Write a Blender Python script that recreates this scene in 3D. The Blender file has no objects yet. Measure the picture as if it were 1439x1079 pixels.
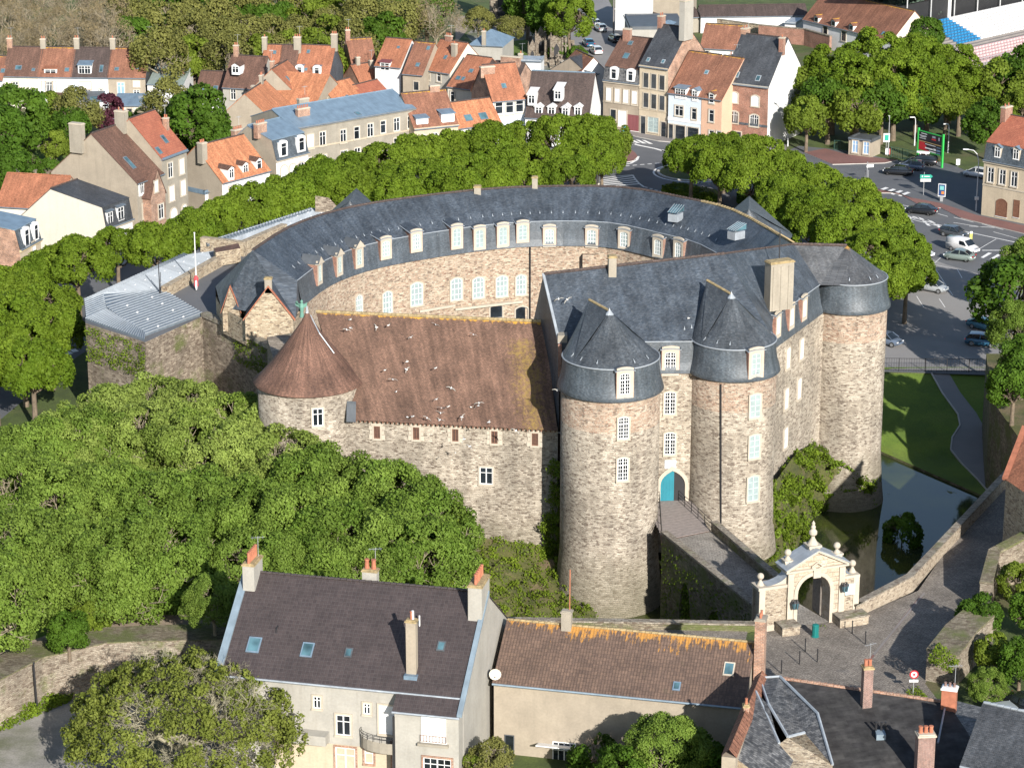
import bpy, bmesh, math, random
import numpy as np
from mathutils import Vector, Matrix
R = math.radians
random.seed(7)
scene = bpy.context.scene
COL = scene.collection

# ------------------------------------------------------------ camera
CAM_H, PITCH, FOC = 93.0, 18.0, 3700.0          # height, tilt below the horizon, focal length in px of the 1439 px wide photo
cam_data = bpy.data.cameras.new('camera')
cam = bpy.data.objects.new('camera', cam_data)
COL.objects.link(cam)
cam.location = (0, 0, CAM_H)
cam.rotation_euler = (R(90 - PITCH), 0, 0)
cam_data.sensor_width = 36.0
cam_data.lens = FOC / 1439.0 * 36.0
cam_data.clip_start = 1.0
cam_data.clip_end = 4000.0
scene.camera = cam

# ------------------------------------------------------------ sky and sun
SUN_EL, SUN_AZ = 24.0, 160.0      # azimuth clockwise from +Y: behind the camera, a little to the right
world = bpy.data.worlds.new('World')
scene.world = world
world.use_nodes = True
wn = world.node_tree
wn.nodes.clear()
sky = wn.nodes.new('ShaderNodeTexSky')
sky.sky_type = 'NISHITA'
sky.sun_disc = False
sky.sun_elevation = R(SUN_EL)
sky.sun_rotation = R(SUN_AZ)
sky.air_density = 1.0
sky.dust_density = 0.6
wb = wn.nodes.new('ShaderNodeBackground')
wb.inputs['Strength'].default_value = 0.095
wo = wn.nodes.new('ShaderNodeOutputWorld')
wn.links.new(sky.outputs[0], wb.inputs[0])
wn.links.new(wb.outputs[0], wo.inputs[0])
sun_data = bpy.data.lights.new('sun', 'SUN')
sun_data.energy = 5.0
sun_data.angle = R(0.5)
sun_data.color = (1.0, 0.95, 0.88)
sun = bpy.data.objects.new('sun', sun_data)
COL.objects.link(sun)
_sd = Vector((math.sin(R(SUN_AZ)) * math.cos(R(SUN_EL)), math.cos(R(SUN_AZ)) * math.cos(R(SUN_EL)), math.sin(R(SUN_EL))))
sun.rotation_euler = _sd.to_track_quat('Z', 'Y').to_euler()
sun.location = (60, -60, 160)
scene.view_settings.view_transform = 'Standard'
scene.view_settings.look = 'None'
scene.view_settings.exposure = 0.78
scene.view_settings.gamma = 1.0
scene.view_settings.use_curve_mapping = False
scene.render.engine = 'CYCLES'

# ------------------------------------------------------------ survey helpers
_th = R(PITCH)
_FW = Vector((0, math.cos(_th), -math.sin(_th)))
_UP = Vector((0, math.sin(_th), math.cos(_th)))
def _ray(px, py):
    return Vector((1, 0, 0)) * ((px - 719.5) / FOC) + _UP * ((539.5 - py) / FOC) + _FW
def W(px, py, z=0.0):
    """place on the level z that was surveyed at photo position (px, py)"""
    d = _ray(px, py); t = (z - CAM_H) / d.z
    return Vector((d.x * t, d.y * t, z))
def V(px, py, y):
    """place on the upright plane at distance y"""
    d = _ray(px, py); t = y / d.y
    return Vector((d.x * t, y, CAM_H + d.z * t))
def proj(p):
    q = Vector(p) - Vector((0, 0, CAM_H)); dz = q.dot(_FW)
    return (719.5 + FOC * q.x / dz, 539.5 - FOC * q.dot(_UP) / dz)
def V3(p, z=None):
    return Vector((p[0], p[1], p[2] if z is None else z))

# ------------------------------------------------------------ mesh builder
class MB:
    """collects faces and links them as one mesh object"""
    def __init__(s):
        s.v = []; s.f = []; s.m = []; s.uv = []; s.sm = []
    def face(s, pts, m=0, uv=None, smooth=False):
        b = len(s.v)
        s.v.extend([tuple(p) for p in pts])
        s.f.append(tuple(range(b, b + len(pts)))); s.m.append(m); s.uv.append(uv); s.sm.append(smooth)
        return s
    def box(s, x0, y0, z0, x1, y1, z1, m=0, skip=''):
        p = [(x0,y0,z0),(x1,y0,z0),(x1,y1,z0),(x0,y1,z0),(x0,y0,z1),(x1,y0,z1),(x1,y1,z1),(x0,y1,z1)]
        for k, q in (('b',(0,3,2,1)),('t',(4,5,6,7)),('f',(0,1,5,4)),('r',(1,2,6,5)),('k',(2,3,7,6)),('l',(3,0,4,7))):
            if k not in skip: s.face([p[i] for i in q], m)
        return s
    def obox(s, c, ax, ay, az, m=0):
        """box about centre c with half-axis vectors"""
        c = Vector(c); ax = Vector(ax); ay = Vector(ay); az = Vector(az)
        p = [c - ax - ay - az, c + ax - ay - az, c + ax + ay - az, c - ax + ay - az, c - ax - ay + az, c + ax - ay + az, c + ax + ay + az, c - ax + ay + az]
        for q in ((0,3,2,1),(4,5,6,7),(0,1,5,4),(1,2,6,5),(2,3,7,6),(3,0,4,7)):
            s.face([p[i] for i in q], m)
        return s
    def prism(s, poly, z0, z1, m=0, mt=None, top=True, bottom=False):
        """upright prism over a plan polygon; z0/z1 may be lists"""
        n = len(poly)
        a = [z0] * n if not hasattr(z0, '__len__') else z0
        b = [z1] * n if not hasattr(z1, '__len__') else z1
        u = 0.0
        for i in range(n):
            j = (i + 1) % n
            L = math.hypot(poly[j][0] - poly[i][0], poly[j][1] - poly[i][1])
            s.face([(poly[i][0], poly[i][1], a[i]), (poly[j][0], poly[j][1], a[j]), (poly[j][0], poly[j][1], b[j]), (poly[i][0], poly[i][1], b[i])], m,
                   [(u, a[i]), (u + L, a[j]), (u + L, b[j]), (u, b[i])])
            u += L
        if top: s.face([(p[0], p[1], b[i]) for i, p in enumerate(poly)], m if mt is None else mt)
        if bottom: s.face([(p[0], p[1], a[i]) for i, p in reversed(list(enumerate(poly)))], m)
        return s
    def lathe(s, cx, cy, prof, n=24, m=0, a0=0.0, a1=360.0, cap=True, smooth=True, uref=None):
        """prof: list of (r, z); u runs round in metres"""
        full = abs(a1 - a0 - 360) < 1e-3
        rr = uref or max(p[0] for p in prof)
        vv = [0.0]
        for k in range(1, len(prof)):
            vv.append(vv[-1] + math.hypot(prof[k][0] - prof[k-1][0], prof[k][1] - prof[k-1][1]))
        steep = all(abs(prof[k][1]-prof[k-1][1]) > 2*abs(prof[k][0]-prof[k-1][0]) for k in range(1, len(prof)))
        if steep: vv = [p[1] for p in prof]
        for i in range(n):
            t0 = R(a0 + (a1 - a0) * i / n); t1 = R(a0 + (a1 - a0) * (i + 1) / n)
            for k in range(len(prof) - 1):
                r0, z0 = prof[k]; r1, z1 = prof[k + 1]
                q = [(cx + r0*math.cos(t0), cy + r0*math.sin(t0), z0), (cx + r0*math.cos(t1), cy + r0*math.sin(t1), z0),
                     (cx + r1*math.cos(t1), cy + r1*math.sin(t1), z1), (cx + r1*math.cos(t0), cy + r1*math.sin(t0), z1)]
                uvq = [(t0*rr, vv[k]), (t1*rr, vv[k]), (t1*rr, vv[k+1]), (t0*rr, vv[k+1])]
                if r0 < 1e-5: q = q[1:]; uvq = uvq[1:]
                elif r1 < 1e-5: q = q[:3]; uvq = uvq[:3]
                s.face(q, m, uvq, smooth)
        if cap and full and prof[-1][0] > 1e-4:
            r, z = prof[-1]
            s.face([(cx + r*math.cos(R(360*i/n)), cy + r*math.sin(R(360*i/n)), z) for i in range(n)], m)
        return s
    def tube(s, path, rad, n=6, m=0, cap=True):
        pts = [Vector(p) for p in path]
        rs = rad if hasattr(rad, '__len__') else [rad] * len(pts)
        rings = []
        for i, p in enumerate(pts):
            d = (pts[min(i+1, len(pts)-1)] - pts[max(i-1, 0)])
            if d.length < 1e-6: d = Vector((0, 0, 1))
            d.normalize()
            a = d.cross(Vector((0, 0, 1)))
            if a.length < 0.1: a = d.cross(Vector((1, 0, 0)))
            a.normalize(); b = d.cross(a)
            rings.append([p + (a * math.cos(2*math.pi*k/n) + b * math.sin(2*math.pi*k/n)) * rs[i] for k in range(n)])
        for i in range(len(rings) - 1):
            for k in range(n):
                l = (k + 1) % n
                s.face([rings[i][k], rings[i][l], rings[i+1][l], rings[i+1][k]], m, None, True)
        if cap:
            s.face(rings[-1], m); s.face(list(reversed(rings[0])), m)
        return s
    def sphere(s, c, r, m=0, nu=12, nv=8, sz=1.0):
        prof = [(max(r*math.cos(-math.pi/2 + math.pi*k/nv), 0.0), c[2] + sz*r*math.sin(-math.pi/2 + math.pi*k/nv)) for k in range(nv+1)]
        prof[0] = (0.0, prof[0][1]); prof[-1] = (0.0, prof[-1][1])
        return s.lathe(c[0], c[1], prof, nu, m, cap=False)
    def mesh(s, name, mats, off=(0, 0, 0)):
        me = bpy.data.meshes.new(name)
        ox, oy, oz = off
        me.from_pydata([(a-ox, b-oy, c-oz) for a, b, c in s.v], [], s.f)
        for mt in (mats if isinstance(mats, (list, tuple)) else [mats]): me.materials.append(mt)
        me.polygons.foreach_set('material_index', s.m)
        me.polygons.foreach_set('use_smooth', s.sm)
        uvl = me.uv_layers.new(name='UVMap')
        data = []
        for f, uv in zip(s.f, s.uv):
            if uv is not None:
                for u in uv: data.extend(u)
                continue
            p = [Vector(s.v[i]) for i in f]
            n = (p[1] - p[0]).cross(p[2] - p[1])
            if n.length < 1e-9 and len(p) > 3: n = (p[2] - p[0]).cross(p[3] - p[0])
            if n.length < 1e-9: n = Vector((0, 0, 1))
            n.normalize()
            if abs(n.z) > 0.98:
                for q in p: data.extend((q.x, q.y))
            else:
                t = Vector((-n.y, n.x, 0)).normalized()
                b = n.cross(t)
                if b.z < 0: b = -b
                if abs(n.z) < 0.2:
                    for q in p: data.extend((q.dot(t), q.z))
                else:
                    for q in p: data.extend((q.dot(t), q.dot(b)))
        uvl.data.foreach_set('uv', data)
        me.update()
        return me
    def build(s, name, mats, parent=None, weld=False):
        """link as one object; vertices were given in the parent's frame (or in the world without one)"""
        me = s.mesh(name, mats)
        if weld:
            bm = bmesh.new(); bm.from_mesh(me); bmesh.ops.remove_doubles(bm, verts=bm.verts, dist=1e-4); bm.to_mesh(me); bm.free()
        return link(name, me, parent)

def link(name, me, parent=None, loc=(0, 0, 0), rotz=0.0, scale=None):
    o = bpy.data.objects.new(name, me)
    COL.objects.link(o)
    if parent is not None: o.parent = parent
    o.location = loc; o.rotation_euler = (0, 0, rotz)
    if scale is not None: o.scale = scale
    return o
def thing(name, label, cat, loc=(0, 0, 0), rotz=0.0, group=None):
    o = bpy.data.objects.new(name, None)
    o.empty_display_size = 0.5
    COL.objects.link(o)
    o.location = loc; o.rotation_euler = (0, 0, rotz)
    o['label'] = label; o['category'] = cat
    if group: o['group'] = group
    return o
def tag(o, label, cat, group=None):
    o['label'] = label; o['category'] = cat
    if group: o['group'] = group
    return o
def kind(o, k, label=None):
    o['kind'] = k
    if label: o['label'] = label
    return o
def copy_tree(o, parent=None):
    c = o.copy(); COL.objects.link(c)
    if parent is not None: c.parent = parent
    for ch in KIDS.get(o.name, []) or list(o.children):
        copy_tree(ch, c)
    return c
KIDS = {}
# ------------------------------------------------------------ materials
class NT:
    def __init__(s, name, rough=0.8):
        s.mat = bpy.data.materials.new(name); s.mat.use_nodes = True
        s.t = s.mat.node_tree; s.t.nodes.clear()
        s.out = s.t.nodes.new('ShaderNodeOutputMaterial')
        s.b = s.t.nodes.new('ShaderNodeBsdfPrincipled')
        s.b.inputs['Roughness'].default_value = rough
        s.t.links.new(s.b.outputs[0], s.out.inputs[0])
        s._uv = None
    def n(s, typ, inp=None, **props):
        nd = s.t.nodes.new(typ)
        for k, v in props.items(): setattr(nd, k, v)
        for k, v in (inp or {}).items(): s.set(nd.inputs[k], v)
        return nd
    def set(s, sock, v):
        if isinstance(v, bpy.types.NodeSocket): s.t.links.new(v, sock)
        elif isinstance(v, (tuple, list)) and len(v) == 3 and sock.type == 'RGBA': sock.default_value = (*v, 1)
        else: sock.default_value = v
    def uv(s):
        if s._uv is None: s._uv = s.n('ShaderNodeUVMap', uv_map='UVMap').outputs[0]
        return s._uv
    def obj(s):
        return s.n('ShaderNodeNewGeometry').outputs['Position']
    def map(s, vec, sc=(1, 1, 1), loc=(0, 0, 0)):
        return s.n('ShaderNodeMapping', {'Vector': vec, 'Scale': sc, 'Location': loc}).outputs[0]
    def noise(s, vec, scale, detail=3, rough=0.55, out='Fac'):
        return s.n('ShaderNodeTexNoise', {'Vector': vec, 'Scale': scale, 'Detail': detail, 'Roughness': rough}).outputs[out]
    def math(s, op, a, b=None, clamp=False):
        nd = s.n('ShaderNodeMath', operation=op, use_clamp=clamp); s.set(nd.inputs[0], a)
        if b is not None: s.set(nd.inputs[1], b)
        return nd.outputs[0]
    def ramp(s, fac, lo, hi, a=0.0, b=1.0):
        nd = s.n('ShaderNodeMapRange', {'Value': fac, 'From Min': lo, 'From Max': hi, 'To Min': a, 'To Max': b}); nd.clamp = True
        return nd.outputs[0]
    def mix(s, fac, a, b, mode='MIX'):
        nd = s.n('ShaderNodeMix', data_type='RGBA', blend_type=mode)
        s.set(nd.inputs[0], fac); s.set(nd.inputs[6], a); s.set(nd.inputs[7], b)
        return nd.outputs[2]
    def col(s, c): s.set(s.b.inputs['Base Color'], c); return s
    def bump(s, h, strength=0.5, dist=0.05):
        nd = s.n('ShaderNodeBump', {'Height': h, 'Strength': strength, 'Distance': dist})
        s.t.links.new(nd.outputs[0], s.b.inputs['Normal']); return s
    def vscale(s, c, f):
        nd = s.n('ShaderNodeMix', data_type='RGBA', blend_type='MULTIPLY'); nd.inputs[0].default_value = 1
        s.set(nd.inputs[6], c)
        cb = s.n('ShaderNodeCombineColor'); 
        for k in range(3): s.set(cb.inputs[k], f)
        s.set(nd.inputs[7], cb.outputs[0]); return nd.outputs[2]

def srgb(r, g, b):
    f = lambda c: (c/255/12.92 if c/255 <= 0.04045 else ((c/255+0.055)/1.055)**2.4)
    return (f(r), f(g), f(b))

def m_plain(name, c, rough=0.6, metal=0.0, var=0.12, scale=0.8, spec=0.5):
    t = NT(name, rough)
    p = t.obj(); n = t.noise(p, scale, 4)
    t.col(t.vscale(c, t.ramp(n, 0.25, 0.75, 1 - var, 1 + var)))
    t.b.inputs['Metallic'].default_value = metal
    t.b.inputs['Specular IOR Level'].default_value = spec
    return t.mat

def m_rubble(name, c1=(.49,.43,.345), c2=(.32,.27,.21), mortar=(.46,.415,.345), bw=0.44, bh=0.18, dark=(.10,.065,.045), moss=0.0, stain=0.5, red=0.0, pale=0.5, orgmoss=(.10,.12,.03), foot=None):
    """coursed rubble: warped courses of unequal stones, a few very dark or pale, deep joints, rain stains"""
    t = NT(name, 0.92); uv = t.uv()
    w = t.noise(uv, 1.1, 3, out='Color')
    wv = t.n('ShaderNodeVectorMath', {0: w, 1: (0.5, 0.5, 0.5)}, operation='SUBTRACT').outputs[0]
    wv = t.n('ShaderNodeVectorMath', {0: wv}, operation='SCALE'); wv.inputs['Scale'].default_value = 0.22
    p = t.n('ShaderNodeVectorMath', {0: uv, 1: wv.outputs[0]}, operation='ADD').outputs[0]
    br = t.n('ShaderNodeTexBrick', {'Vector': p, 'Color1': (0,0,0), 'Color2': (1,1,1), 'Mortar': (0.5,0.5,0.5), 'Scale': 1.0, 'Mortar Size': 0.018, 'Mortar Smooth': 0.3, 'Bias': 0.0, 'Brick Width': bw, 'Row Height': bh})
    br.offset = 0.45; br.squash = 0.8; br.squash_frequency = 3
    rnd = t.n('ShaderNodeSeparateColor', {0: br.outputs[0]}).outputs[0]
    c = t.mix(t.ramp(rnd, 0.1, 0.8), c1, c2)
    vo = t.n('ShaderNodeTexVoronoi', {'Vector': t.map(p, (3.2, 7.0, 1)), 'Scale': 1.0})
    vr = t.n('ShaderNodeSeparateColor', {0: vo.outputs['Color']})
    c = t.mix(t.ramp(vr.outputs[0], 0.70, 0.86, 0, 0.75), c, dark)
    c = t.mix(t.ramp(vr.outputs[1], 0.80, 0.93, 0, 0.55 * pale), c, (0.60, 0.52, 0.41))
    if red: c = t.mix(t.ramp(vr.outputs[2], 0.55, 0.8, 0, red), c, (0.30, 0.13, 0.075))
    c = t.mix(t.math('MULTIPLY', br.outputs['Fac'], 0.8), c, mortar)
    big = t.noise(uv, 0.16, 5, 0.6)
    c = t.vscale(c, t.ramp(big, 0.3, 0.7, 1 - 0.42 * stain, 1 + 0.22 * stain))
    streak = t.noise(t.map(uv, (0.9, 0.10, 1)), 1.0, 4, 0.6)
    c = t.vscale(c, t.ramp(streak, 0.35, 0.62, 1 - 0.22 * stain, 1.05))
    fine = t.noise(uv, 9.0, 3, 0.7)
    c = t.vscale(c, t.ramp(fine, 0.3, 0.7, 0.72, 1.22))
    if moss:
        mm = t.noise(uv, 0.35, 6, 0.65)
        c = t.mix(t.ramp(mm, 0.62 - 0.25 * moss, 0.75 - 0.2 * moss, 0, 0.85), c, orgmoss)
    if foot:
        zz = t.n('ShaderNodeSeparateXYZ', {0: t.obj()}).outputs[2]
        zn = t.math('ADD', zz, t.math('MULTIPLY', t.math('SUBTRACT', t.noise(uv, 0.3, 5, 0.7), 0.5), 9.0))
        c = t.mix(t.ramp(zn, foot[0], foot[1], .8, 0), c, t.mix(t.ramp(fine, .35, .65), (.10, .095, .055), (.19, .165, .115)))
    t.col(c)
    h = t.math('SUBTRACT', t.math('ADD', t.math('MULTIPLY', fine, 0.5), t.math('MULTIPLY', rnd, 0.35)), t.math('MULTIPLY', br.outputs['Fac'], 0.9))
    t.bump(h, 0.9, 0.09)
    return t.mat

def m_brick(name, c1, c2, mortar, bw=0.23, bh=0.075, patch=0.3):
    t = NT(name, 0.9); uv = t.uv()
    br = t.n('ShaderNodeTexBrick', {'Vector': uv, 'Color1': c1, 'Color2': c2, 'Mortar': mortar, 'Scale': 1.0, 'Mortar Size': 0.012, 'Brick Width': bw, 'Row Height': bh})
    c = t.vscale(br.outputs[0], t.ramp(t.noise(uv, 0.7, 5), 0.3, 0.7, 1 - patch, 1 + patch))
    c = t.vscale(c, t.ramp(t.noise(uv, 6.0, 2), 0.3, 0.7, 0.75, 1.2))
    t.col(c); t.bump(t.math('MULTIPLY', br.outputs['Fac'], -1.0), 0.5, 0.02)
    return t.mat

def m_render(name, c, var=0.16, dirt=0.3, tint=(.16,.14,.11)):
    """painted or cement render with rain streaks and patchy grime"""
    t = NT(name, 0.88); uv = t.uv()
    a = t.noise(uv, 0.45, 5, 0.6); b = t.noise(t.map(uv, (1.6, 0.16, 1)), 1.0, 4, 0.6)
    c_ = t.vscale(c, t.ramp(a, 0.3, 0.7, 1 - var, 1 + var * 0.7))
    c_ = t.mix(t.ramp(b, 0.52, 0.78, 0, dirt), c_, tint)
    c_ = t.vscale(c_, t.ramp(t.noise(uv, 5.0, 3), 0.3, 0.7, 0.93, 1.06))
    t.col(c_); t.bump(t.noise(uv, 12, 3), 0.15, 0.02)
    return t.mat

def m_roof(name, c1, c2, bw, bh, rough=0.6, patch=0.35, lich=None, ridge=0.0, spots=0.0, streak=0.2, joint=0.5, spec=0.4, dark=(.02,.02,.02), lcol=(.48,.26,.03), u_band=None, band_col=(.27,.185,.04), paleness=0.0):
    """slates or tiles in staggered courses; v = metres down from the ridge"""
    t = NT(name, rough); uv = t.uv()
    t.b.inputs['Specular IOR Level'].default_value = spec
    br = t.n('ShaderNodeTexBrick', {'Vector': uv, 'Color1': (0,0,0), 'Color2': (1,1,1), 'Mortar': (0.5,0.5,0.5), 'Scale': 1.0, 'Mortar Size': 0.012, 'Mortar Smooth': 0.2, 'Brick Width': bw, 'Row Height': bh})
    rnd = t.n('ShaderNodeSeparateColor', {0: br.outputs[0]}).outputs[0]
    c = t.mix(t.ramp(rnd, 0.0, 1.0), c1, c2)
    c = t.mix(t.math('MULTIPLY', br.outputs['Fac'], joint), c, dark)
    c = t.vscale(c, t.ramp(t.noise(uv, 0.35, 6, 0.62), 0.28, 0.72, 1 - patch, 1 + patch))
    c = t.vscale(c, t.ramp(t.noise(t.map(uv, (1.8, 0.22, 1)), 1.0, 4), 0.35, 0.65, 1 - streak, 1 + streak))
    c = t.vscale(c, t.ramp(t.noise(t.map(uv, (1/bw, 1/bh, 1)), 0.9, 2, 0.6), 0.3, 0.7, 0.72, 1.3))
    sep = t.n('ShaderNodeSeparateXYZ', {0: uv})
    if paleness:
        c = t.mix(t.ramp(t.noise(t.map(uv, (2.2, 1.1, 1)), 1.0, 5, 0.7), 0.62, 0.75, 0, paleness), c, (.30,.31,.30))
    if ridge:
        fal = t.ramp(sep.outputs[1], 0.0, ridge, 0.34, -0.25)
        ln = t.math('ADD', t.noise(t.map(uv, (1.3, 0.7, 1)), 1.4, 5, 0.75), fal)
        c = t.mix(t.ramp(ln, 0.66, 0.74, 0, 0.85), c, lcol)
    if spots:
        ln = t.noise(uv, 2.2, 4, 0.8)
        c = t.mix(t.ramp(ln, 0.74 - 0.1 * spots, 0.78 - 0.1 * spots, 0, 0.8), c, lcol)
    if u_band:
        u0, w_, v0, v1 = u_band
        edge = t.math('MULTIPLY', t.math('SUBTRACT', t.noise(uv, 0.45, 4), 0.5), 2.4)
        d = t.math('ABSOLUTE', t.math('SUBTRACT', t.math('ADD', sep.outputs[0], edge), u0))
        fu = t.ramp(d, w_ * 0.1, w_ * 1.3, 0.16, -0.2)
        fv = t.ramp(sep.outputs[1], v0, v0 + 1.2, -0.35, 0.0)
        fv2 = t.ramp(sep.outputs[1], v1 - 1.2, v1, 0.0, -0.35)
        ln = t.math('ADD', t.math('ADD', t.noise(uv, 2.6, 5, 0.8), fu), t.math('ADD', fv, fv2))
        c = t.mix(t.ramp(ln, 0.55, 0.78, 0, 0.75), c, band_col)
    t.col(c)
    h = t.math('SUBTRACT', t.math('MULTIPLY', rnd, 0.5), t.math('MULTIPLY', br.outputs['Fac'], 1.0))
    t.bump(h, 0.55, 0.03)
    return t.mat

def m_pantile(name, c1, c2, patch=0.3, ridge=0.0, spots=0.0, tw=0.24, th=0.34, lcol=(.55,.28,.03), rough=0.8, moss=0.0, jc=(.03,.025,.02), wave=0.5):
    """interlocking tiles: rolls across, laps down"""
    t = NT(name, rough); uv = t.uv()
    br = t.n('ShaderNodeTexBrick', {'Vector': uv, 'Color1': (0,0,0), 'Color2': (1,1,1), 'Mortar': (.5,.5,.5), 'Scale': 1.0, 'Mortar Size': 0.014, 'Brick Width': tw, 'Row Height': th}); br.offset = 0.0
    rnd = t.n('ShaderNodeSeparateColor', {0: br.outputs[0]}).outputs[0]
    c = t.mix(rnd, c1, c2)
    c = t.mix(t.math('MULTIPLY', br.outputs['Fac'], 0.45), c, jc)
    c = t.vscale(c, t.ramp(t.noise(uv, 0.4, 6, 0.62), 0.28, 0.72, 1 - patch, 1 + patch))
    c = t.vscale(c, t.ramp(t.noise(uv, 7.0, 3, 0.7), 0.3, 0.7, 0.78, 1.25))
    sep = t.n('ShaderNodeSeparateXYZ', {0: uv})
    if ridge:
        fal = t.ramp(sep.outputs[1], 0.0, ridge, 0.22, -0.22)
        ln = t.math('ADD', t.noise(t.map(uv, (3.2, 0.8, 1)), 1.0, 4, 0.75), fal)
        ln = t.math('ADD', ln, t.ramp(t.noise(uv, 0.25, 2), 0.35, 0.65, -0.12, 0.10))
        c = t.mix(t.ramp(ln, 0.60, 0.68, 0, 0.9), c, lcol)
    if spots:
        c = t.mix(t.ramp(t.noise(uv, 3.0, 3, 0.8), 0.74 - 0.1 * spots, 0.78 - 0.1 * spots, 0, 0.7), c, lcol)
    if moss:
        c = t.mix(t.ramp(t.noise(uv, 0.6, 6, 0.7), 0.62, 0.75, 0, moss), c, (.05,.06,.02))
    t.col(c)
    wav = t.math('SINE', t.math('MULTIPLY', sep.outputs[0], 2 * math.pi / tw))
    h = t.math('SUBTRACT', t.math('MULTIPLY', wav, wave), t.math('MULTIPLY', br.outputs['Fac'], 0.8))
    t.bump(h, 0.6, 0.03)
    return t.mat

def m_zinc(name, c, rough=0.45, patch=0.18, metal=0.35):
    t = NT(name, rough); uv = t.uv()
    c_ = t.vscale(c, t.ramp(t.noise(uv, 0.9, 5, 0.6), 0.3, 0.7, 1 - patch, 1 + patch))
    c_ = t.vscale(c_, t.ramp(t.noise(t.map(uv, (2.5, 0.3, 1)), 1.2, 4), 0.3, 0.7, 0.88, 1.1))
    t.col(c_); t.b.inputs['Metallic'].default_value = metal
    return t.mat

def m_glass(name, c=(.012,.016,.02), rough=0.06):
    t = NT(name, rough); p = t.obj()
    t.col(t.vscale(c, t.ramp(t.noise(p, 0.6, 2), 0.3, 0.7, 0.5, 2.2)))
    t.b.inputs['Specular IOR Level'].default_value = 0.7
    return t.mat

def m_leaf(name, c1, c2, trans=0.35, rough=0.6, spec=0.12):
    t = NT(name, rough)
    at = t.n('ShaderNodeAttribute', attribute_name='leaf')
    oi = t.n('ShaderNodeObjectInfo')
    f = t.math('ADD', t.math('MULTIPLY', at.outputs['Fac'], 0.62), t.math('MULTIPLY', oi.outputs['Random'], 0.38))
    c = t.mix(f, c1, c2)
    c = t.vscale(c, t.ramp(t.noise(t.obj(), 0.22, 3), 0.3, 0.7, 0.78, 1.22))
    t.col(c); t.b.inputs['Specular IOR Level'].default_value = spec
    tr = t.n('ShaderNodeBsdfTranslucent', {'Color': t.vscale(c, 1.0)})
    mx = t.n('ShaderNodeMixShader', {0: trans, 1: t.b.outputs[0], 2: tr.outputs[0]})
    t.t.links.new(mx.outputs[0], t.out.inputs[0])
    return t.mat

def m_ground(name, cs, scale=0.5, fine=8.0, rough=0.95, bump=0.3, vari=0.25, mixlo=0.4, mixhi=0.6):
    t = NT(name, rough); p = t.obj()
    c = t.mix(t.ramp(t.noise(p, scale, 6, 0.65), mixlo, mixhi), cs[0], cs[1])
    if len(cs) > 2: c = t.mix(t.ramp(t.noise(p, scale * 0.37, 5, 0.6), 0.52, 0.66), c, cs[2])
    c = t.vscale(c, t.ramp(t.noise(p, fine, 4, 0.7), 0.3, 0.7, 1 - vari, 1 + vari))
    t.col(c); t.bump(t.noise(p, fine, 4, 0.7), bump, 0.06)
    return t.mat

def m_cobble(name, c1, c2, joint, bw=0.26, bh=0.16):
    t = NT(name, 0.85); uv = t.uv()
    wv = t.n('ShaderNodeVectorMath', {0: t.noise(uv, 1.5, 2, out='Color')}, operation='SCALE'); wv.inputs['Scale'].default_value = 0.12
    p = t.n('ShaderNodeVectorMath', {0: uv, 1: wv.outputs[0]}, operation='ADD').outputs[0]
    br = t.n('ShaderNodeTexBrick', {'Vector': p, 'Color1': c1, 'Color2': c2, 'Mortar': joint, 'Scale': 1.0, 'Mortar Size': 0.022, 'Brick Width': bw, 'Row Height': bh})
    c = t.vscale(br.outputs[0], t.ramp(t.noise(uv, 0.3, 6, 0.65), 0.3, 0.7, 0.65, 1.35))
    c = t.vscale(c, t.ramp(t.noise(p, 7, 2), 0.3, 0.7, 0.65, 1.35))
    t.col(c); t.bump(t.math('MULTIPLY', br.outputs['Fac'], -1.0), 0.8, 0.03)
    return t.mat

M = {}
M['stone'] = m_rubble('castle_rubble', stain=.95, foot=(-3.5, 3.0))
M['stone_red'] = m_rubble('castle_rubble_reddish', c1=(.47,.38,.29), c2=(.33,.24,.17), red=0.3)
M['stone_court'] = m_rubble('court_rubble', c1=(.52,.43,.32), c2=(.36,.27,.19), bw=0.42, bh=0.2, red=0.35, pale=0.7, stain=0.3)
M['stone_grey'] = m_rubble('bastion_rubble', c1=(.36,.30,.23), c2=(.20,.16,.12), mortar=(.28,.24,.19), moss=0.35, bw=0.62, bh=0.26, stain=0.8, pale=0.3)
M['stone_moss_shade'] = m_rubble('mossy_shade_rubble', c1=(.27,.23,.16), c2=(.15,.12,.08), mortar=(.2,.18,.13), moss=0.7, stain=0.8, pale=0.35)  # real moss on most walls; painted shade on the low gate parapet
M['stone_gate'] = m_rubble('gate_rubble', c1=(.44,.375,.285), c2=(.34,.275,.2), mortar=(.45,.38,.29), bw=0.36, bh=0.17, stain=0.3)
M['ashlar'] = m_rubble('pale_ashlar', c1=(.50,.42,.33), c2=(.42,.34,.255), mortar=(.34,.28,.21), bw=0.9, bh=0.42, dark=(.36,.28,.19), stain=0.4)
M['dress'] = m_render('dressed_stone', (.43,.38,.305), 0.15, 0.25)
M['wall_old'] = m_rubble('old_grey_wall', c1=(.36,.31,.24), c2=(.25,.20,.15), mortar=(.30,.26,.2), moss=0.3, stain=0.8, bw=0.4, bh=0.16)
M['flint'] = m_rubble('field_stone_gable', c1=(.5,.42,.30), c2=(.36,.28,.19), mortar=(.45,.38,.28), bw=0.4, bh=0.2)
M['cap'] = m_rubble('wall_coping', c1=(.30,.27,.22), c2=(.22,.19,.15), mortar=(.2,.18,.14), bw=0.6, bh=0.3, moss=0.3)
SL = dict(bw=0.28, bh=0.17, rough=0.5, patch=0.45, joint=0.5, spec=0.5)
M['slate'] = m_roof('castle_slate', (.038,.050,.066), (.070,.083,.100), paleness=0.25, **SL)
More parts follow.
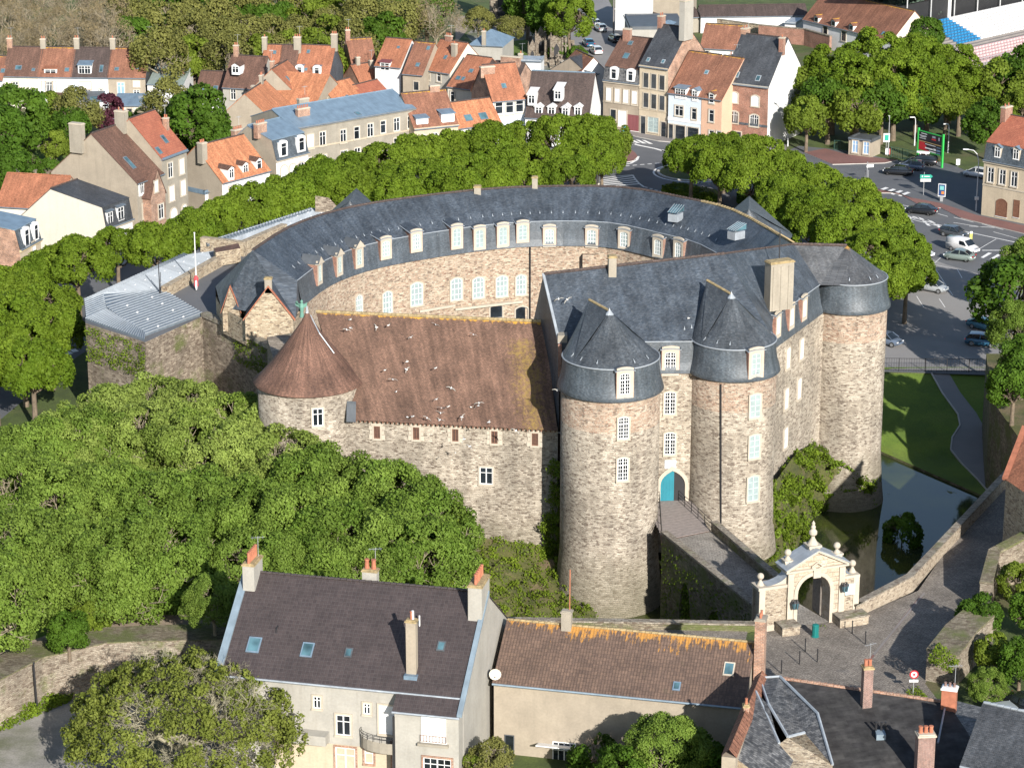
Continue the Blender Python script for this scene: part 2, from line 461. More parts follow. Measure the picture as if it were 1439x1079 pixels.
M['slate_lich'] = m_roof('castle_slate_lichen_ridge', (.052,.057,.064), (.085,.088,.094), ridge=1.7, paleness=0.25, **SL)
M['slate_tower'] = m_roof('tower_slate', (.040,.049,.059), (.074,.083,.093), spots=0.0, **SL)
M['slate_mans'] = m_roof('mansard_slate', (.044,.059,.074), (.084,.100,.116), paleness=0.7, bw=0.22, bh=0.12, rough=0.5, patch=0.35, joint=0.3, spec=0.6)
M['slate_house'] = m_roof('house_slate', (.040,.045,.052), (.062,.066,.074), ridge=0.0, spots=0.25, **SL)
M['slate_old'] = m_roof('old_grey_slate', (.05,.052,.056), (.15,.15,.15), bw=0.3, bh=0.2, rough=0.6, patch=0.3, joint=0.9)
M['tile_hall'] = m_roof('hall_plain_tile', (.112,.066,.047), (.170,.098,.068), bw=0.20, bh=0.13, rough=0.85, patch=0.35, ridge=0.9, u_band=(20.3, 3.0, 1.2, 15.5), lcol=(.50,.27,.03), joint=0.5, streak=0.25)
M['tile_cone'] = m_roof('cone_plain_tile', (.108,.060,.044), (.17,.092,.064), bw=0.20, bh=0.13, rough=0.85, patch=0.4, joint=0.5, streak=0.3)
M['tile_orange'] = m_roof('orange_plain_tile', (.26,.10,.055), (.35,.145,.08), bw=0.22, bh=0.15, rough=0.85, patch=0.28, joint=0.35, dark=(.08,.04,.02), spots=0.1)
M['tile_orange2'] = m_roof('bright_orange_tile', (.36,.14,.07), (.44,.19,.095), bw=0.24, bh=0.2, rough=0.85, patch=0.2, joint=0.35, dark=(.1,.04,.02))
M['tile_rust'] = m_roof('rust_brown_tile', (.18,.08,.052), (.25,.115,.07), bw=0.22, bh=0.15, rough=0.85, patch=0.3, joint=0.35, dark=(.05,.03,.02), ridge=0.8)
M['tile_brown'] = m_roof('brown_plain_tile', (.10,.055,.040), (.145,.078,.056), bw=0.22, bh=0.15, rough=0.85, patch=0.22, joint=0.4)
M['tile_dark'] = m_roof('dark_brown_tile', (.055,.040,.036), (.085,.06,.052), bw=0.22, bh=0.15, rough=0.8, patch=0.2, joint=0.4)
M['tile_black'] = m_pantile('dark_concrete_tile', (.036,.027,.027), (.050,.038,.037), patch=0.2, tw=0.3, th=0.34, rough=0.6, jc=(.11,.10,.10), wave=0.12)
M['tile_lichen'] = m_pantile('old_brown_pantile', (.085,.055,.042), (.125,.080,.058), ridge=3.0, spots=0.3, patch=0.25, lcol=(.40,.19,.035), moss=0.3)
M['tile_red'] = m_pantile('red_pantile', (.28,.085,.05), (.35,.12,.068), patch=0.2)
M['zinc'] = m_zinc('zinc', (.135,.165,.195), metal=0.1)
M['zinc_blue'] = m_zinc('blue_zinc', (.155,.22,.285), metal=0.1)
M['zinc_green'] = m_zinc('green_grey_zinc', (.24,.29,.275), metal=0.1)
M['lead'] = m_zinc('lead', (.30,.33,.36), 0.4, metal=0.1)
M['gutter_blue'] = m_zinc('blue_gutter', (.19,.245,.29), 0.5, metal=0.1)
M['grey_cap'] = m_zinc('dark_grey_metal', (.10,.11,.12), 0.5, metal=0.3)
M['white'] = m_plain('white_paint', (.68,.68,.67), 0.5, var=0.06)
M['teal_pale'] = m_plain('pale_teal_paint', (.42,.49,.47), 0.5, var=0.1)
M['teal_glass'] = m_plain('curtained_glass', (.27,.33,.33), 0.2, var=0.2, scale=1.5)
M['teal_door'] = m_plain('teal_door_paint', (.015,.17,.22), 0.5, var=0.1)
M['blue_shut'] = m_plain('blue_shutter_paint', (.20,.33,.50), 0.5)
M['brown_wood'] = m_plain('brown_wood', (.16,.075,.045), 0.7, var=0.3, scale=4)
M['red_garage'] = m_plain('wine_red_paint', (.17,.055,.06), 0.6, var=0.1)
M['glass'] = m_glass('dark_glass')
M['glass_sky'] = m_glass('roof_light_glass', (.05,.10,.12), 0.05)
M['iron'] = m_plain('black_iron', (.02,.02,.022), 0.5, var=0.2)
M['steel'] = m_plain('galvanised_steel', (.42,.43,.44), 0.45, 0.4)
M['lampgrey'] = m_plain('pale_grey_post_paint', (.55,.56,.56), 0.5)
M['cream'] = m_render('cream_render', (.60,.55,.46), 0.06, 0.15)
M['white_r'] = m_render('white_render', (.62,.62,.61), 0.06, 0.15)
M['blue_r'] = m_render('pale_blue_render', (.50,.56,.61), 0.06, 0.12)
M['grey_r'] = m_render('grey_render', (.27,.245,.20), 0.18, 0.4)
M['grey_l'] = m_render('light_grey_render', (.33,.315,.28), 0.14, 0.3)
M['beige_r'] = m_render('beige_cement_render', (.31,.265,.205), 0.16, 0.3)
M['peach_r'] = m_render('peach_render', (.55,.35,.24), 0.06, 0.12)
M['stone_r'] = m_render('carved_stone_front', (.44,.37,.27), 0.14, 0.35)
M['brown_r'] = m_render('weathered_stone_front', (.28,.235,.18), 0.18, 0.45)
M['ochre_r'] = m_render('ochre_stone', (.50,.40,.24), 0.1, 0.35)
M['pink_r'] = m_render('dusty_red_render', (.38,.15,.14), 0.05, 0.1)
M['brick'] = m_brick('red_brick', (.30,.12,.075), (.22,.085,.055), (.32,.27,.22))
M['brick_old'] = m_brick('old_mixed_brick', (.36,.19,.12), (.24,.13,.09), (.38,.33,.27), 0.3, 0.12, 0.45)
M['brick_dark'] = m_brick('dark_chimney_brick', (.22,.10,.075), (.15,.07,.055), (.34,.29,.26))
M['terracotta'] = m_plain('terracotta', (.34,.125,.07), 0.8, var=0.3, scale=2)
M['chim'] = m_render('sooty_cement', (.29,.26,.21), 0.2, 0.5)
M['lichcap'] = m_plain('lichen_covered_mortar', (.30,.23,.12), 0.95, var=0.45, scale=3)
M['asphalt'] = m_ground('asphalt', [(.112,.116,.124), (.094,.098,.106), (.132,.134,.138)], 0.12, 18.0, 0.85, 0.1, 0.12)
M['asphalt_pale'] = m_ground('worn_asphalt', [(.225,.215,.21), (.195,.188,.186), (.245,.235,.225)], 0.12, 18.0, 0.85, 0.1, 0.12)
M['asphalt_red'] = m_ground('red_paving', [(.20,.095,.08), (.165,.08,.07)], 0.3, 14.0, 0.9, 0.1, 0.15)
M['pavement'] = m_ground('pavement', [(.22,.20,.19), (.18,.165,.155)], 0.3, 10.0, 0.9, 0.1, 0.12)
M['roadpaint'] = m_plain('road_marking_paint', (.72,.71,.69), 0.7, var=0.15, scale=3)
M['kerbstone'] = m_plain('kerb_stone', (.42,.40,.37), 0.8, var=0.15)
M['cobble'] = m_cobble('street_cobble', (.27,.24,.205), (.185,.16,.135), (.095,.082,.07))
M['deck'] = m_cobble('bridge_paving', (.27,.25,.22), (.22,.20,.175), (.15,.135,.12), 0.5, 0.3)
M['grass'] = m_ground('lawn_grass', [(.105,.165,.016), (.075,.125,.014), (.14,.185,.025)], 0.22, 10.0, 0.95, 0.5, 0.35)
M['rough_grass'] = m_ground('rough_grass', [(.07,.10,.02), (.045,.065,.015), (.10,.09,.04)], 0.3, 5.0, 0.95, 0.5, 0.35)
M['earth'] = m_ground('earth_path', [(.30,.24,.18), (.24,.19,.14)], 0.4, 7.0, 0.95, 0.3, 0.2)
M['gravel'] = m_ground('old_concrete_yard', [(.30,.28,.25), (.20,.19,.17), (.10,.11,.06)], 0.25, 6.0, 0.95, 0.3, 0.25)
M['scrub'] = m_ground('mossy_bank', [(.085,.085,.022), (.055,.062,.018), (.15,.11,.06)], 0.5, 5.0, 0.95, 0.8, 0.4)
M['bark'] = m_ground('bark', [(.17,.13,.09), (.11,.085,.06)], 1.2, 9.0, 0.95, 0.4, 0.3)
M['bark_pale'] = m_ground('pale_bark', [(.27,.23,.16), (.19,.16,.11)], 1.2, 9.0, 0.95, 0.4, 0.3)
M['leaf_plane'] = m_leaf('plane_leaf', (.080,.138,.010), (.165,.232,.022))
M['leaf_broad'] = m_leaf('sycamore_leaf', (.070,.132,.014), (.205,.285,.052), 0.33, 0.6, 0.14)
M['leaf_pale'] = m_leaf('pale_spring_leaf', (.12,.185,.024), (.27,.335,.08), 0.33, 0.6, 0.14)
M['leaf_dark'] = m_leaf('dark_leaf', (.045,.10,.010), (.09,.16,.018))
M['leaf_lime'] = m_leaf('lime_leaf', (.095,.14,.014), (.165,.22,.028))
M['leaf_bronze'] = m_leaf('bronze_leaf', (.12,.125,.035), (.19,.19,.05), 0.25)
M['leaf_twig'] = m_leaf('bare_twig_haze', (.19,.15,.085), (.27,.215,.12), 0.15)
M['leaf_purple'] = m_leaf('purple_leaf', (.055,.018,.028), (.10,.03,.045), 0.25)
M['leaf_cedar'] = m_leaf('blue_cedar_needle', (.065,.10,.075), (.13,.17,.14), 0.15)
M['ivy'] = m_leaf('ivy_leaf', (.075,.125,.012), (.16,.22,.02), 0.25)
def _water():
    t = NT('moat_water', 0.07); t.b.inputs['Specular IOR Level'].default_value = .3; p = t.obj()
    c = t.mix(t.ramp(t.noise(p, 0.10, 4), 0.42, 0.6), (.016,.024,.014), (.05,.06,.016))
    weed = t.noise(t.map(p, (1.0, 0.5, 1)), 0.55, 5, 0.7)
    wf = t.ramp(weed, 0.66, 0.70, 0, 0.7)
    c = t.mix(wf, c, (.12,.13,.03))
    t.col(c); t.set(t.b.inputs['Roughness'], t.ramp(weed, 0.66, 0.70, 0.05, 0.6))
    t.bump(t.noise(p, 1.6, 3), 0.08, 0.02)
    return t.mat
M['water'] = _water()
# ------------------------------------------------------------ survey of the moat and levels
def on_wall(px, py, p0, p1):
    d = _ray(px, py); ex, ey = p1[0] - p0[0], p1[1] - p0[1]
    nx, ny = -ey, ex
    t = (nx * p0[0] + ny * p0[1]) / (nx * d.x + ny * d.y)
    return Vector((d.x * t, d.y * t, CAM_H + d.z * t))
def on_cyl(px, py, c, r):
    d = _ray(px, py)
    a = d.x**2 + d.y**2; b = -2 * (d.x * c[0] + d.y * c[1]); cc = c[0]**2 + c[1]**2 - r * r
    t = (-b - math.sqrt(max(b * b - 4 * a * cc, 0))) / (2 * a)
    return Vector((d.x * t, d.y * t, CAM_H + d.z * t))
def inpoly(x, y, P):
    c = False; j = len(P) - 1
    for i in range(len(P)):
        if (P[i][1] > y) != (P[j][1] > y) and x < (P[j][0] - P[i][0]) * (y - P[i][1]) / (P[j][1] - P[i][1]) + P[i][0]: c = not c
        j = i
    return c

PAR_R = [W(1203, 850, 5.3), W(1283, 808, 5.3), W(1353, 734, 5.3), W(1452, 628, 5.3), W(1540, 560, 5.3)]      # right-hand parapet crest
GATE_A = W(1066, 889, 4); GATE_B = W(1206, 868, 4)                                              # feet of the gate
WE1 = W(1240, 638, -4); WE2 = W(1387, 702, -4)                                                  # waterline of the lawn
MOAT = [(-12, 208.5), (8, 208.0), (GATE_A.x - 0.5, GATE_A.y + 1.6), (GATE_B.x, GATE_B.y + 1.6)] + [(p.x - 0.5, p.y + 0.2) for p in PAR_R[:3]] + [(WE2.x, WE2.y), (WE1.x, WE1.y), (34, 276), (20, 262), (10, 242), (-12, 238)]
UPPER = [(19.5, 120), (19.5, 203.0), (-12, 203.0), (-12, 208.3), (8, 207.8), (GATE_A.x - 0.5, GATE_A.y + 1.2), (GATE_B.x, GATE_B.y + 1.2)] + [(p.x, p.y) for p in PAR_R] + [(260, 300), (260, 120)]
RAMP = [W(-60, 985, 4.2), W(0, 957, 4.2), W(60, 926, 4.2), W(150, 905, 4.2), W(215, 903, 4.2), W(330, 900, 4.2)]           # crest of the rampart, bottom left
GARDEN = [(p.x, p.y + 2.2) for p in RAMP] + [(-12, RAMP[-1].y + 2.2), (-12, 240), (-24, 246), (-48, 262), (-90, 250), (-140, 230), (-140, 190)]
def lawn_z(x, y):
    return -3.85 * min(1.0, max(0.0, (291 - y) / 19.0))
def ground_z(x, y):
    if inpoly(x, y, MOAT): return -5.5
    if inpoly(x, y, UPPER): return 4.0
    if inpoly(x, y, GARDEN): return 3.6 if y < 222 else max(0.0, 3.6 - (y - 222) * 0.14)
    if 28 < x < 64 and 250 < y < 290: return -5.5
    return 0.0
def terrain():
    xs = [-700, -500, -350, -250, -180, -130] + [-100 + 1.6 * i for i in range(126)] + [130, 180, 250, 350, 500, 700]
    ys = [-60, 60, 120, 150, 170] + [180 + 1.6 * i for i in range(82)] + [330, 380, 450, 550, 700, 1000, 1500, 2200]
    vs = [(x, y, ground_z(x, y)) for y in ys for x in xs]
    nx = len(xs)
    fs = []; mi = []
    for j in range(len(ys) - 1):
        for i in range(nx - 1):
            fs.append((j*nx+i, j*nx+i+1, (j+1)*nx+i+1, (j+1)*nx+i))
            cx, cy = (xs[i]+xs[i+1])/2, (ys[j]+ys[j+1])/2
            m = 0
            if inpoly(cx, cy, MOAT): m = 1
            elif inpoly(cx, cy, UPPER): m = 2
            elif inpoly(cx, cy, GARDEN): m = 3
            elif cy < 205 and cx < -10: m = 4
            mi.append(m)
    me = bpy.data.meshes.new('ground')
    me.from_pydata(vs, [], fs)
    for k in ('rough_grass', 'scrub', 'rough_grass', 'grass', 'gravel'): me.materials.append(M[k])
    me.polygons.foreach_set('material_index', mi)
    me.update()
    return kind(link('ground', me), 'structure')
terrain()

def sheet(name, pix, z, mat, layer=1, world=False, k='structure'):
    pts = [Vector((p[0], p[1], z)) for p in pix] if world else [W(p[0], p[1], z) for p in pix]
    bm = bmesh.new()
    vs = [bm.verts.new((p.x, p.y, z + 0.004 * layer)) for p in pts]
    bm.faces.new(vs)
    bmesh.ops.triangulate(bm, faces=bm.faces[:])
    me = bpy.data.meshes.new(name)
    uvl = bm.loops.layers.uv.new('UVMap')
    for f in bm.faces:
        f.normal_update()
        if f.normal.z < 0: f.normal_flip()
        for l in f.loops: l[uvl].uv = (l.vert.co.x, l.vert.co.y)
    bm.to_mesh(me); bm.free(); me.materials.append(mat)
    return kind(link(name, me), k)
def raised(name, pix, z, h, mat, kerb=None):
    """pavement with a real kerb step"""
    pts = [W(p[0], p[1], z) for p in pix]
    b = MB(); b.prism([(p.x, p.y) for p in pts], z - 0.3, z + h, 1, 0)
    return kind(b.build(name, [mat, kerb or M['kerbstone']]), 'structure')

# water
wb_ = MB(); wb_.face([(-14, 200, -4), (70, 200, -4), (70, 280, -4), (-14, 280, -4)])
kind(wb_.build('water', M['water']), 'structure')

# ------------------------------------------------------------ roads on the far side, lawn path, gate square
sheet('road', [(-60, 640), (-200, 480), (60, 380), (430, 250), (700, 200), (868, 158), (905, 95), (860, 60), (815, 20), (850, 6), (920, 60), (960, 175), (1120, 205), (1300, 222), (1700, 330), (1700, 560), (1420, 528), (1232, 522), (1180, 470), (1000, 330), (600, 300), (300, 390), (110, 500), (60, 540)], 0, M['asphalt'], 1)
sheet('parking_area', [(1175, 352), (1262, 345), (1330, 372), (1500, 420), (1500, 520), (1400, 521), (1232, 521), (1180, 470), (1120, 420)], 0, M['asphalt_pale'], 2)
def lawn():
    b = MB(); n = 14
    a0, a1 = WE1 + (WE1-WE2)*.6, WE2 + (WE2-WE1)*.8
    for i in range(20):
        for j in range(n):
            q = []
            for di, dj in ((0,0),(1,0),(1,1),(0,1)):
                u, v = (i+di)/20, (j+dj)/n; p = a0.lerp(a1, u); x = p.x + (min(66, 30 + 36*u) - p.x)*v; y = p.y + (292.5 - p.y)*v
                q.append((x, y, lawn_z(x, y) + .02 if v > 0 else -3.75))
            b.face(q, 0, None, True)
        p, q_ = a0.lerp(a1, i/20), a0.lerp(a1, (i+1)/20); b.face([(p.x, p.y, -5), (q_.x, q_.y, -5), (q_.x, q_.y, -3.75), (p.x, p.y, -3.75)], 1)
    kind(b.build('lawn', [M['grass'], M['stone_moss_shade']]), 'structure')
lawn()
def lawn_path():
    L = [(1313, 525), (1330, 555), (1362, 603), (1384, 640)]
    # left and right edges of the path, surveyed on the slope
    le = [(1309, 525), (1324, 552), (1346, 582), (1349, 598), (1338, 615), (1336, 632), (1352, 652), (1372, 672), (1388, 690)]
    re = [(1334, 525), (1350, 552), (1372, 580), (1383, 600), (1380, 615), (1384, 632), (1400, 650), (1415, 665), (1430, 680)]
    def dn(px, py):
        z = -2.0
        for _ in range(12): p = W(px, py, z); z = lawn_z(p.x, p.y)
        return W(px, py, z + 0.03)
    A = [dn(*p) for p in le]; B = [dn(*p) for p in re]
    b = MB()
    for i in range(len(A) - 1): b.face([A[i], B[i], B[i+1], A[i+1]])
    kind(b.build('path', M['asphalt_pale']), 'structure')
    e = MB()
    for i in range(len(A) - 1):
        e.obox((A[i] + A[i+1]) / 2 + Vector((0, 0, 0.02)), (A[i+1] - A[i]) / 2, ((B[i] - A[i]).normalized()) * 0.08, (0, 0, 0.09))
    kind(e.build('path_edging', M['kerbstone']), 'structure')
lawn_path()
sheet('gate_square', [(1060, 1000), (1066, 888), (1205, 866), (1290, 830), (1356, 735), (1455, 628), (1600, 640), (1430, 760), (1385, 830), (1300, 960), (1400, 1090), (1060, 1090)], 4, M['cobble'], 2)
sheet('cobble_drain_strip', [(1222, 925), (1226, 925), (1297, 838), (1292, 838)], 4, M['asphalt_red'], 3)
sheet('cobble_drain_strip', [(1226.5, 919), (1229, 921), (1300, 834), (1298, 832)], 4, M['pavement'], 4)
sheet('promenade', [(-80, 985), (0, 948), (60, 915), (120, 895), (200, 893), (345, 893), (345, 864), (190, 864), (120, 872), (30, 905), (-80, 950)], 3.6, M['earth'], 1)
sheet('lane', [(-12, 203.2), (19.5, 203.2), (20, 206), (8, 207.6), (-12, 208.2)], 4, M['cobble'], 2, world=True)
# road markings
def mark(name, quads, z=0, layer=3):
    for q in quads: sheet(name, q, z, M['roadpaint'], layer)
def line(p, q, w=0.14, z=0, layer=3, name='road_marking'):
    a = W(p[0], p[1], z); c = W(q[0], q[1], z); d = (c - a).normalized(); n = Vector((-d.y, d.x, 0)) * w / 2
    b = MB(); h = Vector((0, 0, 0.004 * layer)); b.face([a - n + h, c - n + h, c + n + h, a + n + h])
    return kind(b.build(name, M['roadpaint']), 'structure')
raised('traffic_island', [(1196, 256), (1222, 256), (1227, 265), (1282, 279), (1320, 286), (1372, 303), (1439, 318), (1500, 330), (1500, 345), (1439, 329), (1350, 307), (1322, 293), (1295, 291), (1262, 272), (1215, 272)], 0, 0.1, M['asphalt_red'])
raised('pavement', [(1130, 215), (1160, 210), (1190, 218), (1243, 224), (1262, 226), (1243, 230), (1170, 232)], 0, 0.12, M['asphalt_red'])
sheet('park_ground', [(1100, 215), (1130, 202), (1200, 214), (1262, 226), (1330, 228), (1380, 250), (1390, 232), (1500, 250), (1500, 120), (1100, 120)], 0, M['rough_grass'], 2)
for i in range(4):
    x = 1231 + i * 10.2; y = 267 + i * 2.2
    mark('crossing_stripe', [[(x, y + 1.4), (x + 4.6, y + 2.6), (x + 18, y - 2.6), (x + 13.5, y - 3.8)]])
line((1229, 279.5), (1257, 286.5)); line((1265, 287.5), (1288, 293)); line((1318, 300.5), (1332, 304.5))
line((1340, 305.5), (1368, 312.5)); line((1364, 306), (1396, 315)); line((1362, 318), (1398, 320), 0.2)
line((1380, 315), (1410, 323)); line((1340, 313), (1378, 319)); line((1396, 326), (1439, 338), 0.12)
line((1243, 294.5), (1340, 322), 0.22); line((1340, 322), (1480, 352), 0.22); line((1268, 305), (1318, 318), 0.16)
mark('road_marking', [[(1275, 307), (1283, 304), (1290, 306), (1286, 308), (1281, 306.5), (1280, 309), (1284, 313), (1279, 312)], [(1290, 305), (1297, 307.5), (1308, 318), (1303, 317)], [(1303, 309), (1310, 311), (1325, 320.5), (1319, 320)], [(1327, 315), (1334, 317), (1341, 323), (1336, 323)]])
mark('crossing_stripe', [[(x, 362 + (x-1378)*0.16), (x + 4, 362.8 + (x-1378)*0.16), (x + 16, 356 + (x-1378)*0.18), (x + 11, 355 + (x-1378)*0.18)] for x in (1378, 1391, 1405, 1419)])
line((1307, 366), (1330, 402), 0.1); line((1330, 402), (1339, 415), 0.1); line((1312, 372), (1360, 381), 0.08); line((1345, 378), (1352, 391), 0.09); line((1322, 362), (1311, 372), 0.08)
line((1288, 416), (1298, 432), 0.09); line((1320, 420), (1328, 432), 0.09); line((1376, 350), (1400, 336), 0.1); line((1380, 352), (1412, 352), 0.3)
# roundabout and its splitter islands
def arc(pts, w, name='road_marking', z=0, layer=3):
    P = [W(p[0], p[1], z) for p in pts]; b = MB()
    for i in range(len(P) - 1):
        d = (P[i+1] - P[i]).normalized(); n = Vector((-d.y, d.x, 0)) * w / 2; h = Vector((0, 0, 0.004 * layer))
        b.face([P[i] - n + h, P[i+1] - n + h, P[i+1] + n + h, P[i] + n + h])
    return kind(b.build(name, M['roadpaint']), 'structure')
RB = W(975, 243, 0); 
rb = MB(); rb.lathe(RB.x, RB.y, [(5.6, 0.0), (5.6, 0.16), (5.2, 0.17)], 32, 0, cap=False); rb.lathe(RB.x, RB.y, [(5.2, 0.17), (3, 0.4), (0, 0.5)], 32, 1, cap=False)
kind(rb.build('roundabout_island', [M['kerbstone'], M['rough_grass']]), 'structure')
rr = MB()
for a in range(40):
    t0, t1 = R(a * 9), R(a * 9 + 9.2)
    rr.face([(RB.x + r_*math.cos(t_), RB.y + r_*math.sin(t_), 0.012) for r_, t_ in ((5.95, t0), (6.25, t0), (6.25, t1), (5.95, t1))])
kind(rr.build('roundabout_edge_line', M['roadpaint']), 'structure')
arc([(884, 201), (900, 205), (920, 209), (934, 213), (941, 219), (942, 226)], 0.5)
arc([(878, 199), (892, 203)], 0.8)
mark('crossing_stripe', [[(x, 196 + i*0.5), (x + 5, 196.6 + i*0.5), (x + 16, 201.5 + i * .6), (x + 10, 201.2 + i*.6)] for i, x in enumerate((884, 893, 902))])
mark('road_marking', [[(927, 210), (945, 213), (941, 226), (938, 226), (941, 215), (931, 213)]])
for i in range(7): line((868 + i * 10.5, 234.5 - i * 0.9), (874 + i * 10.5, 234 - i * 0.9), 0.3)
arc([(865, 236), (874, 232), (886, 230), (895, 225), (897, 220)], 0.4)
raised('pavement', [(868, 195), (878, 205), (893, 216), (896, 221), (890, 227), (868, 231), (840, 230), (840, 195)], 0, 0.12, M['asphalt_red'])
raised('pavement', [(868, 178), (898, 186), (935, 190), (950, 196), (1000, 198), (1105, 204), (1105, 212), (1010, 206), (958, 202), (925, 199), (895, 193), (870, 187)], 0, 0.12, M['pavement'])
for i in range(5):
    mark('road_marking', [[(843 + i*0.6, 253.5 + i*2.1), (889 + i*2.2, 246.5 + i * 2.9), (889.6 + i*2.2, 247.6 + i*2.9), (843 + i*0.6, 254.6 + i*2.1)]])
arc([(889, 246), (892, 251), (898, 258), (905, 263)], 0.3); arc([(843, 251), (866, 248), (889, 246)], 0.3)
for i in range(4): line((906 + i * 7, 263 + i * 2), (910 + i * 7, 264 + i * 2), 0.3)
mark('crossing_stripe', [[(x, 498 - (x-84)*0.45), (x + 8, 496 - (x-84)*0.4), (x + 13, 499 - (x-84)*0.4), (x + 5, 501.5 - (x-84)*0.45)] for x in (82, 90, 98)])
# ------------------------------------------------------------ windows shared by castle and houses
def outline(w, h, arch, z0=0.0, n=7):
    """window outline seen from outside: x across, z up, bottom centre at origin"""
    pts = [(-w/2, z0), (w/2, z0)]
    if arch <= 0: return pts + [(w/2, h), (-w/2, h)]
    zs = h - arch
    R_ = (w*w/4 + arch*arch) / (2*arch); zc = h - R_
    a = math.asin(min(1.0, (w/2) / R_))
    if arch > w/2 - 1e-6: a = math.pi/2; R_ = w/2; zc = h - w/2
    for i in range(n + 1):
        t = a - 2*a*i/n
        pts.append((R_*math.sin(t), zc + R_*math.cos(t)))
    return pts
def ring(b, inner, outer, yf, yb, m=0, open_bottom=False):
    n = len(inner)
    for i in range(n):
        j = (i + 1) % n
        if open_bottom and i == 0: continue
        a, c, d, e = inner[i], inner[j], outer[j], outer[i]
        b.face([(e[0], yf, e[1]), (d[0], yf, d[1]), (c[0], yf, c[1]), (a[0], yf, a[1])], m)
        b.face([(a[0], yf, a[1]), (c[0], yf, c[1]), (c[0], yb, c[1]), (a[0], yb, a[1])], m)
        b.face([(e[0], yb, e[1]), (d[0], yb, d[1]), (d[0], yf, d[1]), (e[0], yf, e[1])], m)
_WC = {}
def _wmesh(style, w, h, arch, sm):
    key = (style, round(w, 2), round(h, 2), round(arch, 2), sm.name if sm else None)
    if key in _WC: return _WC[key]
    sw = 0.15 if sm else 0.0
    parts = []
    # surround: the window part itself
    b = MB()
    if sm:
        inn = outline(w, h, arch); outl = outline(w + 2*sw, h + sw, arch + (0.04 if arch else 0), -0.02)
        ring(b, inn, outl, -0.10, 0.02)
        b.box(-w/2 - sw, -0.17, -0.18, w/2 + sw, 0.02, -0.02)
        mats = [sm]
    else:
        b.box(-w/2 - 0.05, -0.10, -0.08, w/2 + 0.05, 0.02, 0.0); mats = [M['white'] if style not in ('dark',) else M['dress']]
    root = b.mesh('window', mats)
    st = dict(mullion=(3, 5, 'white', 'glass'), teal=(2, 4, 'teal_pale', 'teal_glass'), teal_white=(3, 4, 'white', 'teal_glass'), casement=(2, 2, 'white', 'glass'), single=(1, 2, 'white', 'glass'),
              shutter=(0, 0, 'white', 'white'), slats=(4, 0, 'brown_wood', 'iron'), cross=(2, 2, 'white', 'glass'), dark=(1, 0, 'grey_cap', 'glass'), blue=(2, 2, 'white', 'teal_glass'),
              door=(1, 0, 'brown_wood', 'brown_wood'), garage=(4, 0, 'red_garage', 'red_garage'), pdoor=(2, 2, 'white', 'blue_shut'), quad=(4, 2, 'white', 'glass'))[style]
    cols, rows, fm, pm = st
    f = MB(); t = 0.07
    inn = outline(w - 2*t, h - t, max(arch - 0.02, 0), t); outl = outline(w, h, arch)
    ring(f, inn, outl, -0.055, 0.0)
    if style == 'mullion':
        f.box(-0.05, -0.06, t, 0.05, -0.01, h - t - 0.02)
        for cx_ in (-w/4, w/4):
            f.box(cx_ - 0.02, -0.045, t, cx_ + 0.02, -0.01, h - t - (arch*0.4))
            for k in (-1, 1): f.box(cx_ + k*w/8*0 - 0.001, -0.03, t, cx_ + 0.001, -0.02, t + 0.01)
        for i in range(1, 6): f.box(-w/2 + t, -0.045, h*i/6 - 0.022, w/2 - t, -0.01, h*i/6 + 0.022)
        f.box(-w/2 + t, -0.06, h*0.68 - 0.05, w/2 - t, -0.01, h*0.68 + 0.05)
    elif cols:
        for i in range(1, cols):
            x = -w/2 + w*i/cols; q = 0.05 if i*2 == cols else 0.025
            f.box(x - q, -0.05, t, x + q, -0.01, h - t - (0 if i*2 == cols else arch*0.4))
        for i in range(1, rows):
            z = h*i/rows if rows != 2 else h*0.68
            f.box(-w/2 + t, -0.05, z - 0.03, w/2 - t, -0.01, z + 0.03)
    else:
        for i in range(1, 9): f.box(-w/2 + t, -0.045, h*i/9 - 0.008, w/2 - t, -0.02, h*i/9 + 0.008)
    parts.append(('frame', f.mesh('frame', M[fm])))
    p = MB(); o_ = outline(w - t, h - t*0.5, max(arch - 0.01, 0), t*0.5)
    p.face([(q[0], -0.015, q[1]) for q in o_])
    parts.append(('panel' if style in ('shutter', 'door', 'garage') else 'pane', p.mesh('pane', M[pm])))
    _WC[key] = (root, parts)
    return _WC[key]
def window(parent, P, n, w, h, style, arch=0.0, sm='dress', name='window', centre=True, label=None):
    """P on the wall in the parent's frame, n outward"""
    root, parts = _wmesh(style, w, h, arch, M[sm] if sm else None)
    o = link(name, root, parent, (P[0], P[1], P[2] - (h/2 if centre else 0)), math.atan2(n[0], -n[1]))
    for nm, me in parts: link(nm, me, o)
    if label: o['label'] = label
    return o
def local(P, root): return Vector(P) - root.location
def wall_n(p0, p1):
    """normal of a wall on the camera side"""
    n = Vector((p1[1]-p0[1], -(p1[0]-p0[0]), 0)).normalized()
    m = Vector(((p0[0]+p1[0])/2, (p0[1]+p1[1])/2, 0))
    return n if n.dot(-m) > 0 else -n
def loft(b, rows, m=0, smooth=False, v0=0.0, ms=None):
    """rows of equally many points; row 0 is the ridge (v = 0)"""
    n = len(rows[0]); rows = [[Vector(p) for p in r] for r in rows]
    u = [0.0]
    for i in range(1, n): u.append(u[-1] + (rows[0][i] - rows[0][i-1]).length)
    v = [[v0] * n]
    for k in range(1, len(rows)): v.append([v[-1][i] + (rows[k][i] - rows[k-1][i]).length for i in range(n)])
    for k in range(len(rows) - 1):
        for i in range(n - 1):
            b.face([rows[k+1][i], rows[k+1][i+1], rows[k][i+1], rows[k][i]], ms[k] if ms else m,
                   [(u[i], v[k+1][i]), (u[i+1], v[k+1][i+1]), (u[i+1], v[k][i+1]), (u[i], v[k][i])], smooth)

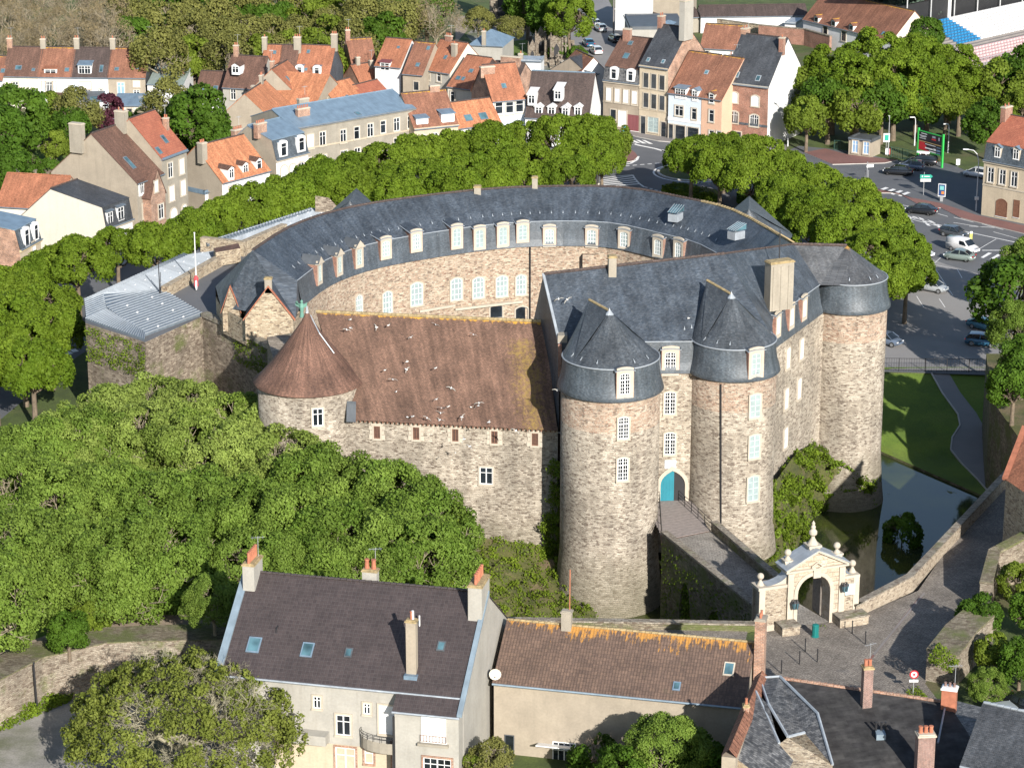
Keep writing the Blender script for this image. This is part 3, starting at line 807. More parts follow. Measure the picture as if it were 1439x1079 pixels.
# ------------------------------------------------------------ castle round towers with bell-shaped slate skirts
ZE, ZB = 17.3, 20.2
def skirt_prof(r):
    return [(r + 0.30, ZE - 0.12), (r + 0.36, ZE - 0.05), (r + 0.26, ZE + 0.35), (r + 0.06, ZE + 1.0), (r - 0.08, ZE + 1.8), (r - 0.16, ZB)]
def twin_cone(b, c, r, zb, A1, A2, m=0, n=40):
    A1 = Vector(A1); A2 = Vector(A2); d = (A1 - A2); d.z = 0
    ringp = [Vector((c[0] + r*math.cos(2*math.pi*i/n), c[1] + r*math.sin(2*math.pi*i/n), zb)) for i in range(n)]
    side = [ (p - Vector((c[0], c[1], zb))).dot(d) >= 0 for p in ringp]
    for i in range(n):
        j = (i + 1) % n
        a = A1 if side[i] and side[j] else A2
        L1 = (a - ringp[i]).length; u = 2*math.pi*r/n
        mid = ringp[i].lerp(a, 0.5); mid2 = ringp[j].lerp(a, 0.5)
        mid.z -= 0.16; mid2.z -= 0.16
        b.face([ringp[i], ringp[j], mid2, mid], m, [(u*i, L1), (u*(i+1), L1), (u*(i+.75), L1/2), (u*(i+.25), L1/2)], True)
        b.face([mid, mid2, a], m, [(u*(i+.25), L1/2), (u*(i+.75), L1/2), (u*(i+.5), 0)], True)
        if side[i] != side[j]:
            e = ringp[i] if side[i] else ringp[j]
            b.face([e, A1, A2], m, [(0, L1), (0, 0), ((A1-A2).length, 0)])
def hooks(b, pts, up):
    """zinc roof hooks: narrow pale wedges lying up the slope"""
    for p in pts:
        p = Vector(p); u = Vector(up).normalized() * 0.45
        s = u.cross(Vector((0, 0, 1))).normalized() * 0.07
        nn = s.cross(u).normalized(); nn = nn if nn.z > 0 else -nn
        b.face([p - s + nn*0.05, p + s + nn*0.05, p + u + nn*0.16, p + u + nn*0.15])
        b.face([p - s + nn*0.05, p + u + nn*0.15, p + nn*0.02 + u*0.8]); b.face([p + s + nn*0.05, p + u + nn*0.15, p + nn*0.02 + u*0.8])
def castle_tower(label, c, r, A1, A2, z0, wins, a0=150, a1=400, base_r=None, hook_angles=(), coney=True):
    t = thing('castle_tower', label, 'tower', (c[0], c[1], z0), 0, 'round towers on the front of the castle')
    L = lambda p: (p[0] - c[0], p[1] - c[1], p[2] - z0)
    b = MB(); br = base_r or r + 0.25
    b.lathe(0, 0, [(br + .45, 0.0), (br + 0.1, 3.0), (r + 0.01, 6.5), (r, 12), (r, ZE - z0 - 3.2)], 56, 0, uref=r)
    b.lathe(0, 0, [(r, ZE - z0 - 3.2), (r + .01, ZE - z0)], 56, 1, uref=r)
    b.build('wall', [M['stone'], M['stone_red']], t, weld=True)
    g = MB(); g.lathe(0, 0, [(a, z - z0) for a, z in skirt_prof(r)], 56, 0, cap=False)
    g.build('slate_skirt', M['slate_mans'], t, weld=True)
    z = MB(); z.tube([(( r-0.10)*math.cos(R(a)), (r-0.10)*math.sin(R(a)), ZB - z0 + 0.03) for a in range(0, 361, 8)], 0.07, 5)
    z.build('zinc_edge', M['lead'], t)
    if coney:
        k = MB(); twin_cone(k, (0, 0), r - 0.12, ZB - z0, L(A1), L(A2)); k.build('cone_roof', M['slate_tower'], t)
        f = MB(); f.lathe(A1[0]-c[0], A1[1]-c[1], [(0.42, A1[2]-z0-0.35), (0.12, A1[2]-z0+0.02), (0.0, A1[2]-z0+0.3)], 10, 0, cap=False)
        f.build('zinc_ridge_cap', M['lead'], t)
        rt_ = MB(); rt_.tube([L(A1), L(A2)], 0.13, 6); rt_.build('ridge_tiles', M['lichcap'], t)
    hk = MB()
    for a in hook_angles:
        ca, sa = math.cos(R(a)), math.sin(R(a)); rr_ = r - 0.5
        hooks(hk, [(rr_*ca, rr_*sa, ZB - z0 + 0.38)], (-ca, -sa, 0.7))
    if hook_angles: hk.build('roof_hook', M['lead'], t)
    for (px, py, w, h, style, arch) in wins:
        P = on_cyl(px, py, c, r + 0.02); n = Vector((P.x - c[0], P.y - c[1], 0)).normalized()
        if style.startswith('D'):                       # dormer standing on the wall head
            P = on_cyl(px, py, c, r + 0.12)
            dormer(t, Vector(L(P)), n, w, h, style[1:], arch, ZB - z0)
        else: window(t, L(P), n, w, h, style, arch)
    return t
def dormer(t, P, n, w, h, style, arch, ztop, depth=1.6, gabled=False, brick='brick', fw=0.30):
    """stone-fronted dormer with brick cheeks; P = centre of its window"""
    rz = math.atan2(n[0], -n[1])
    z0 = -h/2 - 0.35; z1 = h/2 + 0.32; hw = w/2 + fw
    b = MB()
    inn = outline(w, h, arch); inn = [(x, z - h/2) for x, z in inn]
    o_ = outline(2*hw, h + 0.62, arch*0.9 if not gabled else 0.0, -0.35); o_ = [(x, z - h/2) for x, z in o_]
    ring(b, inn, o_, -0.14, 0.06, 0)
    b.box(-hw - 0.04, -0.12, z0, -hw, depth, z1 - 0.15, 1); b.box(hw, -0.12, z0, hw + 0.04, depth, z1 - 0.15, 1)
    b.box(-hw, 0.06, z0, hw, depth, z1 - 0.12, 0, 'f')
    d = b.build('dormer', [M['dress'], M[brick]], t)
    d.location = P; d.rotation_euler = (0, 0, rz)
    c = MB(); e = hw + 0.14
    if gabled:
        zc = z1 + 0.75
        c.face([(-e, -0.3, z1 - 0.05), (0, -0.3, zc), (0, depth, zc + 0.1), (-e, depth, z1 - 0.05)]); c.face([(0, -0.3, zc), (e, -0.3, z1 - 0.05), (e, depth, z1 - 0.05), (0, depth, zc + 0.1)])
        c.box(-e, -0.34, z1 - 0.12, e, 0.1, z1 - 0.02, 1)
        c.face([(-e, -0.26, z1 - 0.05), (e, -0.26, z1 - 0.05), (0, -0.26, zc)], 1)
        c.tube([(0, 0.1, zc - 0.02), (0, 0.1, zc + 0.35)], [0.09, 0.03], 6)
        cp = c.build('dormer_cap', [M['grey_cap'], M['dress']], d)
    else:
        seg = outline(2*e, 0.5, max(arch*0.7, 0.1), 0.3)[2:]
        for i in range(len(seg) - 1):
            a, q = seg[i], seg[i+1]; zz = z1 - 0.44
            c.face([(a[0], -0.24, a[1] + zz), (a[0], -0.24, a[1] + zz - 0.07), (q[0], -0.24, q[1] + zz - 0.07), (q[0], -0.24, q[1] + zz)], 1)
            c.face([(a[0], -0.24, a[1] + zz), (q[0], -0.24, q[1] + zz), (q[0], depth + 0.5, q[1] + zz + 0.42), (a[0], depth + 0.5, a[1] + zz + 0.42)], 0)
        for sx in (-1, 1): c.tube([(sx*e, -0.24, z1 - 0.1), (sx*e, depth + 0.5, z1 + 0.32)], 0.045, 5, 1)
        cp = c.build('dormer_cap', [M['slate'], M['lead']], d)
    window(t, Vector(P) + Vector((0, 0, 0)) + Vector(n) * 0.02, n, w, h, style, arch, sm=None)

T1 = Vector((9.15, 232.6, -5)); T2 = Vector((20.95, 238.1, -1)); T3 = Vector((34.6, 259.9, -5))
castle_tower('big round stone tower left of the teal entrance door, washed by the moat', T1, 4.62,
    (9.0, 233.3, 24.3), (7.2, 236.3, 24.5), -5, [(878, 539, 1.0, 2.0, 'Dmullion', 0.15), (876, 601, 1.0, 2.1, 'mullion', 0.12), (875, 659, 1.0, 2.2, 'mullion', 0.12)], hook_angles=(205, 225, 250, 300, 325))
castle_tower('round stone tower right of the teal entrance door, with pale teal shutters', T2, 4.15,
    (20.7, 238.8, 24.3), (18.6, 241.9, 24.8), -1, [(1062, 511, 1.0, 2.1, 'Dteal', 0.15), (1061, 570, 1.15, 2.3, 'teal', 0.12), (1060, 627, 1.15, 2.3, 'teal', 0.12), (1058, 686, 1.2, 2.5, 'teal', 0.15)], base_r=4.2, hook_angles=(215, 240, 260))
tw3 = castle_tower('stout round stone tower at the right corner of the castle, mossy foot in the moat', T3, 3.95,
    (0, 0, 0), (0, 0, 0), -5, [], base_r=4.1, coney=False, hook_angles=(235, 262, 300, 318))

# ------------------------------------------------------------ castle main block
FA, FB = (4.7, 236.3), (20.0, 236.9)                 # entrance front
FC, FD = (24.6, 243.2), (31.3, 256.6)                # receding right front
mb_root = thing('castle_main_block', 'slate roofed main block of the castle between the front towers, with the teal entrance door', 'castle', (14, 240, -1))
MO = Vector((14, 240, -1)); ML = lambda p: Vector(p) - MO
b = MB()
plan = [FA, FB, (24.4, 237.5), FC, FD, (35.5, 262), (30, 270), (22, 262), (16, 253), (2.3, 249.3)]
b.prism([(p[0]-MO.x, p[1]-MO.y) for p in plan], 0, ZE + 1, 0, top=False)
b.build('wall', [M['stone']], mb_root)
rA, rB, rC, rD = Vector((3.1, 242.7, 25.2)), Vector((20.6, 246.8, 26.1)), Vector((28.55, 258.2, 24.0)), Vector((34.2, 260.3, 23.3))
br0 = [Vector((4.55, 236.85, ZB)), Vector((14.5, 237.0, ZB)), Vector((24.6, 239.2, ZB))]
rf = MB()
loft(rf, [[ML(rA), ML(rA.lerp(rB, .55)), ML(rB)], [ML(p) for p in br0]])
brF = [Vector((25.3, 244.6, ZB)), Vector((29.0, 252.2, ZB)), Vector((31.15, 256.4, ZB))]
loft(rf, [[ML(rB), ML(rB.lerp(rC, .5)), ML(rC)], [ML(brF[0]), ML(brF[1]), ML(brF[2])]])
rf.face([ML(br0[2]), ML(brF[0]), ML(rB)])
rf.build('roof', M['slate'], mb_root)
rk = MB()                                           # slopes behind the ridges
loft(rk, [[ML(rA), ML(rB), ML(rC)], [ML((2.3, 249.3, 17.5)), ML((16.5, 254.5, 18)), ML((22.5, 263, 18))]])
rk.build('rear_roof', M['slate'], mb_root)
# roof over the right corner tower
tr = MB()
ringp = [Vector((T3.x + 3.85*math.cos(R(a)), T3.y + 3.85*math.sin(R(a)), ZB)) for a in range(258, 421, 8)]
fan = [brF[2]] + ringp
apx = rD
for i in range(len(fan) - 1):
    L1 = (fan[i] - apx).length
    tr.face([ML(fan[i]), ML(fan[i+1]), ML(apx)], 0, [(i*.55, L1), ((i+1)*.55, L1), (i*.55+.27, 0)], True)
tr.face([ML(brF[2]), ML(rD), ML(rC)])
tr.face([ML(ringp[-1]), ML((37.5, 268, 17)), ML((31, 271, 18)), ML(rC), ML(rD)])
tr.build('corner_tower_roof', M['slate_lich'], mb_root)
# steep slate skirts between the towers and along the right front
def skirt_line(b, P, zs=(ZE - 0.1, ZE + 0.25, ZE + 0.9, ZE + 1.9, ZB), offs=(0.32, 0.26, 0.06, -0.12, -0.25)):
    rows = []
    for z, o in reversed(list(zip(zs, offs))):
        r_ = []
        for i, p in enumerate(P):
            a = P[max(i-1, 0)]; c = P[min(i+1, len(P)-1)]
            n = wall_n(a, c); r_.append(Vector((p[0], p[1], z)) + n * o)
        rows.append(r_)
    return rows
sk = MB()
for P in ([(4.7, 236.3), (20.0, 236.9)], [FC, (28, 250), FD]):
    sk = MB(); loft(sk, [[ML(p) for p in r_] for r_ in skirt_line(None, P)]); sk.build('slate_skirt', M['slate_mans'], mb_root)
zz = MB()
zz.tube([ML((12.5, 236.85, ZB)), ML((19.5, 237.05, ZB))], 0.06, 5); zz.tube([ML(p + Vector((0, 0, .03))) for p in [brF[0], brF[2]]], 0.06, 5)
zz.build('zinc_edge', M['lead'], mb_root)
rt = MB()
def ridge_tiles(b, pts, r=0.16, step=0.42):
    for a, c in zip(pts[:-1], pts[1:]):
        a = Vector(a); c = Vector(c); d = c - a; n = max(1, int(d.length/step))
        for i in range(n):
            p = a + d*(i/n); q = a + d*((i+0.94)/n)
            b.tube([p, q + Vector((0, 0, 0.03))], [r, r*1.12], 6)
ridge_tiles(rt, [ML(rA), ML(rB)]); ridge_tiles(rt, [ML(rC), ML(rD)]); ridge_tiles(rt, [ML(rB), ML(rC)], 0.1)
rt.build('ridge_tiles', M['tile_dark'], mb_root)
# slate-hung gable above the hall roof
gb = MB()
g0, g1, g2, g3 = Vector((4.45, 236.2, 11)), Vector((4.45, 236.6, ZB)), Vector((3.0, 242.7, 25.15)), Vector((1.9, 249.3, 17.5))
gb.face([ML(g0), ML((1.9, 249.3, 11)), ML(g3), ML(g2), ML(g1)])
gb.build('slate_hung_gable', M['slate'], mb_root)
vg = MB()
vg.obox(ML((g1+g2)/2), (g2-g1)/2, (0.12, 0, 0), (0, 0.05, 0.09)); vg.obox(ML((4.5, 236.25, 18.6)), (0.16, 0, 0), (0, 0.22, 0), (0, 0, 1.6), 1); vg.box(*(ML((4.3, 236.6, 19.4))), *(ML((5.2, 238.6, 20.9))), 2)
vg.build('brick_verge', [M['lead'], M['brick'], M['chim']], mb_root)
# openings of the entrance front
n12 = wall_n(FA, FB)
for py, st in ((566, 'mullion'), (623, 'mullion')):
    window(mb_root, ML(on_wall(941.5, py, FA, FB) + n12*0.01), n12, 1.05, 2.2, st, 0.12)
dormer(mb_root, ML(on_wall(942, 508, FA, FB) + n12*0.12), n12, 1.05, 2.0, 'mullion', 0.15, 0)
pl = MB(); P = ML(on_wall(942, 652, FA, FB)); pl.box(P.x-.55, P.y-.12, P.z-.42, P.x+.55, P.y+.02, P.z+.42)
pl.build('pale_stone_plaque', M['white_r'], mb_root)
# pointed doorway with one teal leaf
dp = on_wall(941, 711, FA, FB); DZ = 4.35
dw, dh = 2.35, 3.1
def pointed(w, h, z0=0.0, n=6):
    zs = h - w*0.62; p = [(-w/2, z0), (w/2, z0)]
    for i in range(n + 1):
        t = i/n; a = t*R(62); r_ = w
        p.append((-w/2 + w*math.cos(a), zs + (w*math.sin(a))*0.70))
    q = [(-x, z) for x, z in reversed(p[2:-1])]
    return p + q
dr = MB(); i_ = pointed(dw, dh); o_ = pointed(dw + 0.7, dh + 0.45)
ring(dr, i_, o_, -0.16, 0.03, 0, open_bottom=True)
for k in range(len(i_)-1, 0, -1): pass
do = dr.build('door_arch', M['dress'], mb_root); do.location = ML((dp.x + .25, dp.y - 0.02, DZ)); do.rotation_euler = (0, 0, math.atan2(n12.x, -n12.y))
dk = MB(); dk.face([(x, -0.015, z) for x, z in i_]); dko = dk.build('passage_opening', M['iron'], do)
lf = MB(); half = [(x, z) for x, z in i_ if x <= 0.02] ; half = [(-dw/2, 0), (0.12, 0), (0.12, dh - 0.02)] + [p for p in half if p[1] > 0.2 and p[0] < -0.05]
lf.face([(x, -0.05, z) for x, z in half])
for x in (-0.9, -0.6, -0.3, 0.0): lf.box(x-.012, -0.065, 0.05, x+.012, -0.05, dh*0.72)
lf.build('door_leaf', M['teal_door'], mb_root).location = do.location
bpy.data.objects[[o.name for o in mb_root.children if o.name.startswith('door_leaf')][-1]].rotation_euler = do.rotation_euler
# openings of the right front
nF = wall_n(FC, FD)
for (px, py, w, h) in ((1107, 503, .95, 2.1), (1126, 490, .95, 2.1), (1104.5, 560, .95, 2.1), (1122.5, 546, .95, 2.1), (1103.5, 615, .95, 2.1)):
    window(mb_root, ML(on_wall(px, py, FC, FD) + nF*0.01), nF, w, h, 'teal_white', 0.08)
for (px, py) in ((1091, 457), (1110, 445), (1128, 433)):
    dormer(mb_root, ML(on_wall(px, py, FC, FD) + nF*0.12), nF, .95, 1.8, 'teal_white', 0.12, 0, fw=.22)
# chimneys
_sc = [0]
def stack(parent, p, w, d, h, mat, rz=0.0, cap=True, name='chimney', pots=0, potm='terracotta', capm='lichcap', ribs=False, pr=0.11, ph=0.5):
    """p in the parent's frame = foot of the stack"""
    b = MB(); b.box(-w/2, -d/2, 0, w/2, d/2, h)
    if ribs:
        for i in range(3): b.box(-w/2 + w*(i+.28)/3.0, -d/2 - 0.06, 0, -w/2 + w*(i+.62)/3.0, -d/2, h - 0.25)
    o = b.build(name, M[mat], parent); o.location = p; o.rotation_euler = (0, 0, rz)
    if cap:
        c = MB(); c.box(-w/2 - 0.07, -d/2 - 0.07, h, w/2 + 0.07, d/2 + 0.07, h + 0.12); c.box(-w/2 + .02, -d/2 + .02, h + .12, w/2 - .02, d/2 - .02, h + .2)
        c.build('cap', M[capm], o)
    _sc[0] += 1
    if pots >= 1 and _sc[0] % 2 == 0 and h < 4:
        q = MB(); q.tube([(w*.3, d*.3, h), (w*.3, d*.3, h + 1.9)], .025, 4, cap=False); q.tube([(w*.3 - .5, d*.3 - .2, h + 1.8), (w*.3 + .5, d*.3 + .2, h + 1.8)], .02, 3, cap=False)
        for k_ in (-.4, -.15, .1, .35): q.tube([(w*.3 + k_ + .12, d*.3 + k_*.4 - .3, h + 1.8), (w*.3 + k_ - .12, d*.3 + k_*.4 + .3, h + 1.8)], .015, 3, cap=False)
        q.build('aerial', M['steel'], o)
    L_ = max(w, d)
    for i in range(pots):
        q = MB(); t_ = (i + 0.5)/pots - 0.5
        x, y = (t_*(w - .1), 0) if w >= d else (0, t_*(d - .1))
        q.lathe(x, y, [(pr, h + .15), (pr*.82, h + .15 + ph*.85), (pr*1.05, h + .15 + ph*.88), (pr*1.0, h + .15 + ph)], 8, 0, smooth=False)
        q.build('chimney_pot', M[potm], o)
    return o
stack(mb_root, ML((25.9, 245.9, 20.8)), 2.55, 1.2, 4.7, 'chim', R(24), ribs=True)
stack(mb_root, ML((9.6, 243.6, 24.6)), 0.75, 0.75, 2.0, 'chim', 0.1)
for k in range(5): pass
po = MB(); po.tube([ML((26.3, 250.2, 22)), ML((26.3, 250.2, 27.5))], 0.06, 5); po.build('lightning_rod', M['iron'], mb_root)
dp_ = MB(); pp = [on_cyl(1013, y_, T2, 4.23) for y_ in (540, 600, 660, 735)]
dp_.tube([p - T2 for p in pp], 0.085, 6)
tw2 = [o for o in COL.objects if o.name.startswith('castle_tower')][1]
dp_.build('drainpipe', M['iron'], tw2)
hk = MB()
hooks(hk, [ML(V(px, py, y_)) for px, py, y_ in ((905, 472, 238), (962, 464, 238.4), (972, 462, 238.6))], (0, 1, .7))
hooks(hk, [ML(brF[0].lerp(brF[2], t_) + Vector((-.6, .25, .45))) for t_ in (.1, .35, .6, .85)], (-1, .45, .8))
hk.build('roof_hook', M['lead'], mb_root)

# ------------------------------------------------------------ hall with the brown tiled roof
HA, HB = Vector((-15.2, 239.4, 12)), Vector((4.35, 236.2, 12))
hr0, hr1 = Vector((-19.2, 247.6, 20.0)), Vector((3.25, 244.2, 20.0))
hall = thing('castle_hall', 'long castle hall with a brown tiled roof streaked by yellow lichen and dotted with gulls', 'castle hall', (-6, 240, -3))
HO = Vector((-6, 240, -3)); HL = lambda p: Vector(p) - HO
b = MB()
b.prism([(HA.x-HO.x-2, HA.y-HO.y+.3), (HB.x-HO.x, HB.y-HO.y), (HB.x-HO.x-1, HB.y-HO.y+15), (HA.x-HO.x-2, HA.y-HO.y+15.5)], 0, 15.0 - .1, 0, top=False)
b.build('wall', M['stone'], hall)
e0, e1 = Vector((-15.6, 238.95, 11.75)), Vector((4.3, 235.75, 11.75))
rf = MB(); n_ = 24
up = []; lo = []; mid = []
for i in range(n_ + 1):
    a = hr0.lerp(hr1, i/n_); c = e0.lerp(e1, i/n_)
    up.append(HL(a)); lo.append(HL(c) + Vector((0, 0, 0))); q = a.lerp(c, 0.62); q.z -= 0.12 + 0.05*math.sin(i*1.3); mid.append(HL(q))
loft(rf, [up, mid, lo], 0, True)
loft(rf, [up, [HL(p + Vector((0.5, 14.5, -8))) - Vector((0,0,0)) + Vector((0, -5.5, 0)) for p in [u + HO for u in up]]], 0, True)
rf.build('roof', M['tile_hall'], hall)
rt = MB(); ridge_tiles(rt, [HL(hr0), HL(hr1)], 0.17); rt.build('ridge_tiles', M['lichcap'], hall)
ev = MB()
for i in range(46):
    p = HL(e0.lerp(e1, (i + .5)/46)); ev.box(p.x - .07, p.y + .02, p.z - .2, p.x + .07, p.y + .5, p.z - .04)
kind(ev.build('rafter_ends', M['brown_wood'], hall), 'stuff')
fl = MB(); fl.obox(HL((e0 + Vector((.2, .1, .8)))), (0.45, -.08, 0), (0, .1, .1), (0, .5, .75)); fl.build('lead_flashing', M['grey_cap'], hall)
nH = wall_n(HA, HB)
for px, py in ((530, 607), (585, 608.5), (640, 611), (695, 614), (752, 617)):
    P = on_wall(px, py, HA, HB); window(hall, HL(P + nH*.02), nH, .62, 1.25, 'slats', 0)
    q = MB()
    for sx in (-1, 1):
        q.box(sx*.62 - .16, -.05, -.75, sx*.62 + .16, .02, -.25); q.box(sx*.58 - .12, -.05, -.2, sx*.58 + .12, .02, .2); q.box(sx*.62 - .16, -.05, .25, sx*.62 + .16, .02, .62)
    q.box(-.6, -.06, .66, .6, .02, .92)
    o = q.build('quoin_surround', M['dress'], hall); o.location = HL(P + nH*.03); o.rotation_euler = (0, 0, math.atan2(nH.x, -nH.y))
P = on_wall(683.5, 668, HA, HB); window(hall, HL(P + nH*.02), nH, 1.25, 1.7, 'cross')
q = MB(); q.box(.08, -.07, 1.2*0+.05, 1.2, -.0, .12)

# left round tower with tiled cone
T0 = Vector((-19.7, 242.8, -1)); T0R = 4.95
tt = thing('castle_tower', 'squat round tower under a bell-shaped brown tile cone at the left end of the hall', 'tower', T0, 0, 'round towers on the front of the castle')
b = MB(); b.lathe(0, 0, [(T0R + .3, 0), (T0R, 8), (T0R, 15.9)], 56); b.build('wall', M['stone'], tt, weld=True)
b = MB(); b.lathe(0, 0, [(T0R + .42, 15.45), (T0R + .45, 15.6), (T0R - .35, 16.25), (T0R - 1.5, 17.6), (2.05, 19.4), (.55, 21.5), (.12, 22.4)], 48, 0, cap=False); 
for i, f in enumerate(b.uv):
    b.uv[i] = [(u, 9 - v) for u, v in f]
b.build('cone_roof', M['tile_cone'], tt, weld=True)
b = MB(); b.lathe(0, 0, [(.62, 21.35), (.3, 21.9), (.14, 22.4), (.10, 22.9), (0, 23.0)], 12, 0, cap=False); b.build('lead_finial', M['lead'], tt)
b = MB()                                              # lead hips where the cone meets the hall roof
b.tube([(0.3, .2, 22.0), (1.2, -.8, 20.5), (2.6, -1.2, 18.6)], .06, 5); b.build('lead_hip', M['lead'], tt)
for px, py in ((446.5, 586),):
    P = on_cyl(px, py, T0, T0R + .02); n = (P - T0); n.z = 0; n.normalize(); window(tt, P - T0, n, 1.0, 1.75, 'cross', 0)
# green figure vane standing behind the finial
vv = thing('statue', 'small green copper figure with raised wings perched behind the tile cone finial', 'statue', V(424, 434, 247.5))
b = MB(); b.lathe(0, 0, [(.35, -1.2), (.22, -.5), (.3, 0), (.38, .25), (.30, .7), (.14, .85), (.2, 1.05), (.14, 1.25), (0, 1.32)], 10, 0, cap=False)
b.face([(-.2, 0, .6), (-.85, .1, 1.1), (-.9, .15, .5), (-.3, 0, .15)]); b.face([(.2, 0, .6), (.8, -.1, 1.0), (.75, -.1, .4), (.3, 0, .15)])
b.tube([(-.1, 0, .6), (-.5, -.4, .9), (-.6, -.6, 1.3)], .07, 5)
b.build('figure', m_plain('verdigris', (.11, .24, .19), .8, var=.3), vv); vv.scale = (.7, .7, .7)

# ------------------------------------------------------------ curved rear wing
RZ = 19.7
RID = [(-27.7, 271.8, RZ), (-24.6, 281.5, RZ), (-20, 288.8, RZ), (-13.8, 293.8, RZ), (-4.5, 298.5, RZ), (2.8, 300.3, RZ), (12.6, 300.1, RZ), (19.8, 294.9, RZ), (25, 289.2, RZ), (29.2, 277.5, RZ + .1), (28.7, 258.4, 23.9)]
INN = [(-22.6, 270.3), (-20.2, 278.3), (-16.4, 284.4), (-11, 288.9), (-2.9, 293.5), (3.4, 295.2), (11, 294.7), (16.6, 290), (20.9, 285), (24.3, 275), (23.3, 262)]
OUT = [(-32.3, 276.0), (-30.0, 284.5), (-24, 293.3), (-16.5, 299), (-6, 303.5), (2.5, 305.4), (14.2, 305.2), (23, 299), (29.3, 293), (34.3, 279.5), (37.5, 262)]
IZ, BZ = 14.0, 16.7
IZs = [IZ]*9 + [IZ, 17.0]; BZs = [BZ]*9 + [BZ, 19]
rw = thing('castle_rear_wing', 'curved rear wing of the castle with slate roof, dormers and teal court windows', 'castle wing', (0, 290, 0))
RO = Vector((0, 290, 0)); RL = lambda p: Vector((p[0]-RO.x, p[1]-RO.y, p[2]-RO.z))
def dense(P, k=3):
    """smooth a polyline a little so the wing curves"""
    out = []
    n = len(P)
    for i in range(n - 1):
        p0, p1, p2, p3 = [Vector(P[min(max(j, 0), n-1)]) for j in (i-1, i, i+1, i+2)]
        for s_ in range(k):
            t = s_/k
            out.append(0.5*((2*p1) + (-p0 + p2)*t + (2*p0 - 5*p1 + 4*p2 - p3)*t*t + (-p0 + 3*p1 - 3*p2 + p3)*t**3))
    out.append(Vector(P[-1])); return out
RIDd = dense(RID); INd = dense([(p[0], p[1], z) for p, z in zip(INN, IZs)]); OUTd = dense([(p[0], p[1], 14.5) for p in OUT]); BZd = dense([(z, 0, 0) for z in BZs])
nI = []
for i in range(len(INd)):
    a = INd[max(i-1, 0)]; c = INd[min(i+1, len(INd)-1)]; d = (c - a); n = Vector((d.y, -d.x, 0)).normalized(); nI.append(n)
def irow(z, off, base=None): return [RL(Vector((p.x, p.y, (p.z if z is None else z) )) + n*off) for p, n in zip(INd, nI)]
BR = [RL(Vector((p.x, p.y, bz.x)) - n*0.3) for p, n, bz in zip(INd, nI, BZd)]
rf = MB()
loft(rf, [[RL(p) for p in RIDd], BR], 0)
u0 = len(rf.f)
loft(rf, [[RL(p) for p in RIDd], [RL(p) for p in OUTd]], 0)
rf.build('roof', M['slate'], rw)
sk = MB()
loft(sk, [BR, [RL(Vector((p.x, p.y, p.z + (bz.x - p.z)*.6)) - n*.14) for p, n, bz in zip(INd, nI, BZd)], [RL(Vector((p.x, p.y, p.z + (bz.x - p.z)*.25)) + n*.05) for p, n, bz in zip(INd, nI, BZd)], [RL(Vector((p.x, p.y, p.z - .08)) + n*.3) for p, n in zip(INd, nI)]], 0)
sk.build('slate_skirt', M['slate_mans'], rw)
wl = MB()
loft(wl, [[RL(p + Vector((0, 0, .2))) for p in INd], [RL(Vector((p.x, p.y, 3))) for p in INd]])
for i in range(len(wl.uv)): wl.uv[i] = [(u, v) for u, v in wl.uv[i]]
wl.build('court_wall', M['stone_court'], rw)
wo = MB(); loft(wo, [[RL(p) for p in OUTd], [RL(Vector((p.x, p.y, -.5))) for p in OUTd]]); wo.build('outer_wall', M['stone_grey'], rw)
ze = MB(); ze.tube([p + Vector((0, 0, .05)) for p in BR[:-4]], .055, 5); ze.build('zinc_edge', M['lead'], rw)
rt = MB(); ridge_tiles(rt, [RL(p) for p in RIDd[:23]], .15); rt.build('ridge_tiles', M['tile_dark'], rw)
rt = MB(); ridge_tiles(rt, [RL(p) for p in RIDd[22:31]], .17); rt.build('lichened_ridge_tiles', M['lichcap'], rw)
def at_court(px, py):
    best = None
    for a, c in zip(INd[:-1], INd[1:]):
        P = on_wall(px, py, a, c)
        d = (c - a); L = math.hypot(d.x, d.y); s_ = ((P.x-a.x)*d.x + (P.y-a.y)*d.y)/L/L
        if -0.001 <= s_ <= 1.001 and (best is None or P.y > best[0].y): best = (P, wall_n(a, c))
    return best
for px, py, st, g in ((447, 384, 'teal', 1), (475, 372, 'teal', 1), (503, 361, 'teal', 1), (541, 349, 'teal_white', 0), (584, 339, 'teal_white', 0), (641, 333, 'teal', 0), (673, 335, 'teal', 0), (706, 331, 'teal', 0), (734, 326, 'teal', 0), (772, 332, 'teal_white', 0), (832, 333, 'teal_white', 0), (878, 336, 'teal_white', 0), (926, 347, 'teal_white', 0), (955, 351, 'teal_white', 0)):
    r_ = at_court(px, py)
    if r_: dormer(rw, RL(r_[0] + r_[1]*.12), r_[1], 1.0 if not g else .8, 2.1 if 630 < px < 720 else 1.8, st, .18 if not g else 0, 0, 1.9, bool(g), fw=.26)
for px, py, w, h in ((504, 429, 1.1, 2.4), (544, 425, 1.3, 2.6), (585, 413, 1.55, 2.7), (641, 406, 1.5, 2.6), (672, 404, 1.45, 2.5), (705, 402, 1.4, 2.5), (732, 400, 1.2, 2.4), (800, 402, 1.3, 2.5)):
    r_ = at_court(px, py)
    if r_: window(rw, RL(r_[0] + r_[1]*.02), r_[1], w, h, 'teal_white', .3, sm='dress')
for px, py in ((697, 437), (733, 440)):
    r_ = at_court(px, py); 
    if r_: window(rw, RL(r_[0] + r_[1]*.02), r_[1], 1.5, 1.6, 'dark', .3)
bd = MB()
for (a, c) in (((590, 419), (640, 421)), ((640, 421), (735, 411))):
    p = at_court(*a)[0]; q = at_court(*c)[0]; bd.obox(RL((p+q)/2 + Vector((0, -.1, -1.1))), Vector((q.x-p.x, q.y-p.y, 0))/2, (0, .16, 0), (0, 0, .14))
bd.build('string_course', M['dress'], rw)
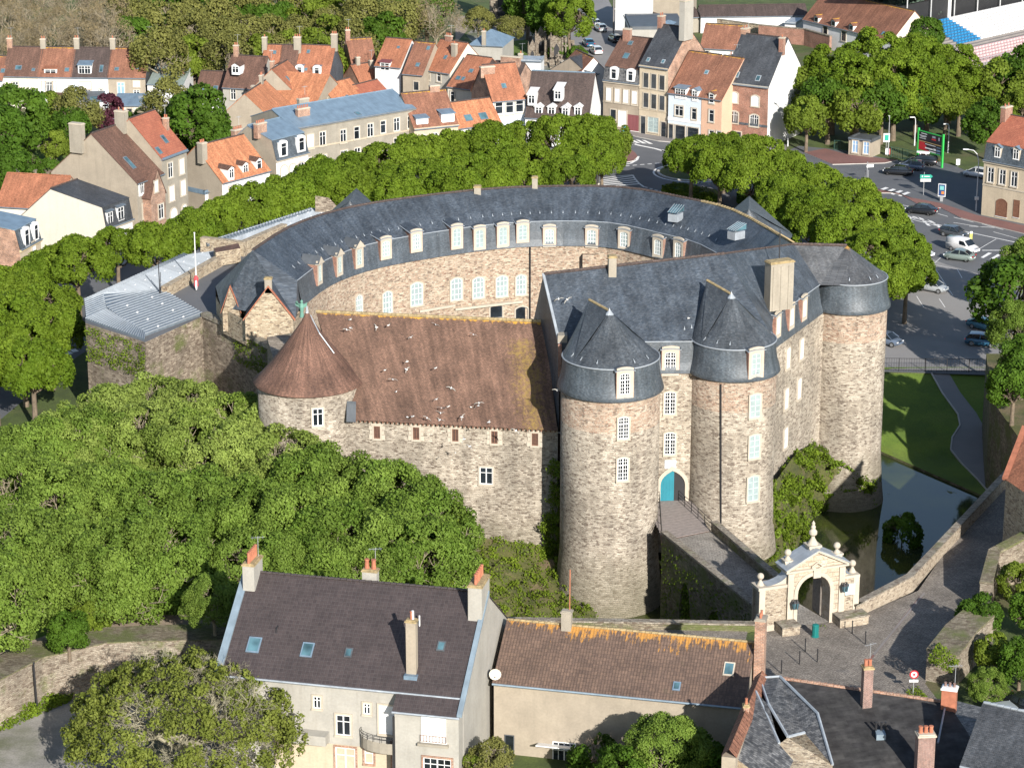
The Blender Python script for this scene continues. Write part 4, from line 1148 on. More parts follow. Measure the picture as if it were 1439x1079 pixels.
dp_ = MB(); p = at_court(745, 345)[0]; dp_.tube([RL(p + Vector((0, -.15, 0))), RL(Vector((p.x, p.y - .15, 3)))], .1, 6)
dp_.build('drainpipe', M['iron'], rw)
bt = MB(); p = at_court(828, 380)[0]; q = RL(p); bt.box(q.x-.8, q.y-.9, 3, q.x+.8, q.y+.5, 13); bt.build('buttress', M['stone_court'], rw)
hk = MB()
for i in range(1, len(BR) - 6):
    p = BR[i]; r_ = RL(RIDd[i]); q = p.lerp(r_, .22); hooks(hk, [q, q.lerp(BR[i+1].lerp(RL(RIDd[i+1]), .22), .5)], (r_ - p))
hk.build('roof_hook', M['lead'], rw)
stack(rw, RL(V(671, 276, 298.4)) + Vector((0, 0, -.8)), .8, .8, 1.9, 'chim'); stack(rw, RL(V(751.5, 271, 300.3)) + Vector((0, 0, -.8)), .65, .65, 2.6, 'chim')
# two glazed roof lanterns
for px, py, rz in ((949, 303, -.5), (1034, 328, -.85)):
    P = V(px, py, 291 if px < 1000 else 281); b = MB(); b.box(-.8, -1, 0, .8, 1.2, 1.2)
    o = b.build('roof_lantern', M['lead'], rw); o.location = RL(P) + Vector((0, 0, -.6)); o.rotation_euler = (0, 0, rz); o.scale = (.72, .72, .72)
    g = MB(); g.face([(-.85, -1.1, 1.5), (.85, -1.1, 1.5), (.85, 1.4, 2.3), (-.85, 1.4, 2.3)]); g.face([(-.85, -1.1, 1.5), (-.85, 1.4, 2.3), (-.85, 1.4, 1.4)]); g.face([(.85, -1.1, 1.5), (.85, 1.4, 1.4), (.85, 1.4, 2.3)])
    g.build('glazing', M['glass_sky'], o)
    f = MB()
    for i in range(5): x = -.85 + i*.425; f.obox((x, .15, 1.93), (.03, 0, 0), (0, 1.27, .4), (0, -.02, .03))
    f.build('glazing_bar', M['lead'], o)
# left end: stone gable blocks
def gable_block(x0, x1, y0, y1, z0, ze, za, mat, cop=True, nm='gable_block'):
    xm = (x0 + x1)/2
    b = MB(); F = lambda x, z, y=y0: RL((x, y, z))
    b.face([F(x0, z0), F(x1, z0), F(x1, ze), F(xm, za), F(x0, ze)])
    b.face([F(x0, z0, y1), F(x0, z0), F(x0, ze), F(x0, ze, y1)]); b.face([F(x1, z0), F(x1, z0, y1), F(x1, ze, y1), F(x1, ze)])
    o = b.build(nm, M[mat], rw)
    r = MB(); r.face([F(x0-.15, ze-.1), F(xm, za+.02), F(xm, za+.02, y1), F(x0-.15, ze-.1, y1)]); r.face([F(xm, za+.02), F(x1+.15, ze-.1), F(x1+.15, ze-.1, y1), F(xm, za+.02, y1)])
    r.build('slate_slope', M['slate'], o)
    c = MB()
    for a, q in (((x0-.2, ze-.1), (xm, za+.1)), ((xm, za+.1), (x1+.2, ze-.1))):
        pa, pb = F(*a), F(*q); c.obox((pa+pb)/2, (pb-pa)/2, (0, .22, 0), Vector((0, 0, .08)))
    c.build('brick_coping', M['terracotta'], o)
    return o
gable_block(-28.2, -23.1, 266.6, 274, 11.3, 13.6, 17.1, 'flint')
gable_block(-31.0, -29.2, 270.6, 276, 11, 13.2, 16.0, 'flint')
stack(rw, RL((-25.65, 266.9, 16.4)), .75, .6, 1.5, 'chim')
eg = MB(); r0_, o0_, f1_, f2_, i0_ = RL(RIDd[0]), RL((-32.3, 276.0, 14.5)), RL((-31.2, 271.2, 13.5)), RL((-22.9, 267.2, 13.5)), RL((INd[0].x, INd[0].y, 14.05))
eg.face([o0_, f1_, r0_]); eg.face([f1_, f2_, r0_]); eg.face([f2_, i0_, BR[0], r0_])
eg.build('end_roof', M['slate'], rw)
ew = MB(); ew.prism([(-32.3-RO.x, 276.0-RO.y), (-31.2-RO.x, 271.7-RO.y), (-28.3-RO.x, 267.3-RO.y), (-23.2-RO.x, 267.1-RO.y), (INN[0][0]-RO.x, INN[0][1]-RO.y)], 10.5, 13.3, 0, top=False); ew.build('end_wall', M['flint'], rw)
# small towers standing behind the ridge
for (c, r_, ze_, za_, lab) in (((-18.2, 299.0), 5.6, 14.6, 19.6, 0), ((27.4, 294.8), 5.0, 15.4, 19.7, 1)):
    b = MB(); b.lathe(c[0]-RO.x, c[1]-RO.y, [(r_-.2, 0), (r_-.2, ze_)], 24); o = b.build('rear_tower', M['stone_grey'], rw)
    b = MB(); twin_cone(b, (c[0]-RO.x, c[1]-RO.y), r_, ze_, (c[0]-RO.x, c[1]-RO.y+1.0, za_), (c[0]-RO.x-.5, c[1]-RO.y-4, za_ - .3), 0, 24); b.build('cone_roof', M['slate_tower'], o)
# court floor
sheet('courtyard', [(p[0], p[1]) for p in INN] + [(16, 252), (2, 248), (-18, 252)], 4.3, M['cobble'], 1, world=True)

# ------------------------------------------------------------ bastion with zinc roofs, far left
BT = 11.3
bz = thing('castle_bastion', 'mossy grey stone bastion of the castle carrying a standing-seam zinc roof', 'bastion', (-38, 275, 0))
BO = Vector((-38, 275, 0)); BLc = lambda p: Vector(p) - BO
ba = [W(119, 425, BT), W(120, 452, BT), W(204, 479, BT), W(284, 443, BT), W(330, 463, BT), W(392, 497, BT), W(416, 484, BT), Vector((-21.5, 275, BT)), Vector((-19, 288, BT)), Vector((-12, 303, BT)), W(470, 297, BT), W(284, 346, BT), W(257, 362, BT)]
b = MB(); b.prism([(p.x - BO.x, p.y - BO.y) for p in ba], -3, BT - .15, 0, 1); b.build('wall', [M['stone_grey'], M['asphalt']], bz)
cp = MB()
for i in (3, 4):
    p, q = ba[i], ba[i+1]; d = (q-p); n = wall_n(p, q)
    if i >= 3: cp.obox(BLc((p+q)/2 + Vector((0, 0, .1))) - n*.3, d/2, n*.45, (0, 0, .22))
cp.build('coping', M['cap'], bz)
def seam_roof(name, quad, n, parent=bz, z=BT, lift=(0.12, .12, .12, .12), alongfirst=True, w=.045, th=.10, mat='zinc', spots=True):
    P = [W(x, y, z) + Vector((0, 0, l_)) for (x, y), l_ in zip(quad, lift)]
    b = MB(); b.face([BLc(p) for p in P]); 
    for i in range(4): q0, q1 = BLc(P[i]), BLc(P[(i+1) % 4]); b.face([q0 - Vector((0,0,.3)), q1 - Vector((0,0,.3)), q1, q0])
    o = b.build(name, M[mat], parent)
    s = MB()
    for i in range(n + 1):
        t = i/n; a = P[0].lerp(P[1], t); c = P[3].lerp(P[2], t)
        s.obox(BLc((a+c)/2 + Vector((0, 0, th/2))), (c-a)/2, (P[1]-P[0]).normalized()*w, (0, 0, th/2))
    kind(s.build('standing_seams', M['lead' if mat == 'zinc' else mat], o), 'stuff')
    if spots:
        d = MB()
        for k in (.28, .72):
            for i in range(0, n, 4):
                p = P[0].lerp(P[1], (i + 2)/n).lerp(P[3].lerp(P[2], (i + 2)/n), k); q = BLc(p); d.box(q.x-.09, q.y-.2, q.z, q.x+.09, q.y+.2, q.z + .1)
        kind(d.build('zinc_vents', M['white'], o), 'stuff')
    return o
seam_roof('zinc_roof', [(150, 438), (203, 471), (284, 441), (229, 412)], 15, lift=(.5, .12, .14, .5))
seam_roof('zinc_roof', [(146, 420), (264, 366), (338, 353), (229, 412)], 34, lift=(.62, .62, .4, .5))
seam_roof('zinc_roof', [(146, 420), (150, 438), (229, 412), (192, 416)], 4, lift=(.6, .48, .48, .5), spots=False)
seam_roof('zinc_edge_roof', [(120, 448), (203, 477), (204, 470), (150, 440)], 26, lift=(.05, .05, .3, .5), spots=False)
seam_roof('zinc_edge_roof', [(121, 447), (119, 424), (146, 420), (150, 440)], 8, lift=(.05, .05, .6, .5), spots=False)
seam_roof('zinc_edge_roof', [(119, 424), (257, 360), (264, 366), (146, 420)], 40, lift=(.3, .3, .65, .65), spots=False)
seam_roof('zinc_roof', [(286, 346), (436, 299), (478, 298), (340, 344)], 38, lift=(.4, .5, .3, .1), z=BT + .4)
seam_roof('zinc_edge_roof', [(285, 345), (434, 297), (438, 302), (292, 350)], 34, lift=(.35, .35, .6, .6), z=BT + .4, spots=False)
iw = MB()
def lwall(b, a, c, th, z0, z1, m=0):
    d = (c-a); n = Vector((-d.y, d.x, 0)).normalized()*th/2; q = [(p.x-BO.x, p.y-BO.y) for p in (a-n, c-n, c+n, a+n)]
    b.prism(q, z0, z1, m)
lwall(iw, W(231, 416, BT), W(338, 355, BT), .8, BT - .2, BT + 1.1); lwall(iw, W(284, 351, BT), W(345, 358, BT), .8, BT - .2, BT + 1.6); lwall(iw, W(340, 356, BT), W(400, 330, BT), .8, BT-.2, BT + 1.4)
iw.build('parapet_wall', M['flint'], bz)
ht = MB(); ht.prism([(p.x-BO.x, p.y-BO.y) for p in (W(300, 350, 12.9), W(335, 343, 12.9), W(338, 350, 12.9), W(303, 356, 12.9))], BT, BT + 1.7, 0, 1); ht.build('brick_shed', [M['flint'], M['tile_brown']], bz)
st_ = MB(); p = W(470, 297, BT); st_.face([BLc(V(x, y, 318)) for x, y in ((443, 300), (443, 275), (462, 278), (480, 297), (480, 303))]); st_.face([BLc(V(x, y, 318.8)) for x, y in ((443, 300), (443, 275), (462, 278), (480, 297), (480, 303))])
st_.build('stone_fin_wall', M['stone_grey'], bz)
tb = MB(); tq = [W(x, y, 11.3) for x, y in ((287, 446), (330, 463), (392, 497), (416, 484), (412, 440), (345, 395), (300, 392), (287, 400))]
lt = MB(); q = [W(386, 492, BT), W(413, 470, BT), W(418, 500, BT), W(400, 520, BT)]
lt.prism([(-25.5-BO.x, 262-BO.y), (-23.4-BO.x, 250-BO.y), (-21-BO.x, 250-BO.y), (-22-BO.x, 264-BO.y)], 4, 13, 0); lt.build('linking_wall', M['stone_grey'], bz)
rd = MB(); p = W(410, 461, 10); 
# flag pole and rod on the terrace
fp = thing('flagpole', 'white flagpole with a furled red and white flag on the zinc terrace', 'flagpole', W(276, 403, BT + .3))
b = MB(); b.tube([(0, 0, -.3), (0, 0, 6.2)], [.09, .05], 8); b.sphere((0, 0, 6.25), .1); b.build('pole', M['white'], fp)
b = MB(); b.lathe(0, -.12, [(.12, -.1), (.28, .2), (.22, .6), (.30, 1.0), (.1, 1.35)], 8); b.build('furled_flag', m_plain('flag_red', (.5, .06, .07), .8, var=.3, scale=3), fp)
b = MB(); b.lathe(.02, -.3, [(.05, -.3), (.13, 0), (.12, .7), (.05, 1.0)], 8); b.build('white_fold', M['white'], fp)
rp = thing('mast', 'thin dark mast standing on the zinc roof of the bastion', 'mast', W(225, 414, BT + .3)); b = MB(); b.tube([(0, 0, -.2), (-.05, 0, 3.6)], [.08, .05], 6); b.tube([(0.12, 0, -.2), (.12, 0, 2.6)], .04, 6); b.build('pole', M['iron'], rp)
# ------------------------------------------------------------ bridge to the castle door
def unit(v): v = Vector((v[0], v[1], 0)); return v.normalized()
def arch_wall(b, p, q, z0, z1, th, arches, m=0, step=0.4, n_out=None):
    """upright wall with arched openings; arches = (s0, s1, spring, top)"""
    d = Vector((q[0]-p[0], q[1]-p[1], 0)); L = d.length; d.normalize(); n = Vector((-d.y, d.x, 0))*th
    ss = sorted(set([0, L] + [k*step for k in range(int(L/step)+1)] + [s for a in arches for s in a[:2]] + [a[0] + .01 for a in arches] + [a[1] - .01 for a in arches]))
    def bot(s):
        for s0, s1, sp, tp in arches:
            if s0 < s < s1:
                t = (s - (s0+s1)/2)/((s1-s0)/2); return sp + (tp-sp)*math.sqrt(max(0, 1-t*t))
        return z0
    P = Vector((p[0], p[1], 0))
    for a, c in zip(ss[:-1], ss[1:]):
        za, zc = bot(a), bot(c)
        A, C = P + d*a, P + d*c
        f = lambda v, z: (v.x, v.y, z)
        b.face([f(A, za), f(C, zc), f(C, z1), f(A, z1)], m, [(a, za), (c, zc), (c, z1), (a, z1)])
        A2, C2 = A + n, C + n
        b.face([f(C2, zc), f(A2, za), f(A2, z1), f(C2, z1)], m, [(c, zc), (a, za), (a, z1), (c, z1)])
        b.face([f(A, z1), f(C, z1), f(C2, z1), f(A2, z1)], m)
        b.face([f(A, za), f(A2, za), f(C2, zc), f(C, zc)], m)
    for s in (0, L):
        A = P + d*s; b.face([(A.x, A.y, z0), ((A+n).x, (A+n).y, z0), ((A+n).x, (A+n).y, z1), (A.x, A.y, z1)], m)
Lf, Ln = W(930, 747, 5.1), W(1062, 853, 5.1); Rf, Rn = W(1000, 733, 5.1), W(1098, 818, 5.1)
BG = thing('stone_bridge', 'stone footbridge over the moat leading to the teal castle door', 'bridge', (18, 220, -5)); GO = Vector((18, 220, -5)); GL = lambda p: Vector(p) - GO
gx = unit(GATE_B - GATE_A); gn = Vector((-gx.y, gx.x, 0)); GLEN = (GATE_B - GATE_A).length
gc = GATE_A.lerp(GATE_B, .535)
b = MB(); L_ = (Ln - Lf).length
arch_wall(b, GL(Ln), GL(Lf), 0, 10.0, -.45, [(6.2, 9.4, 4.0, 6.6), (12.8, 15.2, 3.5, 7.0)] , 0); b.build('left_parapet_wall', M['stone_moss_shade'], BG)
b = MB(); arch_wall(b, GL(Rn), GL(Rf), 0, 10.0, -.45, [(4.5, 8, 4.0, 6.6)], 0); b.build('right_parapet_wall', M['stone_moss_shade'], BG)
cp = MB()
for a, c in ((Lf, Ln), (Rf, Rn)):
    cp.obox(GL((a+c)/2) + Vector((0, 0, -.78)) , (c-a)/2, unit((c-a).cross(Vector((0,0,1))))*.36, (0, 0, .12))
cb = MB()
for a, c in ((Lf, Ln), (Rf, Rn)):
    m_ = (a+c)/2; side = unit((c-a).cross(Vector((0,0,1))))
    s_ = -1 if a is Rf else -1
    cb.obox(Vector((GL(m_).x, GL(m_).y, 10.08)) + side*(-.22), Vector((c.x-a.x, c.y-a.y, 0))/2, side*.34, (0, 0, .1))
cb.build('coping', M['cap'], BG)
dk = MB()
pts = [V3(Lf, 4.15), V3(Rf, 4.15), V3(Rn, 4.1), gc + gx*1.65 + Vector((0, 0, .05)), gc - gx*1.65 + Vector((0, 0, .05)), V3(Ln, 4.1)]
q = [GL(p) for p in pts]; dk.face([q[0], q[5], q[4], q[3], q[2], q[1]]); 
dk.build('stone_deck', M['deck'], BG)
d0, d1 = on_wall(926, 712, FA, FB), on_wall(953, 712, FA, FB)
dk = MB(); a0, a1 = V3(d0, 4.32), V3(d1, 4.32)
dk.face([GL(a0), GL(V3(Lf, 4.2)), GL(V3(Rf, 4.2)), GL(a1)])
for i in range(14):
    t = (i + .5)/14; dk.obox(GL(a0.lerp(V3(Lf, 4.2), t).lerp(a1.lerp(V3(Rf, 4.2), t), .5)) + Vector((0, 0, .03)), (V3(Rf, 4.2) - V3(Lf, 4.2))/2*.92, (V3(Lf, 4.2) - a0)/2/14*.9, (0, 0, .02))
dk.build('timber_deck', m_plain('grey_timber', (.22, .19, .175), .8, var=.2, scale=3), BG)
db = MB(); db.prism([(GL(p).x, GL(p).y) for p in (a0, Lf, Rf, a1)], 8.6, 9.1); db.build('deck_beam', M['brown_wood'], BG)
for a, c in ((a0, V3(Lf, 4.2)), (a1, V3(Rf, 4.2))):
    r = MB(); n_ = 5
    for i in range(n_ + 1): p = GL(a.lerp(c, i/n_)); r.tube([p, p + Vector((0, 0, 1.05))], .035, 5)
    for h in (.35, .7, 1.05): r.tube([GL(a) + Vector((0, 0, h)), GL(c) + Vector((0, 0, h))], .03, 5)
    r.build('iron_railing', M['iron'], BG)

# ------------------------------------------------------------ gate
gz = math.atan2(gx.y, gx.x)
gt = thing('monumental_gate', 'pale stone arched gateway with pediment and ball finials opening on the bridge', 'gate', GATE_A, gz)
T = GLEN; f_ = lambda t: t*T
c0, c1, o0, o1 = f_(.285), f_(.83), f_(.375), f_(.70)
PT = 4.05; D_ = 1.5
def front_arch(b, x0, x1, a0, a1, z1, spring, top, y0, y1, m=0):
    n = 16
    xs = [x0, a0 - 1e-3] + [a0 + (a1-a0)*(0.5 - 0.5*math.cos(math.pi*i/n)) for i in range(n+1)] + [a1 + 1e-3, x1]
    def bz_(x): 
        if x < a0 or x > a1: return 0.0
        t = (x-(a0+a1)/2)/((a1-a0)/2); return spring + (top-spring)*math.sqrt(max(0, 1-t*t))
    for a, c in zip(xs[:-1], xs[1:]):
        za, zc = bz_(a), bz_(c)
        if a < a0 and c < a0 + 1e-6 and c < a0: zc = 0
        b.face([(a, y0, za), (c, y0, zc), (c, y0, z1(c)), (a, y0, z1(a))], m); b.face([(c, y1, zc), (a, y1, za), (a, y1, z1(a)), (c, y1, z1(c))], m)
        b.face([(a, y0, za), (a, y1, za), (c, y1, zc), (c, y0, zc)], m); b.face([(a, y0, z1(a)), (c, y0, z1(c)), (c, y1, z1(c)), (a, y1, z1(a))], m)
    for x in (x0, x1): b.face([(x, y0, 0), (x, y1, 0), (x, y1, z1(x)), (x, y0, z1(x))], m)
cm = (c0+c1)/2
ped = lambda x: 5.25 + 1.45*(1 - abs(x-cm)/((c1-c0)/2 + .35))
b = MB(); front_arch(b, c0, c1, o0, o1, lambda x: 5.25, 2.9, 4.55, 0, D_); b.build('arch_block', M['ashlar'], gt)
b = MB(); i_ = [( (o0+o1)/2 + x, z) for x, z in outline(o1-o0, 4.55, 1.65, 0, 14)]; o_ = [((o0+o1)/2 + x, z) for x, z in outline(o1-o0+.7, 4.9, 1.95, 0, 14)]
ring(b, i_, o_, -.09, .02, 0, open_bottom=True); b.build('archivolt', M['dress'], gt)
for xp in (c0 - .12, c1 - .42):
    b = MB(); b.box(xp, -.14, 0, xp + .54, .02, 5.0); b.box(xp - .02, -.15, 2.75, xp + .56, .02, 2.95); b.build('pilaster', M['dress'], gt)
b = MB(); b.box(cm - .35, -.2, 4.35, cm + .35, .02, 5.1); b.tube([(cm - .55, -.16, 5.35), (cm, -.2, 5.15), (cm + .55, -.16, 5.35)], .09, 6); b.tube([(cm-.5, -.16, 5.4), (cm, -.2, 5.75), (cm+.5, -.16, 5.4)], .08, 6); b.build('keystone', M['dress'], gt)
b = MB()
pl_ = [(c0 - .35, 5.25), (c1 + .35, 5.25), (cm, 6.7)]
for y, fl in ((0, 0), (D_, 1)): b.face([(x, y, z) for x, z in (pl_ if not fl else pl_[::-1])])
b.build('pediment', M['ashlar'], gt)
b = MB()
b.box(c0 - .38, -.3, 5.12, c1 + .38, D_ + .15, 5.27)
for sx in (0, 1):
    a = Vector((pl_[sx][0], D_/2, 5.3)); c = Vector((cm, D_/2, 6.78)); b.obox((a+c)/2, (c-a)/2, (0, D_/2 + .32, 0), (0, 0, .09))
b.build('cornice', M['dress'], gt)
b = MB()
for sx in (0, 1):
    a = Vector((pl_[sx][0] - (.1 if sx == 0 else -.1), D_/2, 5.42)); c = Vector((cm, D_/2, 6.9)); b.obox((a+c)/2, (c-a)/2, (0, D_/2 + .36, 0), (0, 0, .03))
b.build('lead_covering', M['lead'], gt)
def urn(parent, x, y, z, s, name, big=False):
    b = MB()
    b.box(x - .42*s, y - .42*s, z, x + .42*s, y + .42*s, z + .45*s); b.box(x - .52*s, y - .52*s, z + .45*s, x + .52*s, y + .52*s, z + .62*s)
    z2 = z + .62*s
    if big: b.lathe(x, y, [(.42*s, z2), (.16*s, z2 + .45*s), (.12*s, z2 + .6*s), (.30*s, z2 + .78*s), (.30*s, z2 + 1.0*s), (.14*s, z2 + 1.2*s), (.19*s, z2 + 1.3*s), (.15*s, z2 + 1.42*s), (.1*s, z2 + 1.5*s), (.14*s, z2 + 1.6*s), (0, z2 + 1.85*s)], 14, 0, cap=False)
    else: b.lathe(x, y, [(.36*s, z2), (.12*s, z2 + .35*s), (.1*s, z2 + .42*s)], 12, 0, cap=False); b.sphere((x, y, z2 + .72*s), .36*s, 0, 14, 10)
    return b.build(name, M['dress'], parent)
urn(gt, cm, D_*.6, 6.35, 1.15, 'urn_finial', True); urn(gt, c0 + .25, D_*.6, 5.45, .85, 'ball_finial'); urn(gt, c1 - .25, D_*.6, 5.45, .85, 'ball_finial')
# rubble side piers with swept shoulders
for k, (x0, x1) in enumerate(((0.0, c0), (c1, T))):
    b = MB(); b.box(x0, .1, -.5, x1, D_ - .1, PT - .25, 0); b.build('side_pier', M['stone_gate'], gt)
    b = MB(); b.box(x0 - .12, -.02, PT - .25, x1, D_ + .02, PT, 0); b.box(x0 - .08, 0, -.2, x1, D_, .55); 
    xo = x0 if k == 0 else x1; s_ = 1 if k == 0 else -1; xi = x1 if k == 0 else x0
    b.box(min(xo, xo + s_*.55), .04, .5, max(xo, xo + s_*.55), D_ - .04, PT - .2)
    b.build('pier_quoins', M['dress'], gt)
    w = abs(xi - xo) - .75; sc = MB(); ld = MB(); pr = []
    for i in range(9):
        a = R(90*i/8); pr.append((xo + s_*(.75 + w*math.sin(a)), PT + 1.0 - 1.0*math.cos(a)))
    for (xa, za), (xb, zb_) in zip(pr[:-1], pr[1:]):
        for y in (.25, D_ - .25): sc.face([(xa, y, PT - .05), (xb, y, PT - .05), (xb, y, zb_), (xa, y, za)])
        ld.face([(xa, .18, za + .03), (xb, .18, zb_ + .03), (xb, D_ - .18, zb_ + .03), (xa, D_ - .18, za + .03)])
    sc.build('swept_shoulder', M['dress'], gt); ld.build('lead_covering', M['lead'], gt)
    b = MB(); xx = xo + s_*.38; b.lathe(xx, D_*.5, [(.34, PT), (.12, PT + .4), (.1, PT + .5)], 12, 0, cap=False); b.sphere((xx, D_*.5, PT + .78), .3, 0, 14, 10); b.build('ball_finial', M['dress'], gt)
# benches of stone on either side of the opening
for x0, x1 in ((1.5, c0 + .45), (c1 - .9, T + .2)):
    b = MB(); b.box(x0, -1.5, -.1, x1, -.15, .75); b.build('stone_bench', M['stone_gate'], gt); b = MB(); b.box(x0 - .06, -1.6, .75, x1 + .06, -.1, .9); b.build('bench_slab', M['cap'], gt)
b = MB(); b.box(c1 + .25, -.02, 2.3, c1 + 1.15, .1, 3.25); b.build('blue_notice_board', m_plain('pale_blue_sign', (.45, .62, .68), .4), gt)
def lantern(x, z, yy):
    l_ = MB(); l_.tube([(x, .05, z), (x, yy + .15, z + .18), (x, yy, z + .1)], .035, 5); l_.lathe(x, yy, [(.09, z - .62), (.2, z - .08), (.22, z - .05)], 6, 1, smooth=False); l_.lathe(x, yy, [(.25, z - .05), (.1, z + .14), (.05, z + .26)], 6, 0, smooth=False)
    for a in range(6): l_.tube([(x + .1*math.cos(R(60*a)), yy + .1*math.sin(R(60*a)), z - .62), (x + .21*math.cos(R(60*a)), yy + .21*math.sin(R(60*a)), z - .06)], .018, 4)
    l_.build('lantern', [M['iron'], M['glass_sky']], gt)
lantern(c0 + .28, 2.6, -.62); lantern(c0 + .62, 2.5, -.45); lantern(c1 - .2, 3.5, -.6); lantern(c1 + .12, 3.45, -.45)
# open plank leaf folded back inside the arch
b = MB(); b.box(o1 - .06, D_, .05, o1 + .06, D_ + 1.5, 3.9)
for i in range(6): b.box(o1 - .10, D_ + .05 + i*.25, .1, o1 - .06, D_ + .26 + i*.25, 3.85)
b.build('gate_leaf', m_plain('weathered_plank', (.2, .175, .15), .85, var=.3, scale=4), gt)

# ------------------------------------------------------------ parapets and ruined walls
def wall_run(name, label, pts, th, z0, z1, mat, cap=.16, side=1, capm='cap', cat='wall', over=.06):
    """wall along crest points; z1 may be a list; thickness to one side"""
    P = [Vector(p) for p in pts]; base = Vector((P[0].x, P[0].y, z0)); t = thing(name, label, cat, base)
    N = []
    for i in range(len(P)):
        a, c = P[max(i-1, 0)], P[min(i+1, len(P)-1)]; d = unit(c-a); N.append(Vector((-d.y, d.x, 0))*side*th)
    zz_ = z1 if hasattr(z1, '__len__') else [z1]*len(P)
    b = MB(); c_ = MB(); u = 0
    for i in range(len(P)-1):
        A, C = P[i]-base, P[i+1]-base; A2, C2 = A + N[i], C + N[i+1]; L = (P[i+1]-P[i]).length
        za, zc = zz_[i]-z0, zz_[i+1]-z0
        f = lambda v, z: (v.x, v.y, z)
        b.face([f(A, 0), f(C, 0), f(C, zc), f(A, za)], 0, [(u, z0), (u+L, z0), (u+L, zc+z0), (u, za+z0)]); b.face([f(C2, 0), f(A2, 0), f(A2, za), f(C2, zc)], 0, [(u+L, z0), (u, z0), (u, za+z0), (u+L, zc+z0)])
        b.face([f(A, za), f(C, zc), f(C2, zc), f(A2, za)])
        e = N[i].normalized()*over; e2 = N[i+1].normalized()*over
        if cap:
            q = [A - e, C - e2, C2 + e2, A2 + e]; zs = [za, zc, zc, za]
            lo = [f(v, z) for v, z in zip(q, zs)]; hi = [(x, y, z + cap) for x, y, z in lo]
            c_.face(hi); 
            for k in range(4): c_.face([lo[k], lo[(k+1) % 4], hi[(k+1) % 4], hi[k]])
        u += L
    for i in (0, len(P)-1):
        A = P[i]-base; A2 = A + N[i]; h = zz_[i]-z0; b.face([f(A, 0), f(A2, 0), f(A2, h), f(A, h)])
    b.build('masonry', M[mat], t)
    if cap: c_.build('coping', M[capm], t)
    return t
wall_run('parapet_wall', 'long stone parapet between the moat and the cobbled lane right of the gate', [GATE_B + gx*0.05 + gn*.5] + PAR_R, .55, -5.5, 5.15, 'stone_gate', side=1)
wall_run('parapet_wall', 'low stone parapet left of the gate running behind the lichened roof', [Vector((-9, 207.2, 0)), Vector((8, 206.6, 0)), GATE_A + gn*.3 + Vector((0, 0, 0))], .55, -5.5, 4.55, 'stone_moss_shade', side=1)  # darker rubble paints in the shade lying on this parapet
wall_run('rampart_wall', 'tall weathered rampart wall below the earth promenade, bottom left', [W(-140, 1010, 4.3)] + RAMP, 3.2, -1, [4.3]*7, 'wall_old', .12, side=1, capm='stone_moss_shade')
for px0, py0, px1, py1 in ((48, 930, 56, 1000),):
    a = W(48, 931, 4.4); d_ = thing('drainpipe', 'thin black drainpipe running down the weathered rampart wall', 'drainpipe', (a.x, a.y - .2, 0)); b = MB(); b.tube([(0, .1, 4.5), (0, -.1, 4.2), (.1, -.1, -.4)], .09, 6); b.build('pipe', M['iron'], d_)
RU = [W(1303, 908, 7), W(1330, 880, 7), W(1357, 857, 7.3), W(1378, 808, 7.3), W(1390, 770, 7.6), W(1437, 752, 8)]
wall_run('ruined_wall', 'crumbling overgrown stone wall rising right of the no-entry sign', RU[:3], 2.6, 3.5, [6.6, 7.0, 7.3], 'wall_old', .2, side=-1, capm='stone_moss_shade')
wall_run('ruined_wall', 'ruined wall curving beside the shaded lane behind the shrubs', RU[3:], 1.0, 3.5, [6.5, 7.3, 8.2], 'wall_old', .2, side=-1, capm='stone_moss_shade')
bt = thing('rampart_tower', 'big shaded upper town rampart wall overgrown at the top right of the lawn', 'rampart', (60, 270, -4))
b = MB(); q = [W(1386, 497, 6), W(1392, 560, 6), W(1450, 640, 6), W(1700, 640, 6), W(1700, 497, 6)]; b.prism([(p.x-60, p.y-270) for p in q], -1, 10, 0, 1); b.build('masonry', [M['stone_moss_shade'], M['scrub']], bt)
sh = thing('stone_house', 'stone house corner with an orange tiled verge beside the shaded lane', 'house', W(1416, 800, 4))
so = sh.location; q = [W(1416, 668, 12) - so, W(1475, 640, 12) - so, W(1600, 690, 12) - so, W(1600, 760, 12) - so]
b = MB(); b.prism([(p.x, p.y) for p in (W(1414, 674, 12)-so, W(1480, 720, 12)-so, W(1560, 660, 12)-so, W(1470, 600, 12)-so)], -1, 8, 0); b.build('wall', M['flint'], sh)
b = MB(); a, c, d, e = [p - so for p in (W(1412, 673, 12.1), W(1484, 722, 12.1), W(1500, 640, 15), W(1440, 600, 15))]; b.face([a, c, d, e]); b.build('roof', M['tile_orange'], sh)
b = MB(); c_ = a + (e-a)*1.0; b.obox((a+e)/2, (e-a)/2, (.2, -.2, 0), (0, 0, .12)); b.build('verge_tiles', M['terracotta'], sh)

